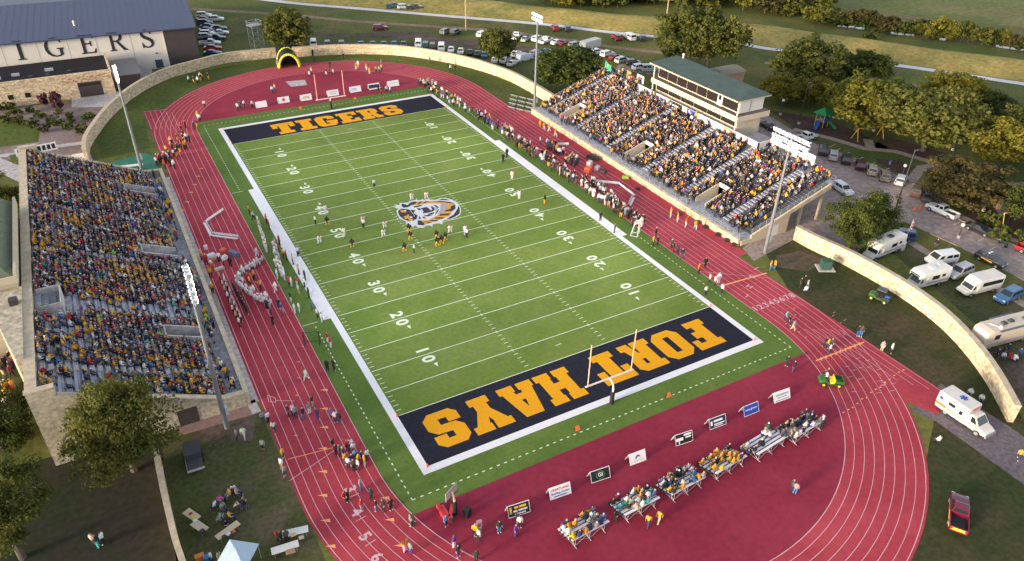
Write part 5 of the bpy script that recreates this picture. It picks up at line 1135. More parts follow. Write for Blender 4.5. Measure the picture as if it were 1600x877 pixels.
for i,(u,v,lab,dr) in enumerate([(409,168,'plain white sign board, westernmost at the far end',None),(444,161,'white sign board with round red emblem at the far end',lambda t,L,h,P,n: (lambda m:(m.add([P(.0+.32*math.cos(a*PI/5),.52+.26*math.sin(a*PI/5)) for a in range(10)],[tuple(range(10))]),m.build('emblem',m_red,t)))(MB())),(479,157,'white sign board with faint gold print left of the far goalpost',lambda t,L,h,P,n: lines(t,P,[(-.3,.3,.3,.7)],L,mat('tan_print',(.55,.45,.28),.6))),(521,150,'white sign board with grey print between the far uprights',lambda t,L,h,P,n: lines(t,P,[(-.36,.36,.55,.72),(-.3,.3,.25,.4)],L,m_faint)),(556,144,'white sign board with pale blue print right of the far goalpost',lambda t,L,h,P,n: lines(t,P,[(-.38,.1,.3,.7)],L,mat('sky_print',(.42,.52,.62),.6))),(585,139.5,'white-edged navy sign board at the far end',lambda t,L,h,P,n: (lines(t,P,[(-.46,.46,.2,.8)],L,m_navyp))),(615,135,'plain white sign board, easternmost at the far end',lambda t,L,h,P,n: lines(t,P,[(-.3,.35,.5,.62)],L,m_faint))]):
    aframe(u-8.5,v+1.6,u+9,v-1.2,lab,m_wp,dr,1.3,'sign boards at the far end of the track')
# small aluminium bleachers
BLE = []; m_ft = mat('foot_plank_metal',(.16,.16,.18),.5)
def bleacher(u0,v0,u1,v1,label):
    a = at(u0,v0,1.2); b_ = at(u1,v1,1.2); d = b_-a; L = d.length; rz = math.atan2(d.y,d.x); t = empty('bleacher',(a.x,a.y,.03),rz,label,'bleacher','small bleachers at the near end'); 
    # local x along the bench, y towards the field (front), rows fall towards the field
    for r in range(5):
        z = .42+.20*(4-r)+.05; y = .55*r
        MB().bx(0,L,y-.14,y+.14,z,z+.05).build('bench',m_alp,t)
        if r: MB().bx(.02,L-.02,y-.40,y-.20,z-.28,z-.24).build('foot_plank',m_ft,t)
    for x in (.5,L/2,L-.5):
        b = MB(); b.tube((x,0,0),(x,0,1.22),.03,n=6); b.tube((x,2.2,0),(x,2.2,.42),.03,n=6); b.tube((x,-.3,.03),(x,2.5,.03),.03,n=6); b.tube((x,0,1.2),(x,2.2,.42),.03,n=6); b.tube((x,0,.1),(x,1.2,.8),.025,n=6); b.build('support_frame',m_steel,t)
    b = MB(); b.tube((.5,0,.1),(L/2,0,1.1),.022,n=5); b.tube((L/2,0,.1),(L-.5,0,1.1),.022,n=5); b.tube((.5,0,1.1),(L/2,0,.1),.022,n=5); b.build('cross_brace',m_steel,t)
    BLE.append((t,L,rz))
m_alp = mat('bleacher_aluminium',(.72,.71,.74),.5)
for q,l in [((893,846,951,815),'aluminium bleacher nearest the HEARTLAND sign board, lowest in the photo'),((976,806,1030,778),'aluminium bleacher second from the west, behind two people in yellow walking'),((1049,774,1101,746),'most crowded aluminium bleacher, third from the west'),((1118,741,1166,713),'aluminium bleacher with a block of spectators in yellow and one in pink'),((1183,711,1230,682),'half empty aluminium bleacher, second from the east'),((1241,685,1287,657),'easternmost aluminium bleacher beside a person standing in black')]:
    bleacher(*q,l)
# inflatable tunnel
def tunnel():
    a, b_ = at(434,107.5), at(471,104.5); d = b_-a; c = (a+b_)/2; t = empty('inflatable_tunnel',(c.x,c.y,.03),math.atan2(d.y,d.x),'black inflatable entrance tunnel with yellow arch at the north end','inflatable tunnel')
    ym = mat('tunnel_yellow',(.72,.62,.04),.5); R0 = 2.75
    arc = lambda r,y,k=12,zo=0: [(r*math.cos(PI*i/k),y,zo+r*1.35*math.sin(PI*i/k)) for i in range(k+1)]
    b = MB(); A = arc(R0-.35,.1); B = arc(R0-.35,6.0); C = arc(R0-.1,.1); D = arc(R0-.1,6.0); n = 13
    b.add(A+B,[(i,i+1,n+i+1,n+i) for i in range(n-1)]); b.add(C+D,[(i+1,i,n+i,n+i+1) for i in range(n-1)]); b.build('canopy',mat('tunnel_black',(.014,.014,.018),.5),t)
    K = [(x,5.2,z) for x,_,z in arc(R0-.36,0)]; MB().add(K,[tuple(range(13))]).build('rear_curtain',m_pad,t)
    for y,nm in ((0,'front_arch'),(6.1,'rear_arch')): MB().chain(arc(R0-.2,y,14),.30,n=9).build(nm,ym,t,smooth=True)
    for s in (-1,1): MB().tube((s*R0,.3,.3),(s*R0,5.8,.3),.30,n=9).build('base_tube',ym,t,smooth=True)
    MB().add([(-R0-.32,1.0,.6),(-R0-.32,2.9,.6),(-R0-.1,2.9,2.2),(-R0-.1,1.0,2.2)],[(0,3,2,1)]).build('side_panel',m_wp,t)
    MB().add([(-R0-.33,1.5,.9),(-R0-.33,2.4,.9),(-R0-.2,2.4,1.9),(-R0-.2,1.5,1.9)],[(0,3,2,1)]).build('panel_emblem',m_blue,t)
tunnel()
def tower():
    t = put('scaffold_tower',404,82,'grey steel scaffold filming tower beyond the stone wall beside a leafy tree','tower',R(20))
    for x in (-1.5,1.5):
        for y in (-1.2,1.2): MB().tube((x,y,0),(x,y,8.6),.09,n=6).build('leg',m_steel,t)
    b = MB()
    for k in range(5):
        z0 = k*1.7; 
        for s in (-1,1): b.tube((-1.5,s*1.2,z0),(1.5,s*1.2,z0+1.7),.04,n=5); b.tube((s*1.5,-1.2,z0),(s*1.5,1.2,z0+1.7),.04,n=5); b.tube((-1.5,s*1.2,z0+1.7),(1.5,s*1.2,z0+1.7),.04,n=5)
    b.build('bracing',m_steel,t); MB().bx(-1.7,1.7,-1.4,1.4,7.4,7.55).build('platform',m_conc,t)
    b = MB()
    for s in (-1,1): b.tube((-1.7,s*1.4,8.5),(1.7,s*1.4,8.5),.05,n=5); b.tube((s*1.7,-1.4,8.5),(s*1.7,1.4,8.5),.05,n=5)
    b.build('guard_rail',m_steel,t)
tower()
# team benches with back rests
def bench(u0,v0,u1,v1,label,g,z=.03,m=None,back=True):
    m = m or m_wp
    a, b_ = at(u0,v0), at(u1,v1); d = b_-a; c = (a+b_)/2; L = d.length; t = empty('team_bench',(c.x,c.y,z),math.atan2(d.y,d.x),label,'bench',g)
    MB().bx(-L/2,L/2,-.2,.2,.42,.48).build('seat',m,t)
    if back: MB().bx(-L/2,L/2,.28,.34,.62,.95).build('backrest',m,t)
    for x in (-L/2+.4,0,L/2-.4):
        b = MB(); b.tube((x,-.2,0),(x,0,.42),.03,n=5); b.tube((x,.22,0),(x,.1,.42),.03,n=5)
        if back: b.tube((x,.1,.45),(x,.3,.9),.03,n=5)
        b.build('leg',m_steel,t)
gw, ge = 'team benches on the west straight','team benches on the east straight'
bench(348,332,322,350,'white team bench slanting across the lanes, top of the angled set on the west straight',gw); bench(320,352,331,372,'short white team bench joining two longer ones on the west straight',gw); bench(333,372,372,377,'white team bench with blue item, bottom of the angled set on the west straight',gw)
bench(403,412,372,430,'white team bench covered with equipment, beside the seated white-jersey players',gw)
bench(968,291,921,286,'white team bench left of the bend on the east straight',ge); bench(991,309,969,292,'white team bench right of the bend on the east straight',ge); bench(984,325,990,312,'short white team bench end on the east straight',ge); bench(888,229,870,229,'short white team bench among the dark clad group on the east straight',ge); bench(886,255,897,244,'white team bench standing on end of the row near the orange coolers',ge)
# tables and trainers' kit
def table(u,v,L,W_,rz,label,m,g=None,items=(),h=.74,z=.02):
    t = put('folding_table',u,v,label,'table',R(rz),g,z); MB().bx(-L/2,L/2,-W_/2,W_/2,h-.04,h).build('tabletop',m,t)
    for x in (-L/2+.25,L/2-.25):
        for y in (-W_/2+.1,W_/2-.1): MB().tube((x,y,0),(x,y,h-.04),.025,n=5).build('leg',m_steel,t)
    return t
m_tt = mat('tabletop_white',(.66,.64,.62),.6); m_tan = mat('tabletop_tan',(.50,.40,.28),.7)
def goods(t_loc, rz, L, W_, n, cols, label, name='merchandise', cat='merchandise', g='goods on the lawn tables', h=.78):
    pass
def item(u,v,z,d,rz,col,name,label,cat,g=None):
    p = at(u,v,z); return tag(MB().box((0,0,d[2]/2),d,0,0,.92).build(name,tint_any,loc=(p.x,p.y,z),rz=R(rz),tint=col),label,cat,g)
tint_any = tint_mat('painted_item',.6,.06)
gt = 'tables on the west lawn'
table(302,812,1.9,.85,118,'tan table with clothes laid out, farther of two end to end on the lawn',m_tan,gt); table(314,830,1.9,.85,118,'tan table with a dark bag, nearer of two end to end on the lawn',m_tan,gt)
table(358,836,2.5,.75,22,'narrow tan table covered with small goods between chairs and canopy',m_tan,gt)
table(463,838,2.5,.85,-12,'white food table close to the track edge',m_tt,gt); table(447,863,2.6,.85,-6,'white food table with one brown tray, nearer the canopy',m_tt,gt)
gi = 'goods on the lawn tables'
for u,v,z,d,rz,c,nm,lab,cat in [(298,803,.75,(.35,.25,.1),20,(.25,.05,.04),'folded_shirt','dark red folded shirt on the farther tan table','shirt'),(301,808,.75,(.4,.3,.1),40,(.65,.40,.03),'folded_shirt','gold folded shirt on the farther tan table','shirt'),(305,814,.75,(.4,.3,.08),10,(.6,.6,.62),'folded_shirt','white folded shirt on the farther tan table','shirt'),(316,831,.75,(.5,.4,.2),25,(.03,.03,.04),'bag','dark bag on the nearer tan table','bag'),(350,839,.75,(.35,.3,.15),20,(.03,.04,.06),'box','dark box at the west end of the narrow tan table','box'),(357,835,.75,(.4,.3,.12),35,(.6,.6,.65),'box','white box in the middle of the narrow tan table','box'),(365,831,.75,(.35,.3,.12),15,(.45,.12,.05),'box','red brown box at the east end of the narrow tan table','box'),(458,836,.75,(.5,.4,.08),0,(.55,.38,.18),'food_tray','tan food tray on the table by the track edge','tray'),(471,840,.75,(.5,.4,.08),-8,(.45,.36,.27),'food_tray','brown food tray at the east end of the table by the track','tray'),(454,862,.75,(.9,.55,.1),-6,(.32,.18,.10),'food_tray','brown food tray on the lower white table','tray')]: item(u,v,z,d,rz,c,nm,lab,cat,gi)
def canopy():
    t = put('canopy_tent',377,889,'pale blue canopy tent at the bottom edge of the west lawn','tent',R(-38))
    b = MB(); b.add([(-1.5,-1.5,2.1),(1.5,-1.5,2.1),(1.5,1.5,2.1),(-1.5,1.5,2.1),(0,0,2.75)],[(0,1,4),(1,2,4),(2,3,4),(3,0,4)]); b.build('roof',mat('canopy_cloth',(.40,.50,.60),.7,var=.08,scale=1.5),t)
    for x in (-1.4,1.4):
        for y in (-1.4,1.4): MB().tube((x,y,0),(x,y,2.1),.03,n=6).build('pole',m_steel,t)
canopy()
item(313,874,.02,(.9,.55,.6),0,(.62,.20,.03),'cool_box','orange cool box at the bottom of the west lawn','cool box'); p = at(325,878); tag(MB().tube((0,0,0),(0,0,.8),.32,n=12).build('barrel',mat('blue_tank',(.03,.16,.5),.5),loc=(p.x,p.y,.02)),'blue barrel beside the orange cool box on the west lawn','barrel')
def folding_chair(u,v,rz,col,label):
    t = put('folding_chair',u,v,label,'chair',R(rz),'chairs on the west lawn'); MB().bx(-.24,.24,-.24,.24,.42,.46).build('seat',tint_any,t,tint=col); MB().box((-.26,0,.72),(.05,.48,.5)).build('backrest',tint_any,t,tint=col)
    for x in (-.22,.22):
        for y in (-.22,.22): MB().tube((x,y,0),(x,y,.42),.02,n=5).build('leg',m_steel,t)
CHAIRS = [(346,788,60),(338,795,150),(349,798,-60),(366,770,80),(361,777,190),(371,776,-20),(378,793,20),(372,798,100),(384,795,-40),(347,815,160),(354,822,-90),(360,813,0)]
for i,(u,v,rz) in enumerate(CHAIRS): folding_chair(u,v,rz,(.05,.05,.06) if i%3 else (.35,.36,.4),['dark','pale','black'][i%3]+' folding chair in the '+['western','western','western','northern','northern','northern','eastern','eastern','eastern','southern','southern','southern'][i]+' ring of lawn chairs, on its '+['far side','west side','near side'][i%3])
pa, pb = at(300,700), at(309,742); p = (pa+pb)/2; dt = empty('flatbed_trailer',(p.x,p.y,.02),math.atan2(pb.y-pa.y,pb.x-pa.x),'dark flat trailer standing on the west lawn by the curved wall','trailer')
MB().bx(-2.0,2.0,-.8,.8,.5,.62).build('bed',mat('dark_decking',(.055,.05,.06),.8),dt); MB().bx(-2.0,.2,-.85,.85,.62,1.25).build('box',mat('dark_box',(.045,.045,.055),.7),dt)
b = MB(); b.bx(-2.05,2.05,-.9,-.86,.45,.75); b.build('side_board',m_steel,dt); MB().bx(2.01,2.06,-.9,.9,.45,.75).build('end_board',m_conc,dt)
for x in (-.6,.3):
    for y in (-.9,.9): MB().tube((x,y-.08,.3),(x,y+.08,.3),.3,n=10).build('wheel',m_tyre,dt)
t = put('transformer_box',1289,420,'dark green transformer box on a concrete pad by the stone wall','transformer',R(-30)); MB().box((0,0,.08),(2.6,2.2,.16)).build('pad',m_conc,t); MB().box((0,0,.9),(1.5,1.3,1.45)).build('cabinet',mat('transformer_green',(.03,.075,.055),.5),t); MB().box((0,-.67,.9),(1.2,.04,1.1)).build('door',mat('transformer_door',(.04,.09,.07),.5),t)
# backboard on padded post with red mats
t = put('hoop_backboard',711,803,'clear backboard on black padded post standing on the red infield','hoop',R(28))
MB().tube((0,0,0),(0,0,1.9),.26,n=12).build('post_padding',m_pad,t); MB().tube((0,0,1.9),(0,.3,3.2),.13,n=8).build('post',m_gpo,t); MB().bx(-.95,.95,.36,.42,2.4,3.6).build('board',mat('pale_board',(.42,.36,.36),.3),t); MB().bx(-1.05,1.05,.33,.45,2.3,2.42).build('lower_frame',m_dsteel,t); MB().box((.5,-1.2,.5),(.7,.6,1.0)).build('base_weight',m_pad,t)
m_rm = mat('red_mat',(.55,.03,.045),.6)
for (u0,v0,u1,v1),l in (((684,791,696,812),'long red mat lying left of the backboard post, outer one'),((690,792,702,813),'long red mat lying left of the backboard post, middle one'),((707,791,703,813),'long red mat lying closest to the backboard post')):
    a, c = at(u0,v0), at(u1,v1); d = c-a; m = (a+c)/2; tag(MB().box((0,0,.2),(d.length,.42,.40),0,0,.9).build('red_pad',m_rm,loc=(m.x,m.y,.03),rz=math.atan2(d.y,d.x)),l,'mat','red mats by the backboard')
def net(u,v,w_,h,d,rz,label,m):
    t = put('kicking_net',u,v,label,'net',R(rz)); b = MB()
    for x in (-w_/2,w_/2): b.chain([(x,0,0),(x,0,h),(x,d*.6,h*.9),(x,d,0),(x,0,0)],.045,n=5)
    b.tube((-w_/2,0,h),(w_/2,0,h),.045,n=5); b.tube((-w_/2,d,0),(w_/2,d,0),.045,n=5); b.build('frame',m,t)
    b = MB()
    for k in range(9): x = -w_/2+w_*k/8; b.chain([(x,.05,h),(x,d*.6,h*.85),(x,d,.05)],.012,n=4)
    for k in range(7): z = h*(k+.5)/7; b.tube((-w_/2,d*.75,z),(w_/2,d*.75,z),.012,n=4)
    b.build('mesh_netting',m,t)
net(488,541,2.0,2.3,1.0,-20,'black kicking net frame on the turf apron by the west track',m_trim); net(997,368,1.3,2.6,1.2,40,'white kicking net on the east sideline turf',m_wp); net(752,832,1.1,1.2,.7,60,'small grey net cage on the near red infield',m_steel)
# west sideline kit
item(331,404,.03,(1.3,.8,.8),15,(.6,.62,.66),'kit_table','white covered kit table with a blue mark behind the west benches','table'); item(333,408,.04,(.9,.6,.4),15,(.50,.17,.05),'kit_crate','rust coloured crate in front of the white kit table','crate')
item(349,395,.03,(1.0,.7,.7),20,(.62,.10,.06),'cooler','red orange cooler with white lid on the west straight, farther one','cooler'); item(351,405,.03,(.9,.7,.6),20,(.65,.60,.58),'cooler','white cooler on the west straight, beside the red orange one','cooler')
item(366,399,.03,(1.9,.75,.7),-62,(.13,.14,.24),'treatment_table','blue grey treatment table standing across a track lane','treatment table'); item(343,421,.03,(1.5,.6,.35),10,(.55,.48,.38),'kit_bags','cream kit bags heaped behind the west players','bags')
item(322,389,.03,(.6,.6,.6),0,(.6,.58,.58),'kit_box','small pale kit box alone on the west outer lanes','box')
# east straight kit
for u,v,d,c,lab in [(919,268,(1.6,1.2,.9),(.75,.13,.04),'bright orange cooler cart on the east straight'),(921,258,(1.2,.9,.8),(.65,.60,.58),'white cooler behind the orange cart on the east straight'),(933,265,(1.2,.9,.7),(.40,.40,.44),'grey kit case right of the orange cart'),(943,270,(1.1,.9,.6),(.03,.03,.035),'black kit case right of the grey one')]: item(u,v,.03,d,30,c,'cooler' if 'cooler' in lab else 'kit_case',lab,'cooler' if 'cooler' in lab else 'case')
gb = 'black bags along the east wall'
for u,v,lab in [(922,247,'black padded cart at the foot of the east wall, biggest of the row'),(930,250,'black padded box beside the big cart at the foot of the east wall'),(997,296,'black bag on the track, third along the east wall'),(1061,336,'black bag at the foot of the east wall, near the gold cheerleaders'),(1090,349,'black bag at the foot of the east wall past the cheerleaders'),(1103,356,'black bag at the foot of the east wall, fourth from the south end'),(1122,368,'black bag at the foot of the east wall, third from the south end'),(1136,377,'black bag at the foot of the east wall, second from the south end'),(1147,384,'black bag at the foot of the east wall, at its south end')]: item(u,v,.03,(1.5 if u<935 else .8,.7,.7 if u<935 else .45),-38,(.02,.02,.022),'kit_bag',lab,'bag',gb)
item(977,279,.03,(1.3,.7,.5),-38,(.35,.45,.06),'kit_bag','lime green and orange bag at the foot of the east wall','bag')
# green tarpaulin by the northwest curve
p = [at(u,v) for u,v in [(163,256),(226,240),(243,246),(248,272),(236,273),(200,268),(158,262)]]
sheet('ground_tarpaulin',[(158,259),(226,239),(245,246),(250,272),(236,274),(205,266)],.03,mat('green_tarpaulin',(.008,.13,.075),.6,var=.15,scale=.6))
table(207,264,4.0,1.0,-10,'white table on the green tarpaulin beside the northwest mast',m_tt,None,(),.7,.04)
for u,v,L,rz,lab in [(125,250,2.6,0,'small white open trailer on the path behind the west grandstand')]:
    t = put('utility_trailer',u,v,lab,'trailer',R(-4),None,.02); MB().bx(-1.3,1.3,-.8,.8,.55,.65).build('bed',m_whitep,t); [MB().bx(-1.3,1.3,s*.8-.04,s*.8+.04,.65,1.0).build('side_board',m_whitep,t) for s in (-1,1)]; [MB().tube((0,s*.9-.08,.32),(0,s*.9+.08,.32),.32,n=10).build('wheel',m_tyre,t) for s in (-1,1)]
t = put('lettered_banner',60,243,'white banner with dark lettering hung on posts beyond the west grandstand','banner',R(6)); MB().bx(-3.6,3.6,-.02,.02,.5,2.1).build('panel',m_wp,t)
b = MB(); [b.add([(-3.2+k*.85,-.025,.8),(-2.6+k*.85,-.025,.8),(-2.6+k*.85,-.025,1.8),(-3.2+k*.85,-.025,1.8)],[(0,1,2,3)]) for k in range(8)]; b.build('lettering',m_bk,t); [MB().tube((x,0.05,0),(x,.05,2.2),.05,n=6).build('post',m_steel,t) for x in (-3.6,3.6)]
m_oldb = mat('weathered_bench',(.42,.40,.40),.6)
# empty benches north of the east grandstand
for r in range(4):
    for k in range(3): u,v = 803+k*13-r*1.5, 152+k*3+r*6.2; bench(u-5,v-1.3,u+6,v+1.6,['farthest','second','third','nearest'][r]+' row of empty white benches north of the east grandstand, '+['outer','middle','inner'][k]+' one','empty benches north of the east grandstand',.02,m_oldb,False)
# street furniture
def lamp_post(u,v,h,label,globe=False,arm=0):
    t = put('street_lamp',u,v,label,'street lamp',0,'street lamps on the east side',.02); m = m_dsteel
    MB().tube((0,0,0),(0,0,.5),.32,.28,n=10).build('base',m_conc,t); MB().tube((0,0,.5),(0,0,h),.13,.08,n=8).build('pole',m,t)
    if globe: MB().ball((0,0,h+.3),.34).build('globe',m_whitep,t)
    else: MB().box((arm,0,h),(1.0,.35,.14)).build('lamp_head',m,t)
lamp_post(1389,357,14.5,'very tall dark street lamp rising from the grass verge by the blue minivan',arm=.5); lamp_post(1248,194,9.5,'dark lamp pole between playground and yellow trees',arm=.4)
lamp_post(1406,285,3.2,'street lamp with white globe above the white wagon in the kerbside row',True); lamp_post(1219,180,3.2,'street lamp with white globe beside the yellow tree',True); lamp_post(1365,205,3.0,'street lamp with white globe in front of the big park trees',True); lamp_post(1488,235,3.0,'street lamp with white globe beyond the round dark tree',True); lamp_post(1497,372,2.2,'low street lamp with white globe by the black saloon',True); lamp_post(1536,330,2.4,'street lamp with white globe beside the brick shelter',True)
def utility_pole(u,v,h,label):
    t = put('utility_pole',u,v,label,'utility pole',R(-35),'utility poles',.01); wm = mat('pole_timber',(.42,.29,.16),.8,var=.1,scale=.5)
    MB().tube((0,0,0),(0,0,h),.22,.14,n=8).build('pole',wm,t)
    for z in (h-.6,h-1.9): MB().box((0,0,z),(3.0,.14,.16)).build('crossarm',wm,t)
utility_pole(728,48,17,'tan timber utility pole at the grey gap in the dirt road'); utility_pole(1037,62,13.5,'timber utility pole with crossarms by the big willow-like tree'); utility_pole(1300,-4,12,'slim timber utility pole far off among the creek trees')
t = put('waste_bin',1408,390,'grey dome-topped waste bin on the east sidewalk','bin',0,None,.02); MB().tube((0,0,0),(0,0,1.5),.55,.5,n=12).build('drum',m_steel,t); MB().ball((0,0,1.5),.5,sz=.5).build('dome_lid',m_steel,t)
t = put('flag',1412,381,'red and white flag on a white pole behind the first motorhome','flag',R(-20),None,.02); MB().tube((0,0,0),(.3,0,4.6),.05,n=6).build('pole',m_whitep,t)
b = MB(); b2 = MB()
for k in range(6): (b if k%2 else b2).add([(.27-.01*k,.03,4.5-k*.28),(.75,.15,4.3-k*.3),(.75,.15,4.02-k*.3),(.27-.01*k,.03,4.24-k*.28)],[(0,1,2,3)])
b.build('cloth',mat('flag_white',(.65,.62,.66),.7),t); b2.build('red_stripes',mat('flag_red',(.5,.05,.09),.7),t)
# playground
def playground():
    t = put('play_structure',1282,197,'play structure with green pyramid roof and blue slides','playground',R(10),None,.02); gr = mat('play_green',(.01,.22,.06),.5); bl = mat('play_blue',(.02,.09,.40),.5); tn = mat('play_tan',(.50,.38,.20),.6)
    for x in (-1,1):
        for y in (-1,1): MB().tube((x,y,0),(x,y,3.2),.09,n=6).build('post',tn,t)
    MB().bx(-1,1,-1,1,1.3,1.42).build('platform',tn,t); MB().add([(-1.7,-1.7,3.1),(1.7,-1.7,3.1),(1.7,1.7,3.1),(-1.7,1.7,3.1),(0,0,4.4)],[(0,1,4),(1,2,4),(2,3,4),(3,0,4),(3,2,1,0)]).build('roof',gr,t)
    for p0,p1,m in (((-1,0,1.5),(-3.4,-.6,.2),bl),((.4,-1,1.5),(.6,-3.4,.2),gr),((1,.3,1.6),(4.2,-.6,.3),bl)):
        b = MB(); d = (Vector(p1)-Vector(p0)).normalized(); s = d.cross(Vector((0,0,1))).normalized()*.35; q = [Vector(p0)+s,Vector(p0)-s,Vector(p1)-s,Vector(p1)+s]; b.add(q+[v_+Vector((0,0,-.06)) for v_ in q],[(3,2,1,0),(4,5,6,7),(0,4,7,3),(1,2,6,5)]); b.tube(q[0]+Vector((0,0,.1)),q[3]+Vector((0,0,.1)),.09,n=6); b.tube(q[1]+Vector((0,0,.1)),q[2]+Vector((0,0,.1)),.09,n=6); b.build('slide',m,t)
    MB().bx(-1.05,1.05,-1.1,-1.02,1.45,2.2).build('panel',bl,t); MB().bx(2.2,3.6,.3,1.7,1.2,2.6).build('climbing_cube',bl,t); [MB().tube((x,y,0),(x,y,1.2),.07,n=6).build('post',tn,t) for x in (2.3,3.5) for y in (.4,1.6)]
    for u,v,rz,sc,lab in ((1355,217,-12,1.0,'yellow swing set beneath the big yellow green tree'),(1586,352,-20,1.0,'tall yellow swing set near the brick shelter')):
        s = put('swing_set',u,v,lab,'swing set',R(rz),'yellow swing sets',.02); ym = mat('swing_yellow',(.55,.38,.03),.5); L = 3.2
        b = MB(); b.tube((-L,0,2.6),(L,0,2.6),.09,n=6); b.build('top_beam',ym,s)
        for x in (-L,L):
            for y in (-1.1,1.1): MB().tube((x,0,2.6),(x*1.06,y,0),.07,n=6).build('leg',ym,s)
        for x in (-1.8,-.4,1.2): b = MB(); b.tube((x-.2,0,2.6),(x-.2,.05,.55),.015,n=4); b.tube((x+.2,0,2.6),(x+.2,.05,.55),.015,n=4); b.bx(x-.25,x+.25,-.08,.2,.5,.56); b.build('swing',m_trim,s)
    k = put('picnic_shelter',1528,318,'brown brick shelter with hipped roof beside the round dark tree','shelter',R(-28),None,.02)
    for x in (-2.6,2.6):
        for y in (-2,2): MB().bx(x-.3,x+.3,y-.3,y+.3,0,2.4).build('pier',m_brick,k)
    MB().bx(-2.6,2.6,1.7,2.0,0,2.2).build('wall',m_brick,k); MB().prism([(-3.4,-2.8),(3.4,-2.8),(3.4,2.8),(-3.4,2.8)],2.4,3.7,0,[(-1.2,-.2),(1.2,-.2),(1.2,.2),(-1.2,.2)]).build('roof',mat('shelter_roof',(.11,.075,.06),.85,var=.15,scale=1.2),k)
    for u,v,lab in ((1390,258,'blue spring toy on the mulch bed by the kerb'),(1445,272,'pale blue toy bench on the sidewalk behind the kerbside row')):
        s = put('spring_toy',u,v,lab,'playground toy',R(20),'spring toys',.02); MB().tube((0,0,0),(0,0,.4),.14,n=8).build('spring',m_steel,s); MB().box((0,0,.65),(1.2,.3,.5),0,0,.7).build('seat',mat('toy_blue',(.10,.18,.34),.5),s)
playground()
# ================================================================ trees and shrubs
def leaf_mat(name, a, b_, c):
    m = bpy.data.materials.new(name); m.use_nodes = True; n = m.node_tree.nodes; l = m.node_tree.links
    p = n['Principled BSDF']; p.inputs['Roughness'].default_value = .75; p.inputs['Specular IOR Level'].default_value = .15
    at_ = n.new('ShaderNodeAttribute'); at_.attribute_name = 'leaf_shade'; oi = n.new('ShaderNodeObjectInfo')
    rp = n.new('ShaderNodeValToRGB'); rp.color_ramp.elements[0].color = tuple(a)+(1,); rp.color_ramp.elements[1].color = tuple(c)+(1,); e = rp.color_ramp.elements.new(.5); e.color = tuple(b_)+(1,)
    ad = n.new('ShaderNodeMath'); ad.operation = 'MULTIPLY_ADD'; l.new(oi.outputs['Random'], ad.inputs[0]); ad.inputs[1].default_value = .3; 
    sb = n.new('ShaderNodeMath'); sb.operation = 'SUBTRACT'; l.new(at_.outputs['Fac'], sb.inputs[0]); sb.inputs[1].default_value = .15; l.new(sb.outputs[0], ad.inputs[2])
    l.new(ad.outputs[0], rp.inputs['Fac']); l.new(rp.outputs['Color'], p.inputs['Base Color'])
    tr = n.new('ShaderNodeBsdfTranslucent'); l.new(rp.outputs['Color'], tr.inputs['Color']); mx = n.new('ShaderNodeMixShader'); mx.inputs[0].default_value = .35
    l.new(p.outputs[0], mx.inputs[1]); l.new(tr.outputs[0], mx.inputs[2]); l.new(mx.outputs[0], n['Material Output'].inputs['Surface'])
    MATS[name] = m; return m
LM = {'olive': leaf_mat('olive_leaves',(.050,.066,.015),(.098,.112,.025),(.170,.158,.036)), 'dark': leaf_mat('dark_leaves',(0.035,0.049,0.014),(0.067,0.088,0.019),(0.114,0.131,0.028)),
      'yellow': leaf_mat('yellow_green_leaves',(.075,.082,.014),(.155,.150,.022),(.255,.215,.032)), 'mid': leaf_mat('mid_green_leaves',(0.052,0.088,0.014),(0.105,0.154,0.023),(0.175,0.210,0.035)),
      'brown': leaf_mat('rusty_leaves',(0.045,0.038,0.021),(0.084,0.074,0.025),(0.140,0.105,0.038)), 'purple': leaf_mat('purple_leaves',(0.052,0.021,0.035),(0.088,0.032,0.052),(0.123,0.052,0.070))}
m_bark = mat('bark',(.085,.068,.055),.95,var=.25,scale=2.0)
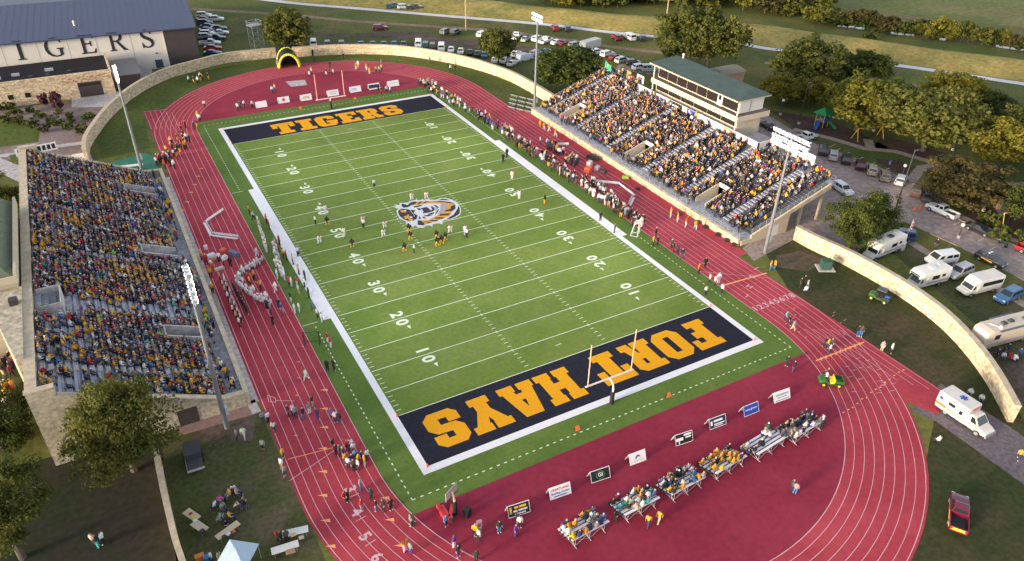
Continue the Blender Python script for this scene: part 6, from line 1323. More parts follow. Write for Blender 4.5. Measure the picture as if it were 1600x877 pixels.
def crown_mesh(seed, rx, rz, cz, nclump, nleaf, leaf, shape='round', m='olive'):
    g = np.random.default_rng(seed); cs = []
    while len(cs) < nclump:
        p = g.uniform(-1,1,3); d = np.linalg.norm(p)
        if shape == 'cone':
            h = g.uniform(0,1); r = (1-h)**.8*.95+.08; a = g.uniform(0,2*PI); q = r*math.sqrt(g.uniform(.25,1)); cs.append((q*math.cos(a)*rx, q*math.sin(a)*rx, (h*2-1)*rz)); continue
        if not .35 < d < 1: continue
        k = 1+.16*math.sin(3*math.atan2(p[1],p[0])+seed)+.10*math.sin(5*p[2]+seed*2)
        if p[2] < -.55 and shape == 'round': p[2] *= .7
        cs.append((p[0]*rx*k, p[1]*rx*k, p[2]*rz*k))
    cs = np.array(cs); N = nclump*nleaf
    cr = g.uniform(.55,1.15,nclump)*rx*.26
    ctr = np.repeat(cs,nleaf,0)+np.array([0,0,cz]); off = g.normal(0,1,(N,3)); off /= np.linalg.norm(off,axis=1)[:,None]; off *= (g.uniform(.2,1,N)**.5)[:,None]*np.repeat(cr,nleaf)[:,None]; off[:,2] *= .75
    P = ctr+off; nr = off/np.linalg.norm(off,axis=1)[:,None]+g.normal(0,.55,(N,3))+np.array([0,0,.35]); nr /= np.linalg.norm(nr,axis=1)[:,None]
    a = np.cross(nr,g.normal(0,1,(N,3))); a /= np.linalg.norm(a,axis=1)[:,None]; b_ = np.cross(nr,a); s = (leaf*g.uniform(.6,1.3,N))[:,None]
    V = np.stack([P-a*s*.5-b_*s*.35,P+a*s*.5-b_*s*.35,P+a*s*.5+b_*s*.35,P-a*s*.5+b_*s*.35],1).reshape(-1,3)
    me = bpy.data.meshes.new('crown'); me.from_pydata(V.tolist(),[],np.arange(4*N).reshape(N,4).tolist()); me.materials.append(LM[m])
    at_ = me.attributes.new('leaf_shade','FLOAT','FACE'); sh = np.clip(np.repeat(g.uniform(.15,.85,nclump),nleaf)+g.normal(0,.16,N),0,1); at_.data.foreach_set('value',sh.astype(np.float32))
    me.update(); return me, cs, cz
def trunk_mesh(cs, cz, h0, r, seed, lean=(0,0)):
    b = MB(); g = random.Random(seed); top = Vector((lean[0],lean[1],h0)); b.tube((0,0,0),top*.5+Vector((g.uniform(-.1,.1),0,0)),r,r*.8,n=8,caps=False); b.tube(top*.5,top,r*.8,r*.6,n=8)
    for i in range(0,len(cs),max(1,len(cs)//9)):
        c = Vector((cs[i][0]*.8,cs[i][1]*.8,cz+cs[i][2]*.8))
        if c.z < h0*.8: continue
        mid = top.lerp(c,.5)+Vector((0,0,.3)); b.tube(top,mid,r*.45,r*.28,n=6); b.tube(mid,c,r*.28,r*.08,n=5)
    return b
TF = {}
def tree_kind(kind):
    if kind in TF: return TF[kind]
    sp, m, v = kind; k = sum(ord(c) for c in sp+m)+v*17
    if sp == 'broad': me,cs,cz = crown_mesh(k,4.6,3.8,5.4,170,70,.33,'round',m); h0,r = 2.4,.30
    elif sp == 'fine': me,cs,cz = crown_mesh(k,5.0,4.6,5.7,190,80,.24,'round',m); h0,r = 2.6,.38
    elif sp == 'tall': me,cs,cz = crown_mesh(k,4.6,4.8,8.2,170,80,.24,'round',m); h0,r = 4.6,.42
    elif sp == 'cone': me,cs,cz = crown_mesh(k,3.9,4.8,6.2,95,50,.42,'cone',m); h0,r = 2.4,.28
    elif sp == 'far': me,cs,cz = crown_mesh(k,4.2,3.4,4.0,60,32,.70,'round',m); h0,r = 1.4,.22
    elif sp == 'shrub': me,cs,cz = crown_mesh(k,1.1,.75,.75,26,26,.22,'round',m); h0,r = .4,.06
    TF[kind] = [me, trunk_mesh(cs,cz,h0,r,k).mesh('trunk',m_bark)]; return TF[kind]
def tree(u,v,sp,m,var,sx,sz,label,cat='tree',group='park trees',name=None,p=None,rz=None):
    me, tm = tree_kind((sp,m,var)); p = p or at(u,v); r = empty(name or ('shrub' if sp=='shrub' else 'tree'),(p.x,p.y,0),rng.uniform(0,6.28) if rz is None else rz,label,cat,group)
    for nm,d in (('crown',me),('trunk',tm)): o = bpy.data.objects.new(nm,d); COL.objects.link(o); o.parent = r
    r.scale = (sx,sx,sz); return r
tree(452,81,'broad','olive',6,1.45,1.2,'broad bushy tree behind the inflatable tunnel'); tree(778,106,'broad','olive',7,.98,1.15,'bushy upright tree among the cars behind the north curve'); tree(890,143,'broad','dark',1,1.75,1.12,'big dark spreading bush tree at the north end of the east grandstand')
tree(1066,106,'broad','olive',1,1.9,1.65,'large olive tree behind the east press box, left of a pair'); tree(1104,110,'broad','olive',2,1.75,1.7,'large olive tree behind the east press box, right of a pair'); tree(1258,134,'broad','olive',3,1.95,1.2,'broad olive tree on the park edge below the white trail')
tree(1310,124,'broad','dark',2,1.15,.7,'small dark tree behind the yellow park trees, left of a pair'); tree(1350,126,'broad','dark',3,1.3,.75,'small dark tree behind the yellow park trees, right of a pair'); tree(1222,162,'broad','yellow',1,1.1,.72,'small yellow tree nearest the press box lift tower'); tree(1270,168,'broad','yellow',2,1.0,.75,'small yellow tree behind the play structure')
tree(1338,205,'broad','yellow',3,1.75,1.28,'big yellow green tree above the swing set'); tree(1385,196,'broad','mid',1,1.3,1.1,'green tree merging between the big yellow green tree and the dark one'); tree(1442,236,'broad','olive',4,2.05,1.42,'huge dark olive tree in the middle of the park'); tree(1480,176,'broad','yellow',4,1.5,1.0,'yellow green tree behind the huge dark olive tree'); tree(1540,189,'broad','dark',4,1.15,.72,'round dark green tree standing alone on the park lawn')
tree(1556,262,'broad','yellow',5,1.5,1.05,'yellow green tree leaning over the park lawn at the east edge'); tree(1592,240,'broad','olive',5,1.4,1.1,'olive tree half out of frame at the east edge'); tree(1500,324,'broad','brown',1,1.5,.88,'round rusty brown tree beside the brick shelter'); tree(1604,352,'broad','dark',5,1.0,.85,'dark green tree cut by the frame above the tall swing set')
tree(1326,393,'fine','dark',3,.86,.95,'leafy green tree by the east stone wall, larger of two stems'); tree(1362,374,'fine','dark',4,.66,.82,'leafy green tree by the east stone wall, smaller of two stems')
tree(210,736,'fine','olive',1,1.0,1.2,'big olive evergreen hiding the corner of the west grandstand'); tree(36,872,'tall','olive',2,.86,.92,'big olive tree with bare grey trunk at the bottom left corner'); tree(-4,352,'fine','dark',1,.95,.8,'dark evergreen behind the west press box'); tree(4,700,'fine','dark',2,.9,.7,'dark green tree behind the west grandstand crowd')
gs = 'shrubs in the gravel bed'
for i,(u,v,s,m,lab) in enumerate([(5,172,1.3,'dark','dark shrub at the west edge of the gravel bed'),(18,170,1.2,'dark','dark shrub under the small square windows'),(28,180,1.3,'dark','dark shrub in the gravel bed below the window shrub'),(48,175,1.1,'dark','dark shrub in the gravel bed left of the purple one'),(64,184,1.4,'mid','large green shrub in the middle of the gravel bed'),(80,192,1.3,'olive','olive grass clump in the middle of the gravel bed'),(90,196,1.5,'dark','large dark shrub right of the olive clump'),(112,186,1.2,'dark','dark shrub below the walkway corner'),(138,188,1.5,'dark','big dark shrub nearest the stone wall'),(106,202,1.2,'mid','green shrub in the lower gravel bed'),(130,209,1.6,'dark','wide dark shrub at the lower end of the gravel bed'),(112,193,.9,'dark','small dark shrub between two big ones in the gravel bed'),(12,193,1.6,'olive','olive clump at the west border of the lawn circle'),(32,195,1.6,'brown','rusty clump on the rim of the lawn circle'),(52,198,1.5,'olive','olive clump on the rim of the lawn circle'),(70,206,1.4,'brown','rusty clump by the boulders of the lawn circle'),(93,178,1.0,'yellow','yellow green shrub under the purple bush')]): tree(u,v,'shrub',m,i%3,s*.85,s*.85,lab,'shrub',gs)
tree(72,166,'shrub','purple',1,1.3,2.3,'purple leaved young tree in front of the limestone wall, thinner one','shrub',gs); tree(95,170,'shrub','purple',2,1.5,2.4,'purple leaved bush at the corner of the walkway','shrub',gs)
for u,v,lab in ((1560,372,'dark shrub in the mulch bed behind the street, left one'),(1592,380,'dark shrub in the mulch bed near the red pickup'),(1540,352,'green shrub in front of the brick shelter')): tree(u,v,'shrub','dark',1,1.7,1.6,lab,'shrub','shrubs by the east street')
tree(1361,63,'shrub','dark',0,2.4,2.6,'single dark bush on the dry levee bank','shrub',None)
# distant woodland and creek trees
gw_ = 'trees in the distant creek woodland'; g_ = random.Random(5)
L1 = [(850+i*11.5, 1+g_.uniform(-12,9)+(i*.34)) for i in range(38)]+[(840+i*15, -16+g_.uniform(-6,6)+i*.2) for i in range(30)]
for i,(u,v) in enumerate(L1):
    m = g_.choice(['olive','dark','olive','olive','dark','yellow','brown']); tree(u,v,'far',m,g_.randrange(2),g_.uniform(.8,1.35),g_.uniform(.8,1.25),{'olive':'olive tree','dark':'dark tree','yellow':'yellowing tree','brown':'rusty tree'}[m]+' in the dense woodland along the far creek','tree',gw_)
L2 = [(1270+i*11, 36+i*1.45+g_.uniform(-4,1)) for i in range(32)]+[(1225,26),(1240,24),(1210,20)]
for u,v in L2:
    m = g_.choice(['olive','dark','olive','yellow','brown']); tree(u,v,'far',m,g_.randrange(2),g_.uniform(.45,.95),g_.uniform(.4,.85),{'olive':'olive tree','dark':'dark tree','yellow':'yellowing tree','brown':'rusty tree'}[m]+' on the bank of the shallow creek in the far pasture','tree','trees along the pasture creek')
# ================================================================ people
m_skin = tint_mat('skin_tone', .6); m_cloth = tint_mat('cloth_tone', .85, .10, 6.0); m_hair = tint_mat('hair_tone', .7)
def skel(pose):
    J = dict(pelvis=(0,0,.96), spine=(0,0,1.16), chest=(.01,0,1.36), neck=(.01,0,1.52), head0=(.02,0,1.60), head1=(.03,0,1.75))
    A = {}
    for s,n in ((-1,'r'),(1,'l')):
        A.update({'sh'+n:(0,s*.19,1.41),'el'+n:(-.02,s*.26,1.14),'wr'+n:(.07,s*.27,.90),'ha'+n:(.10,s*.26,.79),'hp'+n:(0,s*.10,.91),'kn'+n:(.03,s*.11,.50),'an'+n:(-.01,s*.12,.08),'to'+n:(.16,s*.14,.04)})
    J.update(A)
    def lean(d, names=('spine','chest','neck','head0','head1','shl','shr','ell','elr','wrl','wrr','hal','har'), z0=.96):
        for k in names: x,y,z = J[k]; t = z-z0; J[k] = (x+math.sin(d)*t, y, z0+math.cos(d)*t)
    if pose == 'hips':
        for s,n in ((-1,'r'),(1,'l')): J['el'+n]=(-.08,s*.38,1.16); J['wr'+n]=(.02,s*.24,.99); J['ha'+n]=(.09,s*.17,.98)
    if pose == 'folded':
        for s,n in ((-1,'r'),(1,'l')): J['el'+n]=(.06,s*.26,1.15); J['wr'+n]=(.24,-s*.02,1.18+s*.02); J['ha'+n]=(.23,-s*.12,1.20+s*.02)
    if pose == 'point':
        J['ell']=(.22,.24,1.40); J['wrl']=(.44,.20,1.46); J['hal']=(.54,.18,1.47)
    if pose == 'cheer':
        for s,n in ((-1,'r'),(1,'l')): J['el'+n]=(.02,s*.34,1.62); J['wr'+n]=(.06,s*.36,1.88); J['ha'+n]=(.07,s*.35,1.98)
    if pose == 'walk':
        J['knl']=(.20,.10,.52); J['anl']=(.26,.10,.10); J['tol']=(.42,.12,.06); J['knr']=(-.10,-.10,.50); J['anr']=(-.34,-.10,.16); J['tor']=(-.22,-.12,.05)
        J['elr']=(.12,-.25,1.16); J['wrr']=(.30,-.22,1.02); J['har']=(.38,-.20,.96); J['ell']=(-.16,.26,1.16); J['wrl']=(-.14,.28,.92); J['hal']=(-.10,.28,.82); lean(.08)
    if pose == 'ready':
        for s,n in ((-1,'r'),(1,'l')): J['kn'+n]=(.22,s*.20,.48); J['an'+n]=(.0,s*.24,.09); J['to'+n]=(.18,s*.28,.04); J['hp'+n]=(-.08,s*.12,.80); J['el'+n]=(.10,s*.30,1.14); J['wr'+n]=(.30,s*.22,1.00); J['ha'+n]=(.38,s*.18,.97)
        J['pelvis']=(-.08,0,.84); lean(.55)
        for k in ('spine','chest','neck','head0','head1','shl','shr','ell','elr','wrl','wrr','hal','har'): x,y,z = J[k]; J[k] = (x-.08,y,z-.12)
    if pose in ('sit','sitlean','sitclap'):
        dz = -.46
        for k in ('pelvis','spine','chest','neck','head0','head1','shl','shr'): x,y,z = J[k]; J[k] = (x,y,z+dz)
        for s,n in ((-1,'r'),(1,'l')):
            J['hp'+n]=(.03,s*.10,.48); J['kn'+n]=(.44,s*.14,.50); J['an'+n]=(.42,s*.13,.08); J['to'+n]=(.58,s*.14,.04)
            J['el'+n]=(.06,s*.27,.70); J['wr'+n]=(.27,s*.20,.60); J['ha'+n]=(.36,s*.16,.58)
        if pose == 'sitlean':
            lean(.42,('spine','chest','neck','head0','head1','shl','shr'),.50)
            for s,n in ((-1,'r'),(1,'l')): J['el'+n]=(.36,s*.20,.66); J['wr'+n]=(.56,s*.07,.68); J['ha'+n]=(.62,s*.02,.72)
        if pose == 'sitclap':
            for s,n in ((-1,'r'),(1,'l')): J['el'+n]=(.14,s*.27,.80); J['wr'+n]=(.32,s*.09,.96); J['ha'+n]=(.38,s*.03,1.04)
    return J
BONES = [('pelvis','spine','t'),('spine','chest','t'),('chest','neck','t'),('neck','head0','n'),('head0','head1','h')]
for n in 'lr': BONES += [('chest','sh'+n,'t'),('sh'+n,'el'+n,'u'),('el'+n,'wr'+n,'f'),('wr'+n,'ha'+n,'k'),('pelvis','hp'+n,'p'),('hp'+n,'kn'+n,'p'),('kn'+n,'an'+n,'c'),('an'+n,'to'+n,'s')]
RAD = dict(pelvis=.155,spine=.145,chest=.165,neck=.062,head0=.085,head1=.088)
for n in 'lr': RAD.update({'sh'+n:.082,'el'+n:.052,'wr'+n:.040,'ha'+n:.042,'hp'+n:.105,'kn'+n:.072,'an'+n:.050,'to'+n:.042})
def body_mesh(pose, sub, bulk=1.0):
    J = skel(pose); names = list(J); idx = {k:i for i,k in enumerate(names)}
    me = bpy.data.meshes.new('figure'); me.from_pydata([J[k] for k in names],[(idx[a],idx[b]) for a,b,_ in BONES],[])
    o = bpy.data.objects.new('figure',me); COL.objects.link(o); o.modifiers.new('skin','SKIN').use_smooth_shade = True
    for k in names:
        r = RAD[k]*(1.12 if sub else 1.0)*(bulk if k in ('chest','shl','shr','spine') else 1); d = me.skin_vertices[0].data[idx[k]]; d.radius = (r*(.86 if k in ('pelvis','spine','chest') else 1),r) ; d.use_root = (k=='pelvis')
    if sub: md = o.modifiers.new('sub','SUBSURF'); md.levels = sub; md.render_levels = sub
    dg = bpy.context.evaluated_depsgraph_get(); dg.update(); out = bpy.data.meshes.new_from_object(o.evaluated_get(dg)); bpy.data.objects.remove(o); bpy.data.meshes.remove(me)
    out.calc_loop_triangles(); V = np.array([v.co[:] for v in out.vertices]); 
    segs = [(np.array(J[a]),np.array(J[b]),t,(RAD[a]+RAD[b])/2) for a,b,t in BONES]; reg = []
    for p in out.polygons:
        c = np.array(p.center[:]); best = None
        for A,B,t,r in segs:
            d = B-A; s = np.clip(np.dot(c-A,d)/np.dot(d,d),0,1); q = np.linalg.norm(c-A-d*s)-r
            if best is None or q < best[0]: best = (q,t,s)
        t = best[1]
        if t == 'h':
            hc = np.array(J['head0'])*.5+np.array(J['head1'])*.5; rel = c-hc
            t = 'H' if (rel[2] > .03 or rel[0] < -.035) else 'h'
        reg.append(t)
    return out, V, reg
def region(me, reg, want, off, name, m):
    me.calc_loop_triangles(); nv = [v.normal.copy() for v in me.vertices]; mp = {}; vs = []; fs = []
    for p,t in zip(me.polygons,reg):
        if t in want:
            f = []
            for i in p.vertices:
                if i not in mp: mp[i] = len(vs); vs.append(me.vertices[i].co+nv[i]*off)
                f.append(mp[i])
            fs.append(f)
    o = bpy.data.meshes.new(name); o.from_pydata(vs,[],fs); o.materials.append(m); o.polygons.foreach_set('use_smooth',[True]*len(fs)); o.update(); return o
FIG = {}
def figure(pose, style):
    k = (pose,style)
    if k in FIG: return FIG[k]
    me, V, reg = body_mesh(pose, 1, 1.18 if style=='player' else 1.0); me.materials.clear(); me.materials.append(m_skin); me.name = 'person'; me.polygons.foreach_set('use_smooth',[True]*len(me.polygons)); me.polygons.foreach_set('material_index',[0]*len(me.polygons))
    # nose
    up = {'long':('t','u','f'),'short':('t','u'),'player':('t','u'),'shorts':('t','u')}[style]; lo = {'long':('p','c'),'short':('p','c'),'player':('p','c'),'shorts':('p',)}[style]
    FIG[k] = (me, region(me,reg,up,.024 if style!='player' else .035,'shirt' if style!='player' else 'jersey',m_cloth), region(me,reg,lo,.016,'trousers' if style!='shorts' else 'shorts',m_cloth), region(me,reg,('H',) if style!='player' else ('H','h'),.02 if style!='player' else .045,'hair' if style!='player' else 'helmet',m_hair), region(me,reg,('s',),.012,'shoes',m_cloth))
    return FIG[k]
C_ = {'W':(.66,.65,.67),'K':(.016,.016,.019),'G':(.62,.31,.012),'R':(.46,.018,.026),'N':(.022,.032,.085),'B':(.05,.14,.36),'Y':(.24,.245,.26),'T':(.42,.33,.23),'P':(.62,.05,.25),'L':(.05,.42,.38),'D':(.045,.06,.12),'O':(.70,.17,.03),'V':(.10,.03,.26),'M':(.16,.015,.035),'E':(.06,.055,.05),'F':(.20,.55,.05),'C':(.14,.10,.07)}
CN = {'W':'white','K':'black','G':'yellow','R':'red','N':'navy','B':'blue','Y':'grey','T':'tan','P':'pink','L':'teal','D':'dark blue','O':'orange','V':'purple','M':'maroon','E':'charcoal','F':'lime green','C':'brown'}
HAIR = [(.03,.02,.014),(.06,.035,.02),(.015,.012,.011),(.16,.10,.05),(.10,.06,.03),(.35,.34,.33)]
SKIN = [(.52,.30,.21),(.46,.26,.18),(.36,.20,.13),(.22,.115,.07),(.55,.33,.24)]
PPL = []
def P_(x,y,z,pose,top,bot,hd,place,role='person',style='long',hat=None,keep=0,crowd=False): PPL.append(dict(x=x,y=y,z=z,pose=pose,top=top,bot=bot,hd=hd,place=place,role=role,style=style,hat=hat,keep=keep))
def many(txt, place, role='person', style='long', z=.03, keep=0, hat=None, face=None):
    for e in txt.split():
        q = e.split(','); u,v = float(q[0]),float(q[1]); pose = {'s':'stand','h':'hips','f':'folded','w':'walk','c':'cheer','r':'ready','x':'sit','l':'sitlean','p':'point'}[q[2][0]]
        p = at(u,v,z); hd = float(q[4]) if len(q)>4 else (face if face is not None else rng.uniform(0,360))
        P_(p.x,p.y,z,pose,q[3][0],q[3][1],R(hd),place,role,style,hat or (q[3][2] if len(q[3])>2 else None),keep)
# --- play on the field
many('643,313,r,WW,-80 666,311,r,WW,-95 509,335,s,WW,-70 538,371,s,WW,-60 499,381,r,WW,-75 567,349,r,WW,-85 599,370,r,WW,-90 601,357,r,WW,-90 703,364,r,WW,-100 727,367,s,WW,-100 811,311,s,WW,-120 800,281,s,WW,-110','on the field','player','player',.022,2,'R')
many('512,353,r,KG,80 551,388,r,KG,85 633,394,r,KG,90 640,364,r,KG,90 642,376,r,KG,90 683,374,r,KG,95 691,383,r,KG,90 684,386,r,KG,95 697,377,r,KG,100 786,254,s,KK,80 792,246,s,KK,100 851,319,s,KG,120','on the field','player','player',.022,2,'K')
many('585,293,s,WK 493,351,f,WK 568,356,s,WK 647,395,h,WK 729,371,h,WK 466,400,s,WK 938,345,s,KK','on the field','referee','short',.022,2,'K')
# --- west sideline
many('390,335,s,GK,0 396,344,w,WK,0 417,350,s,OK,10 421,358,s,RK,0 437,383,s,RK,10 435,393,f,RK,0 443,403,s,GK,0 448,407,s,RK,0 458,413,s,TK,-10 467,429,s,GK,0 452,447,s,RK,0 456,448,s,WW,0 464,447,f,RW,0 467,459,s,WT,0 477,438,s,KK,0 483,465,s,KK,0 476,449,s,WK,0 455,472,s,KW,0 461,490,s,WW,0 468,488,s,WW,0 488,485,s,BD,0 496,497,s,WK,0 503,504,s,WW,0 512,535,s,RW,10 517,543,f,RW,0 512,580,s,KK 522,579,s,KK','on the west sideline turf','person','short',.03,1,None)
rw = random.Random(3)
for i in range(14):
    u,v = 405+i*.9+rw.uniform(-2,2), 352+i*3.3; many(f'{u:.1f},{v:.1f},{rw.choice("shsf")},WW,{rw.uniform(-25,25):.0f}','on the west sideline turf','player','player',.03,1,rw.choice('WWR'))
for i in range(16):
    u,v = 425+i*1.15+rw.uniform(-5,6), 388+i*3.0; many(f'{u:.1f},{v:.1f},{rw.choice("shsf")},WW,{rw.uniform(-25,25):.0f}','on the west sideline turf','player','player',.03,1,rw.choice('WWR'))
many('434,437,s,WW,0 445,438,s,WW,0 431,457,w,WW,20 437,420,s,WW,0','on the west sideline turf','player','player',.03,1,'W')
arc_ = [(402,414),(394,419),(386,424),(378,428),(372,433),(369,439),(370,445),(374,451),(380,456),(386,461),(392,466),(399,470),(405,473),(412,476),(419,479)]
for i,(u,v) in enumerate(arc_): many(f'{u},{v},{"xlx"[i%3]},WW,{-30+i*6}','in the seated arc on the west straight','player','player',.03,1,rw.choice('WWR'))
for i,(u,v) in enumerate(arc_[::1]): many(f'{u+9-i*.3:.1f},{v-4+i*.1:.1f},{"xsl"[i%3]},WW,{150+i*5}','in the inner row of the seated arc','player','player',.03,1,rw.choice('WWR'))
many('388,441,s,RK,30 391,447,f,GK,0 397,437,s,OK,-60 408,453,p,GK,150 418,484,s,NK 425,497,s,NK 427,508,s,KK 436,482,s,ND 441,489,w,VT 402,402,w,WW,0 399,418,r,WW,0','around the seated arc on the west straight','person','short',.03,1)
many(' '.join(f'{366+i*2.6:.1f},{455+i*4.6:.1f},s,KK,{rw.uniform(-20,20):.0f}' for i in range(9)),'in the black-clad line behind the arc','person','long',.03,0)
many(' '.join(f'{345+i*4.2+rw.uniform(-1,1):.1f},{441+i*10:.1f},s,{"WK" if i%2 else "TK"},0' for i in range(8))+' '+' '.join(f'{353+i*4.0+rw.uniform(-1,1):.1f},{446+i*9.6:.1f},c,WK,0' for i in range(7)),'in the dance lines on the west straight','person','short',.03,0)
many('315,406,s,GK 323,413,s,RM 343,409,s,WK 350,416,s,WK 361,417,s,KK 331,420,w,WO 378,470,s,KK 330,434,s,GK 333,458,s,GK','beside the kit on the west straight','person','short',.03,1)
# --- near west straight and curve
many('412,660,s,YD 420,660,s,WK 429,675,w,WN 451,650,s,KK 459,650,s,WK 463,652,s,YD 475,655,s,KB 484,647,s,YW 489,635,s,KT 497,657,s,NV 518,654,s,BN 525,660,s,WM 531,662,s,KD 479,594,w,WW','on the near west straight','person','short',.03,1)
many('412,704,s,YK 443,717,s,GK 446,745,s,YD 441,733,s,WT','on the edge of the near west curve','person','shorts',.03,1)
many('521,702,s,KE 525,711,s,MN 531,713,s,EK 537,717,s,NN 543,704,c,RD 549,703,s,WD 553,709,w,WR 541,725,s,GN 545,731,s,WN 551,727,s,NN 557,721,s,BN 561,726,s,GN 566,722,s,ND 570,729,s,GW 560,734,s,WN 553,735,s,EK 574,719,s,WD','in the tight group on the near west curve','person','short',.03,1)
many('564,766,s,YB 538,781,x,RK,-60 544,783,s,KK 566,797,s,RY 580,781,f,KK 588,798,s,KB 599,799,s,KK 611,797,s,KK 642,821,h,YE 646,822,s,KK 633,862,c,GW 642,865,s,YV','in the inner lanes of the near west curve','person','short',.03,1)
many('697,822,s,BN 707,820,x,KR 710,855,s,VW 716,870,s,KV 744,878,s,KK 742,838,s,GK 748,844,s,WK 780,832,s,KB 806,838,s,VV 812,824,s,WK 808,818,s,KD 962,813,s,KE','around the near red infield','person','short',.03,1)
many('1012,822,w,GN,-150 1029,816,w,GT,-160','walking past the second bleacher','person','short',.03,1)
many('1236,768,s,EK 1241,772,s,YB','alone in the middle of the red infield','person','short',.03,1); many('1283,671,s,KK','beside the easternmost bleacher','person','long',.03,1)
# --- near east side
many('1227,502,w,LN,-90 1231,508,w,KK,-90 1238,517,w,YT,-90 1288,543,w,KK,-90 1292,545,w,GN,-90 1297,545,s,EK 1295,553,s,WD','on the east track by the near corner','person','short',.03,1)
many('1339,525,s,KB 1344,526,s,EB 1377,549,s,YT 1391,552,s,WK','at the outer edge of the east track','person','long',.03,1); many('1229,572,s,KK 1239,581,s,KD','at the corner of the apron and the red infield','person','long',.03,1)
many('1250,449,s,KK 1255,446,s,NK 1260,453,s,YK 1257,462,s,WK 1203,422,s,GB 1209,421,s,GB','by the grass at the south end of the east grandstand','person','long',.03,1)
many('1514,619,x,WK 1531,628,x,WN 1465,693,x,WN','sitting on the grass by the ambulance','person','short',.03,1); many('1590,718,w,GN','on the asphalt drive','person','short',.03,1)
many('1558,556,x,NK 1566,561,x,WD 1576,563,x,RY 1583,566,x,WK 1592,556,x,BD 1574,549,x,ND','in camp chairs beside the beige motorhome','person','long',.03,1)
many('1406,362,s,KK 1461,388,s,KD','on the east sidewalk','person','long',.03,1)
gp = at(1293,596); P_(gp.x-.3,gp.y+.1,.35,'sit','W','D',math.atan2(2.1,-2.3),'riding the open green utility vehicle','person','short',None,1); P_(gp.x+.4,gp.y+.55,.35,'sit','K','K',math.atan2(2.1,-2.3),'riding the open green utility vehicle','person','short','W',1)
# --- west lawn
LAWN = [(346,788,'PN'),(338,795,'WN'),(349,798,'YD'),(366,770,'WT'),(361,777,'GY'),(371,776,'YN'),(378,793,'KK'),(372,798,'TK'),(347,815,'YY'),(354,822,'KK'),(360,813,'GN')]
for (u,v,c) in LAWN:
    rz = next(r for a,b,r in CHAIRS if (a,b)==(u,v)); p = at(u,v,.02); P_(p.x,p.y,.02,'sit' if c!='KK' else 'sitlean',c[0],c[1],R(rz),'in the ring of chairs on the west lawn','person','short',None,1)
many('371,687,s,YN 382,685,w,WW 284,868,s,WY 332,879,s,WK 345,880,s,TK 434,845,s,RK 440,849,s,KK 449,846,s,EK 155,855,s,KL 148,852,s,TN 163,850,s,WK 254,740,s,GW','about the west lawn and yard','person','short',.03,1)
# --- bleacher spectators
bp = ['first','second','third','fourth','fifth','sixth']
PALS = ['NYWGGKTBNW','MWGNKTLBWG','KKTGBNYWKE','GGGGKKNKGY','KNKWKEW','WKNWYKTNWK']; occ = [.52,.52,.64,.62,.24,.58]
rb = random.Random(21)
for bi,(t_,L,rz) in enumerate(BLE):
    for r in range(5):
        n = int(L/.58)
        for k in range(n):
            blk = (bi == 3 and not 2 <= k <= 6 and rb.random() < .75)
            if rb.random() > occ[bi] or blk: continue
            x = .35+(L-.6)*k/max(1,n-1)+rb.uniform(-.05,.05); zz = .42+.20*(4-r)+.05; y = .55*r
            c = Vector((math.cos(rz)*x-math.sin(rz)*y, math.sin(rz)*x+math.cos(rz)*y)); tp = rb.choice(PALS[bi])
            if bi == 3 and 3 <= k <= 5 and r > 0: tp = 'G'
            P_(t_.location.x+c.x, t_.location.y+c.y, zz-.46+.03, rb.choice(['sit','sitlean','sit']), tp, rb.choice('NKDYT'), rz+PI/2+rb.uniform(-.3,.3), f'on the {["top","second","middle","fourth","lowest"][r]} plank of the {bp[bi]} bleacher from the west', 'spectator', rb.choice(['short','long']), rb.choice([None,None,None,'W','G','K']), 1)
# --- far and east-side people (mostly part of the crowd once the nearest are counted)
re_ = random.Random(8)
def row(n, a, b, w_, cols, place, style='short', role='person', poses='shfs'):
    for i in range(n):
        t = re_.random(); u = a[0]+(b[0]-a[0])*t+re_.uniform(-w_,w_)*.9; v = a[1]+(b[1]-a[1])*t-re_.uniform(-w_,w_)*.45; c = re_.choice(cols); many(f'{u:.1f},{v:.1f},{re_.choice(poses)},{c}',place,role,style,.03,0,re_.choice([None,None,'K','W','G']))
row(140,(790,212),(1000,352),9,['KC','KE','KK','WK','KK','WD','EC','EK','KT','KG','WW'],'on the east sideline turf','player'); row(26,(850,225),(905,262),9,['KK','WK','KK','NK','GK'],'on the east straight'); row(22,(925,288),(978,335),6,['WK','WN','WK','KK'],'on the east straight')
row(60,(668,138),(800,215),9,['NK','KK','MN','WN','VK','NN','GK','BW','WK'],'on the northeast curve','long'); row(24,(655,133),(682,137),5,['KK','NK','WK','TK'],'at the far corner of the apron','long')
row(34,(255,262),(300,200),14,['KG','KK','WK','RK','GK','NK'],'on the northwest straight'); row(12,(250,250),(270,262),8,['WK','KK','RK'],'on the northwest straight'); row(8,(300,130),(325,125),6,['GK','WK','KG'],'at the northwest curve')
many('426,146,s,WN 430,143,s,TN 484,122,s,WK 487,116,s,TK 510,117,s,NW 521,118,s,WN 516,106,s,KK 557,109,s,GW 560,106,s,WG 573,110,s,GW 578,116,s,GW 588,114,s,GK 593,114,s,LK 597,111,s,GK 596,104,s,YK 372,173,s,WK 376,170,s,NK 382,168,s,WN 395,168,s,WK 310,186,s,GW 313,190,s,WK 320,168,s,WK 591,142,s,KK 596,147,s,KK 604,145,s,WK 610,146,s,WK 489,88,s,KK 492,98,s,KK 537,93,s,KK 672,99,s,KK 700,103,s,WK 704,111,s,WK 711,112,s,KK','at the far end of the track','person','short',.03,0)
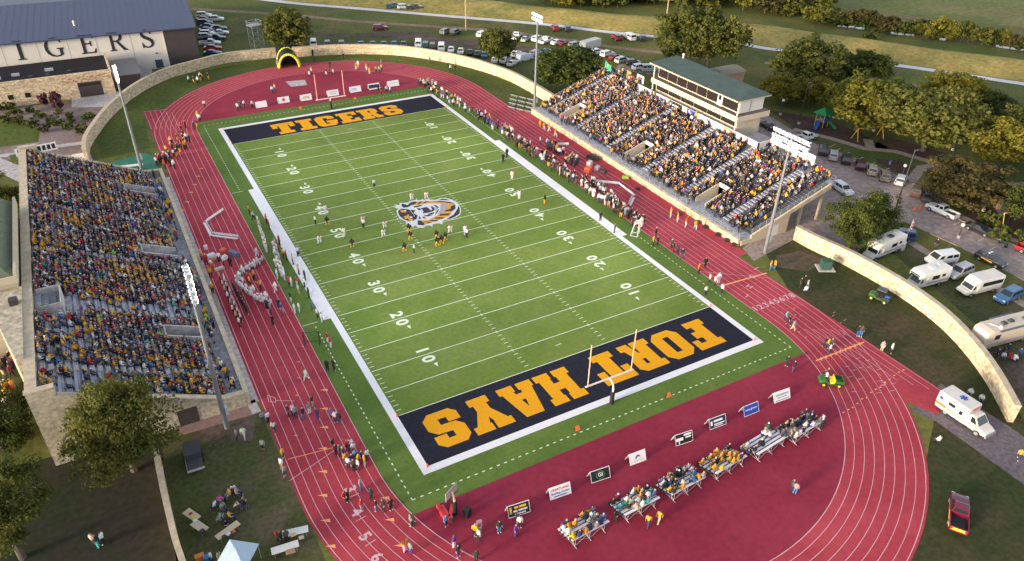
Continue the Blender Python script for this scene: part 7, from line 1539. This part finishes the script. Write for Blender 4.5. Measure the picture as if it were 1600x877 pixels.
many('1047,341,c,GW 1058,348,c,GW 1071,356,c,GW 1086,359,w,GW 1020,384,s,GK 1027,383,s,KK 1024,371,s,KK 1052,394,s,KK 1058,397,s,NK 1065,404,s,ND 1049,388,s,EK 1101,418,s,KK 1091,427,s,OK 1108,442,s,WK 1116,447,s,WK 1122,443,s,WW 1102,461,s,WK 1127,459,s,WK 960,364,s,EK 844,199,w,GG 850,203,w,GW 858,206,w,GW 868,214,w,GW','on the east side of the track','person','short',.03,0)
row(9,(1140,205),(1180,215),4,['WK','RK','NK'],'on the press box terrace')

WEYE = Vector(CP)
YDN = {0:'the goal',5:'five',10:'ten',15:'fifteen',20:'twenty',25:'twenty-five',30:'thirty',35:'thirty-five',40:'forty',45:'forty-five',50:'midfield'}
def yardplace(y):
    k = min(50,max(0,50-int(round(abs(y)/YD/5)*5))); 
    return 'at midfield' if k == 50 else f'by the {"near" if y<0 else "far"} {YDN[k]} yard line' if k else f'by the {"near" if y<0 else "far"} goal line'
ORD = ['nearest','second nearest','third nearest','fourth nearest','fifth nearest','sixth nearest','seventh nearest','eighth nearest','ninth nearest','tenth nearest','eleventh nearest','twelfth nearest']+[f'{w_} nearest' for w_ in ('thirteenth','fourteenth','fifteenth','sixteenth','seventeenth','eighteenth','nineteenth','twentieth')]
for d in PPL: d['dist'] = (Vector((d['x'],d['y'],d['z']))-WEYE).length
PPL.sort(key=lambda d:(-d['keep'] if d['keep']==2 else 0, d['dist']))
NEAR, REST = PPL[:322], PPL[322:]
from collections import defaultdict
by = defaultdict(list)
for d in NEAR:
    seat = {'sit':'seated','sitlean':'leaning forward','sitclap':'clapping','cheer':'arms raised','walk':'walking','ready':'crouching','hips':'hands on hips','folded':'arms folded','point':'pointing','stand':''}[d['pose']]
    g = {'player':'uniform','referee':'shirt'}.get(d['role'],'top'); b0 = '' if d['role']=='player' and d['top']==d['bot'] else f' and {CN[d["bot"]]} '+('shorts' if d['style']=='shorts' else 'trousers')
    pl = d['place']
    if pl in ('on the field','on the west sideline turf'): pl = ('on field ' if pl=='on the field' else 'on west sideline ')+yardplace(d['y'])
    if d['role']=='spectator': b0 = ''
    lab = f'{d["role"]} in {CN[d["top"]]} {g}{b0} {seat} {pl}'; d['lab'] = ' '.join(lab.split()); by[d['lab']].append(d)
for lab,ds in by.items():
    if len(ds) > 1:
        ds.sort(key=lambda d:d['dist'])
        for i,d in enumerate(ds): d['lab'] = ORD[i]+' '+d['lab']
for i,d in enumerate(NEAR):
    wl = d['lab'].split()
    if len(wl) > 16: wl = [w_ for w_ in wl if w_ not in ('the','a')]
    if len(wl) > 16: wl = ' '.join(wl).replace(' and '+CN[d['bot']]+' trousers','').split()
    me, sh, tr, ha, so = figure(d['pose'], d['style']); o = bpy.data.objects.new('person',me); COL.objects.link(o); rr = random.Random(i*7+1); s = rr.uniform(.94,1.06)*(1.10 if d['role'] in ('player','spectator') else 1.02)
    o.location = (d['x'],d['y'],d['z']); o.rotation_euler = (0,0,d['hd']); o.scale = (s,s,s); o.color = rr.choice(SKIN)+(1,)
    for nm,m_,c in (('jersey' if d['style']=='player' else 'shirt',sh,C_[d['top']]),('shorts' if d['style']=='shorts' else 'trousers',tr,C_[d['bot']]),('helmet' if d['style']=='player' else ('cap' if d['hat'] else 'hair'),ha,C_[d['hat']] if d['hat'] else rr.choice(HAIR)),('shoes',so,(.05,.05,.055) if rr.random()<.6 else (.5,.5,.5))):
        c_ = bpy.data.objects.new(nm,m_); COL.objects.link(c_); c_.parent = o; c_.color = tuple(x*rr.uniform(.8,1.15) for x in c)+(1,)
    tag(o,' '.join(wl),{'player':'player','referee':'referee'}.get(d['role'],'person'),{'player':'football players','referee':'referees','spectator':'spectators on the small bleachers'}.get(d['role'],'people around the field'))

# --- the packed stands and the remaining people: one uncountable crowd
def crowd():
    gq = np.random.default_rng(4); lib = {}
    for p in ('sit','sitlean','sitclap','stand','hips','cheer','walk'):
        me, V, reg = body_mesh(p, 0); me.calc_loop_triangles(); T = np.array([t.vertices[:] for t in me.loop_triangles]); pr = np.array([t.polygon_index for t in me.loop_triangles])
        code = {'t':1,'u':1,'f':1,'p':2,'c':2,'s':3,'H':4}; rg = np.array([code.get(t,0) for t in reg])[pr]
        lib[p] = (V,T,rg); bpy.data.meshes.remove(me)
    S = []
    PL = ['N']*22+['K']*16+['D']*12+['Y']*10+['W']*13+['G']*12+['R']*9+['B']*9+['M']*4+['T']*5+['C']*5+['E']*8+['P','L','V','F']
    PG = ['G']*45+['K']*12+['N']*12+['Y']*6+['W']*9+['R']*4+['D']*8+['C']*3+['T']*3
    PR = ['K']*44+['G']*13+['N']*12+['W']*9+['Y']*7+['R']*3+['E']*18+['D']*6+['C']*5+['T']*3+['P','B','V','B']
    for k in range(LS.n):
        x,z = LS.row(k); y = -34.3
        while y < 34.2:
            y += gq.uniform(.46,.60)
            if any(abs(y-a) < .62 for a in AISL) and gq.random() > .12: continue
            if any(a-.25 < y < b+.25 and k < kk+1 for a,b,kk in VL): continue
            if k > 17 and -18.3 < y < -13.0: continue
            oc = .95 if y > -8 else .86 if y > -13.4 else .25 if y > -16.8 else .88 if k < 17 else .55
            if y < -29: oc *= .92 if k < 10 else .55
            if k == 0 and y > -15: oc *= .7
            if gq.random() > oc: continue
            blob = math.sin(y*.21+k*.35)+math.sin(y*.53-k*.22); pal = PG if (y < 8 and blob > .75) or (blob > 1.35) else PL
            c = pal[gq.integers(len(pal))]
            if -1 < y < 16 and 4 < k < 13 and gq.random() < .10: c = 'R'
            S.append((x+gq.uniform(-.06,.06),y,z-.335,0+gq.uniform(-.45,.45),['sit','sitlean','sitclap','sit','stand'][gq.choice(5,p=[.42,.25,.12,.15,.06])],c,'NDKYT'[gq.integers(5)]))
    for k in range(RS.n):
        x,z = RS.row(k); y = -33.9
        while y < 32.8:
            y += gq.uniform(.46,.60)
            if any(abs(y-a) < .92 for a in AISR) and gq.random() > .02: continue
            if any(a-.25 < y < b+.25 and k < kk+1 for a,b,kk in VR): continue
            oc = .90 if y > -5 else .82
            if -16 < y < -7 and k > 9: oc = .60
            if -27 < y < -19 and 6 < k < 15: oc = .42
            if y < -29.2: oc = .62 if y > -32.4 else .12
            if -4 < y < 5 and k > 12: oc = .62
            if k > 20: oc *= .75
            if gq.random() > oc: continue
            S.append((x+gq.uniform(-.06,.06),y,z-.25,PI+gq.uniform(-.45,.45),['sit','sitlean','sitclap','sit','stand'][gq.choice(5,p=[.42,.25,.12,.15,.06])],PR[gq.integers(len(PR))],'NDKKE'[gq.integers(5)]))
    for k in range(60): S.append((-40.7+gq.uniform(-.5,.5),gq.uniform(-34,34),.95,gq.uniform(-1,1),['stand','hips','walk'][gq.integers(3)],PG[gq.integers(len(PG))] if gq.random()<.5 else PL[gq.integers(len(PL))],'NDKYT'[gq.integers(5)]))
    for k in range(26): S.append((41.9+gq.uniform(-.6,.6),gq.uniform(-33,32),1.3,gq.uniform(0,6),['stand','hips','walk'][gq.integers(3)],PR[gq.integers(len(PR))],'NDKKE'[gq.integers(5)]))
    for k in range(45): S.append((60.8+gq.uniform(-.5,.5),gq.uniform(20.5,33),7.04,gq.uniform(0,6),['stand','hips'][gq.integers(2)],PR[gq.integers(len(PR))],'NDKKE'[gq.integers(5)]))
    for k in range(34): S.append((60.8+gq.uniform(-.5,.5),gq.uniform(-33.5,-18),7.04,PI,['stand','hips'][gq.integers(2)],PR[gq.integers(len(PR))],'NDKKE'[gq.integers(5)]))
    for k in range(150):
        p = at(gq.uniform(-12,46),gq.uniform(465,695)); 
        if p.x < -61.4 and not (p.x > -63.8 and p.y > -28.5): S.append((p.x,p.y,0,gq.uniform(0,6.3),['stand','hips','walk'][gq.integers(3)],PL[gq.integers(len(PL))] if gq.random()<.75 else 'G','NDKYT'[gq.integers(5)]))
    for d in REST: S.append((d['x'],d['y'],d['z'],d['hd'],d['pose'] if d['pose'] in lib else 'stand',d['top'],d['bot']))
    for d in REST: pass
    by_ = defaultdict(list)
    for s in S: by_[s[4]].append(s)
    VV = []; FF = []; CC = []; off = 0
    for p,L in by_.items():
        V,T,rg = lib[p]; n = len(L); A = np.array([[s[0],s[1],s[2],s[3]] for s in L]); sc = gq.uniform(.95,1.12,n)
        c,s_ = np.cos(A[:,3]),np.sin(A[:,3]); X = V[None,:,0]*c[:,None]-V[None,:,1]*s_[:,None]; Y = V[None,:,0]*s_[:,None]+V[None,:,1]*c[:,None]
        W_ = np.stack([X*sc[:,None]+A[:,None,0],Y*sc[:,None]+A[:,None,1],V[None,:,2]*sc[:,None]+A[:,None,2]],-1).reshape(-1,3)
        F = (T[None]+(np.arange(n)*len(V))[:,None,None]+off).reshape(-1,3); off += len(W_)
        pal = np.zeros((n,5,3)); 
        for i,s in enumerate(L):
            j = gq.uniform(.75,1.2); hc = HAIR[gq.integers(len(HAIR))]
            if gq.random() < .22: hc = C_['WGKWN'[gq.integers(5)]]
            pal[i] = [SKIN[gq.integers(len(SKIN))],np.array(C_[s[5]])*j,np.array(C_[s[6]])*gq.uniform(.8,1.2),(.05,.05,.05),hc]
        CC.append(pal[:,rg,:].reshape(-1,3)); VV.append(W_); FF.append(F)
    V = np.concatenate(VV); F = np.concatenate(FF); Cc = np.concatenate(CC); nf = len(F)
    me = bpy.data.meshes.new('spectator_crowd'); me.vertices.add(len(V)); me.vertices.foreach_set('co',V.astype(np.float32).ravel()); me.loops.add(nf*3); me.loops.foreach_set('vertex_index',F.astype(np.int32).ravel()); me.polygons.add(nf); me.polygons.foreach_set('loop_start',np.arange(0,nf*3,3,dtype=np.int32)); me.polygons.foreach_set('loop_total',np.full(nf,3,dtype=np.int32))
    at_ = me.attributes.new('cloth_colour','FLOAT_COLOR','FACE'); at_.data.foreach_set('color',np.concatenate([Cc,np.ones((nf,1))],1).astype(np.float32).ravel()); me.update(calc_edges=True)
    m = bpy.data.materials.new('crowd_clothing'); m.use_nodes = True; n = m.node_tree.nodes; a = n.new('ShaderNodeAttribute'); a.attribute_name = 'cloth_colour'; m.node_tree.links.new(a.outputs['Color'],n['Principled BSDF'].inputs['Base Color']); n['Principled BSDF'].inputs['Roughness'].default_value = .85
    me.materials.append(m); o = bpy.data.objects.new('spectator_crowd',me); COL.objects.link(o); tag(o,'packed crowd in gold, black, navy and red filling both grandstands and the far sidelines','crowd',None,'stuff')
    print('crowd',len(S),'faces',nf,'individuals',len(NEAR),'of',len(PPL))
crowd()
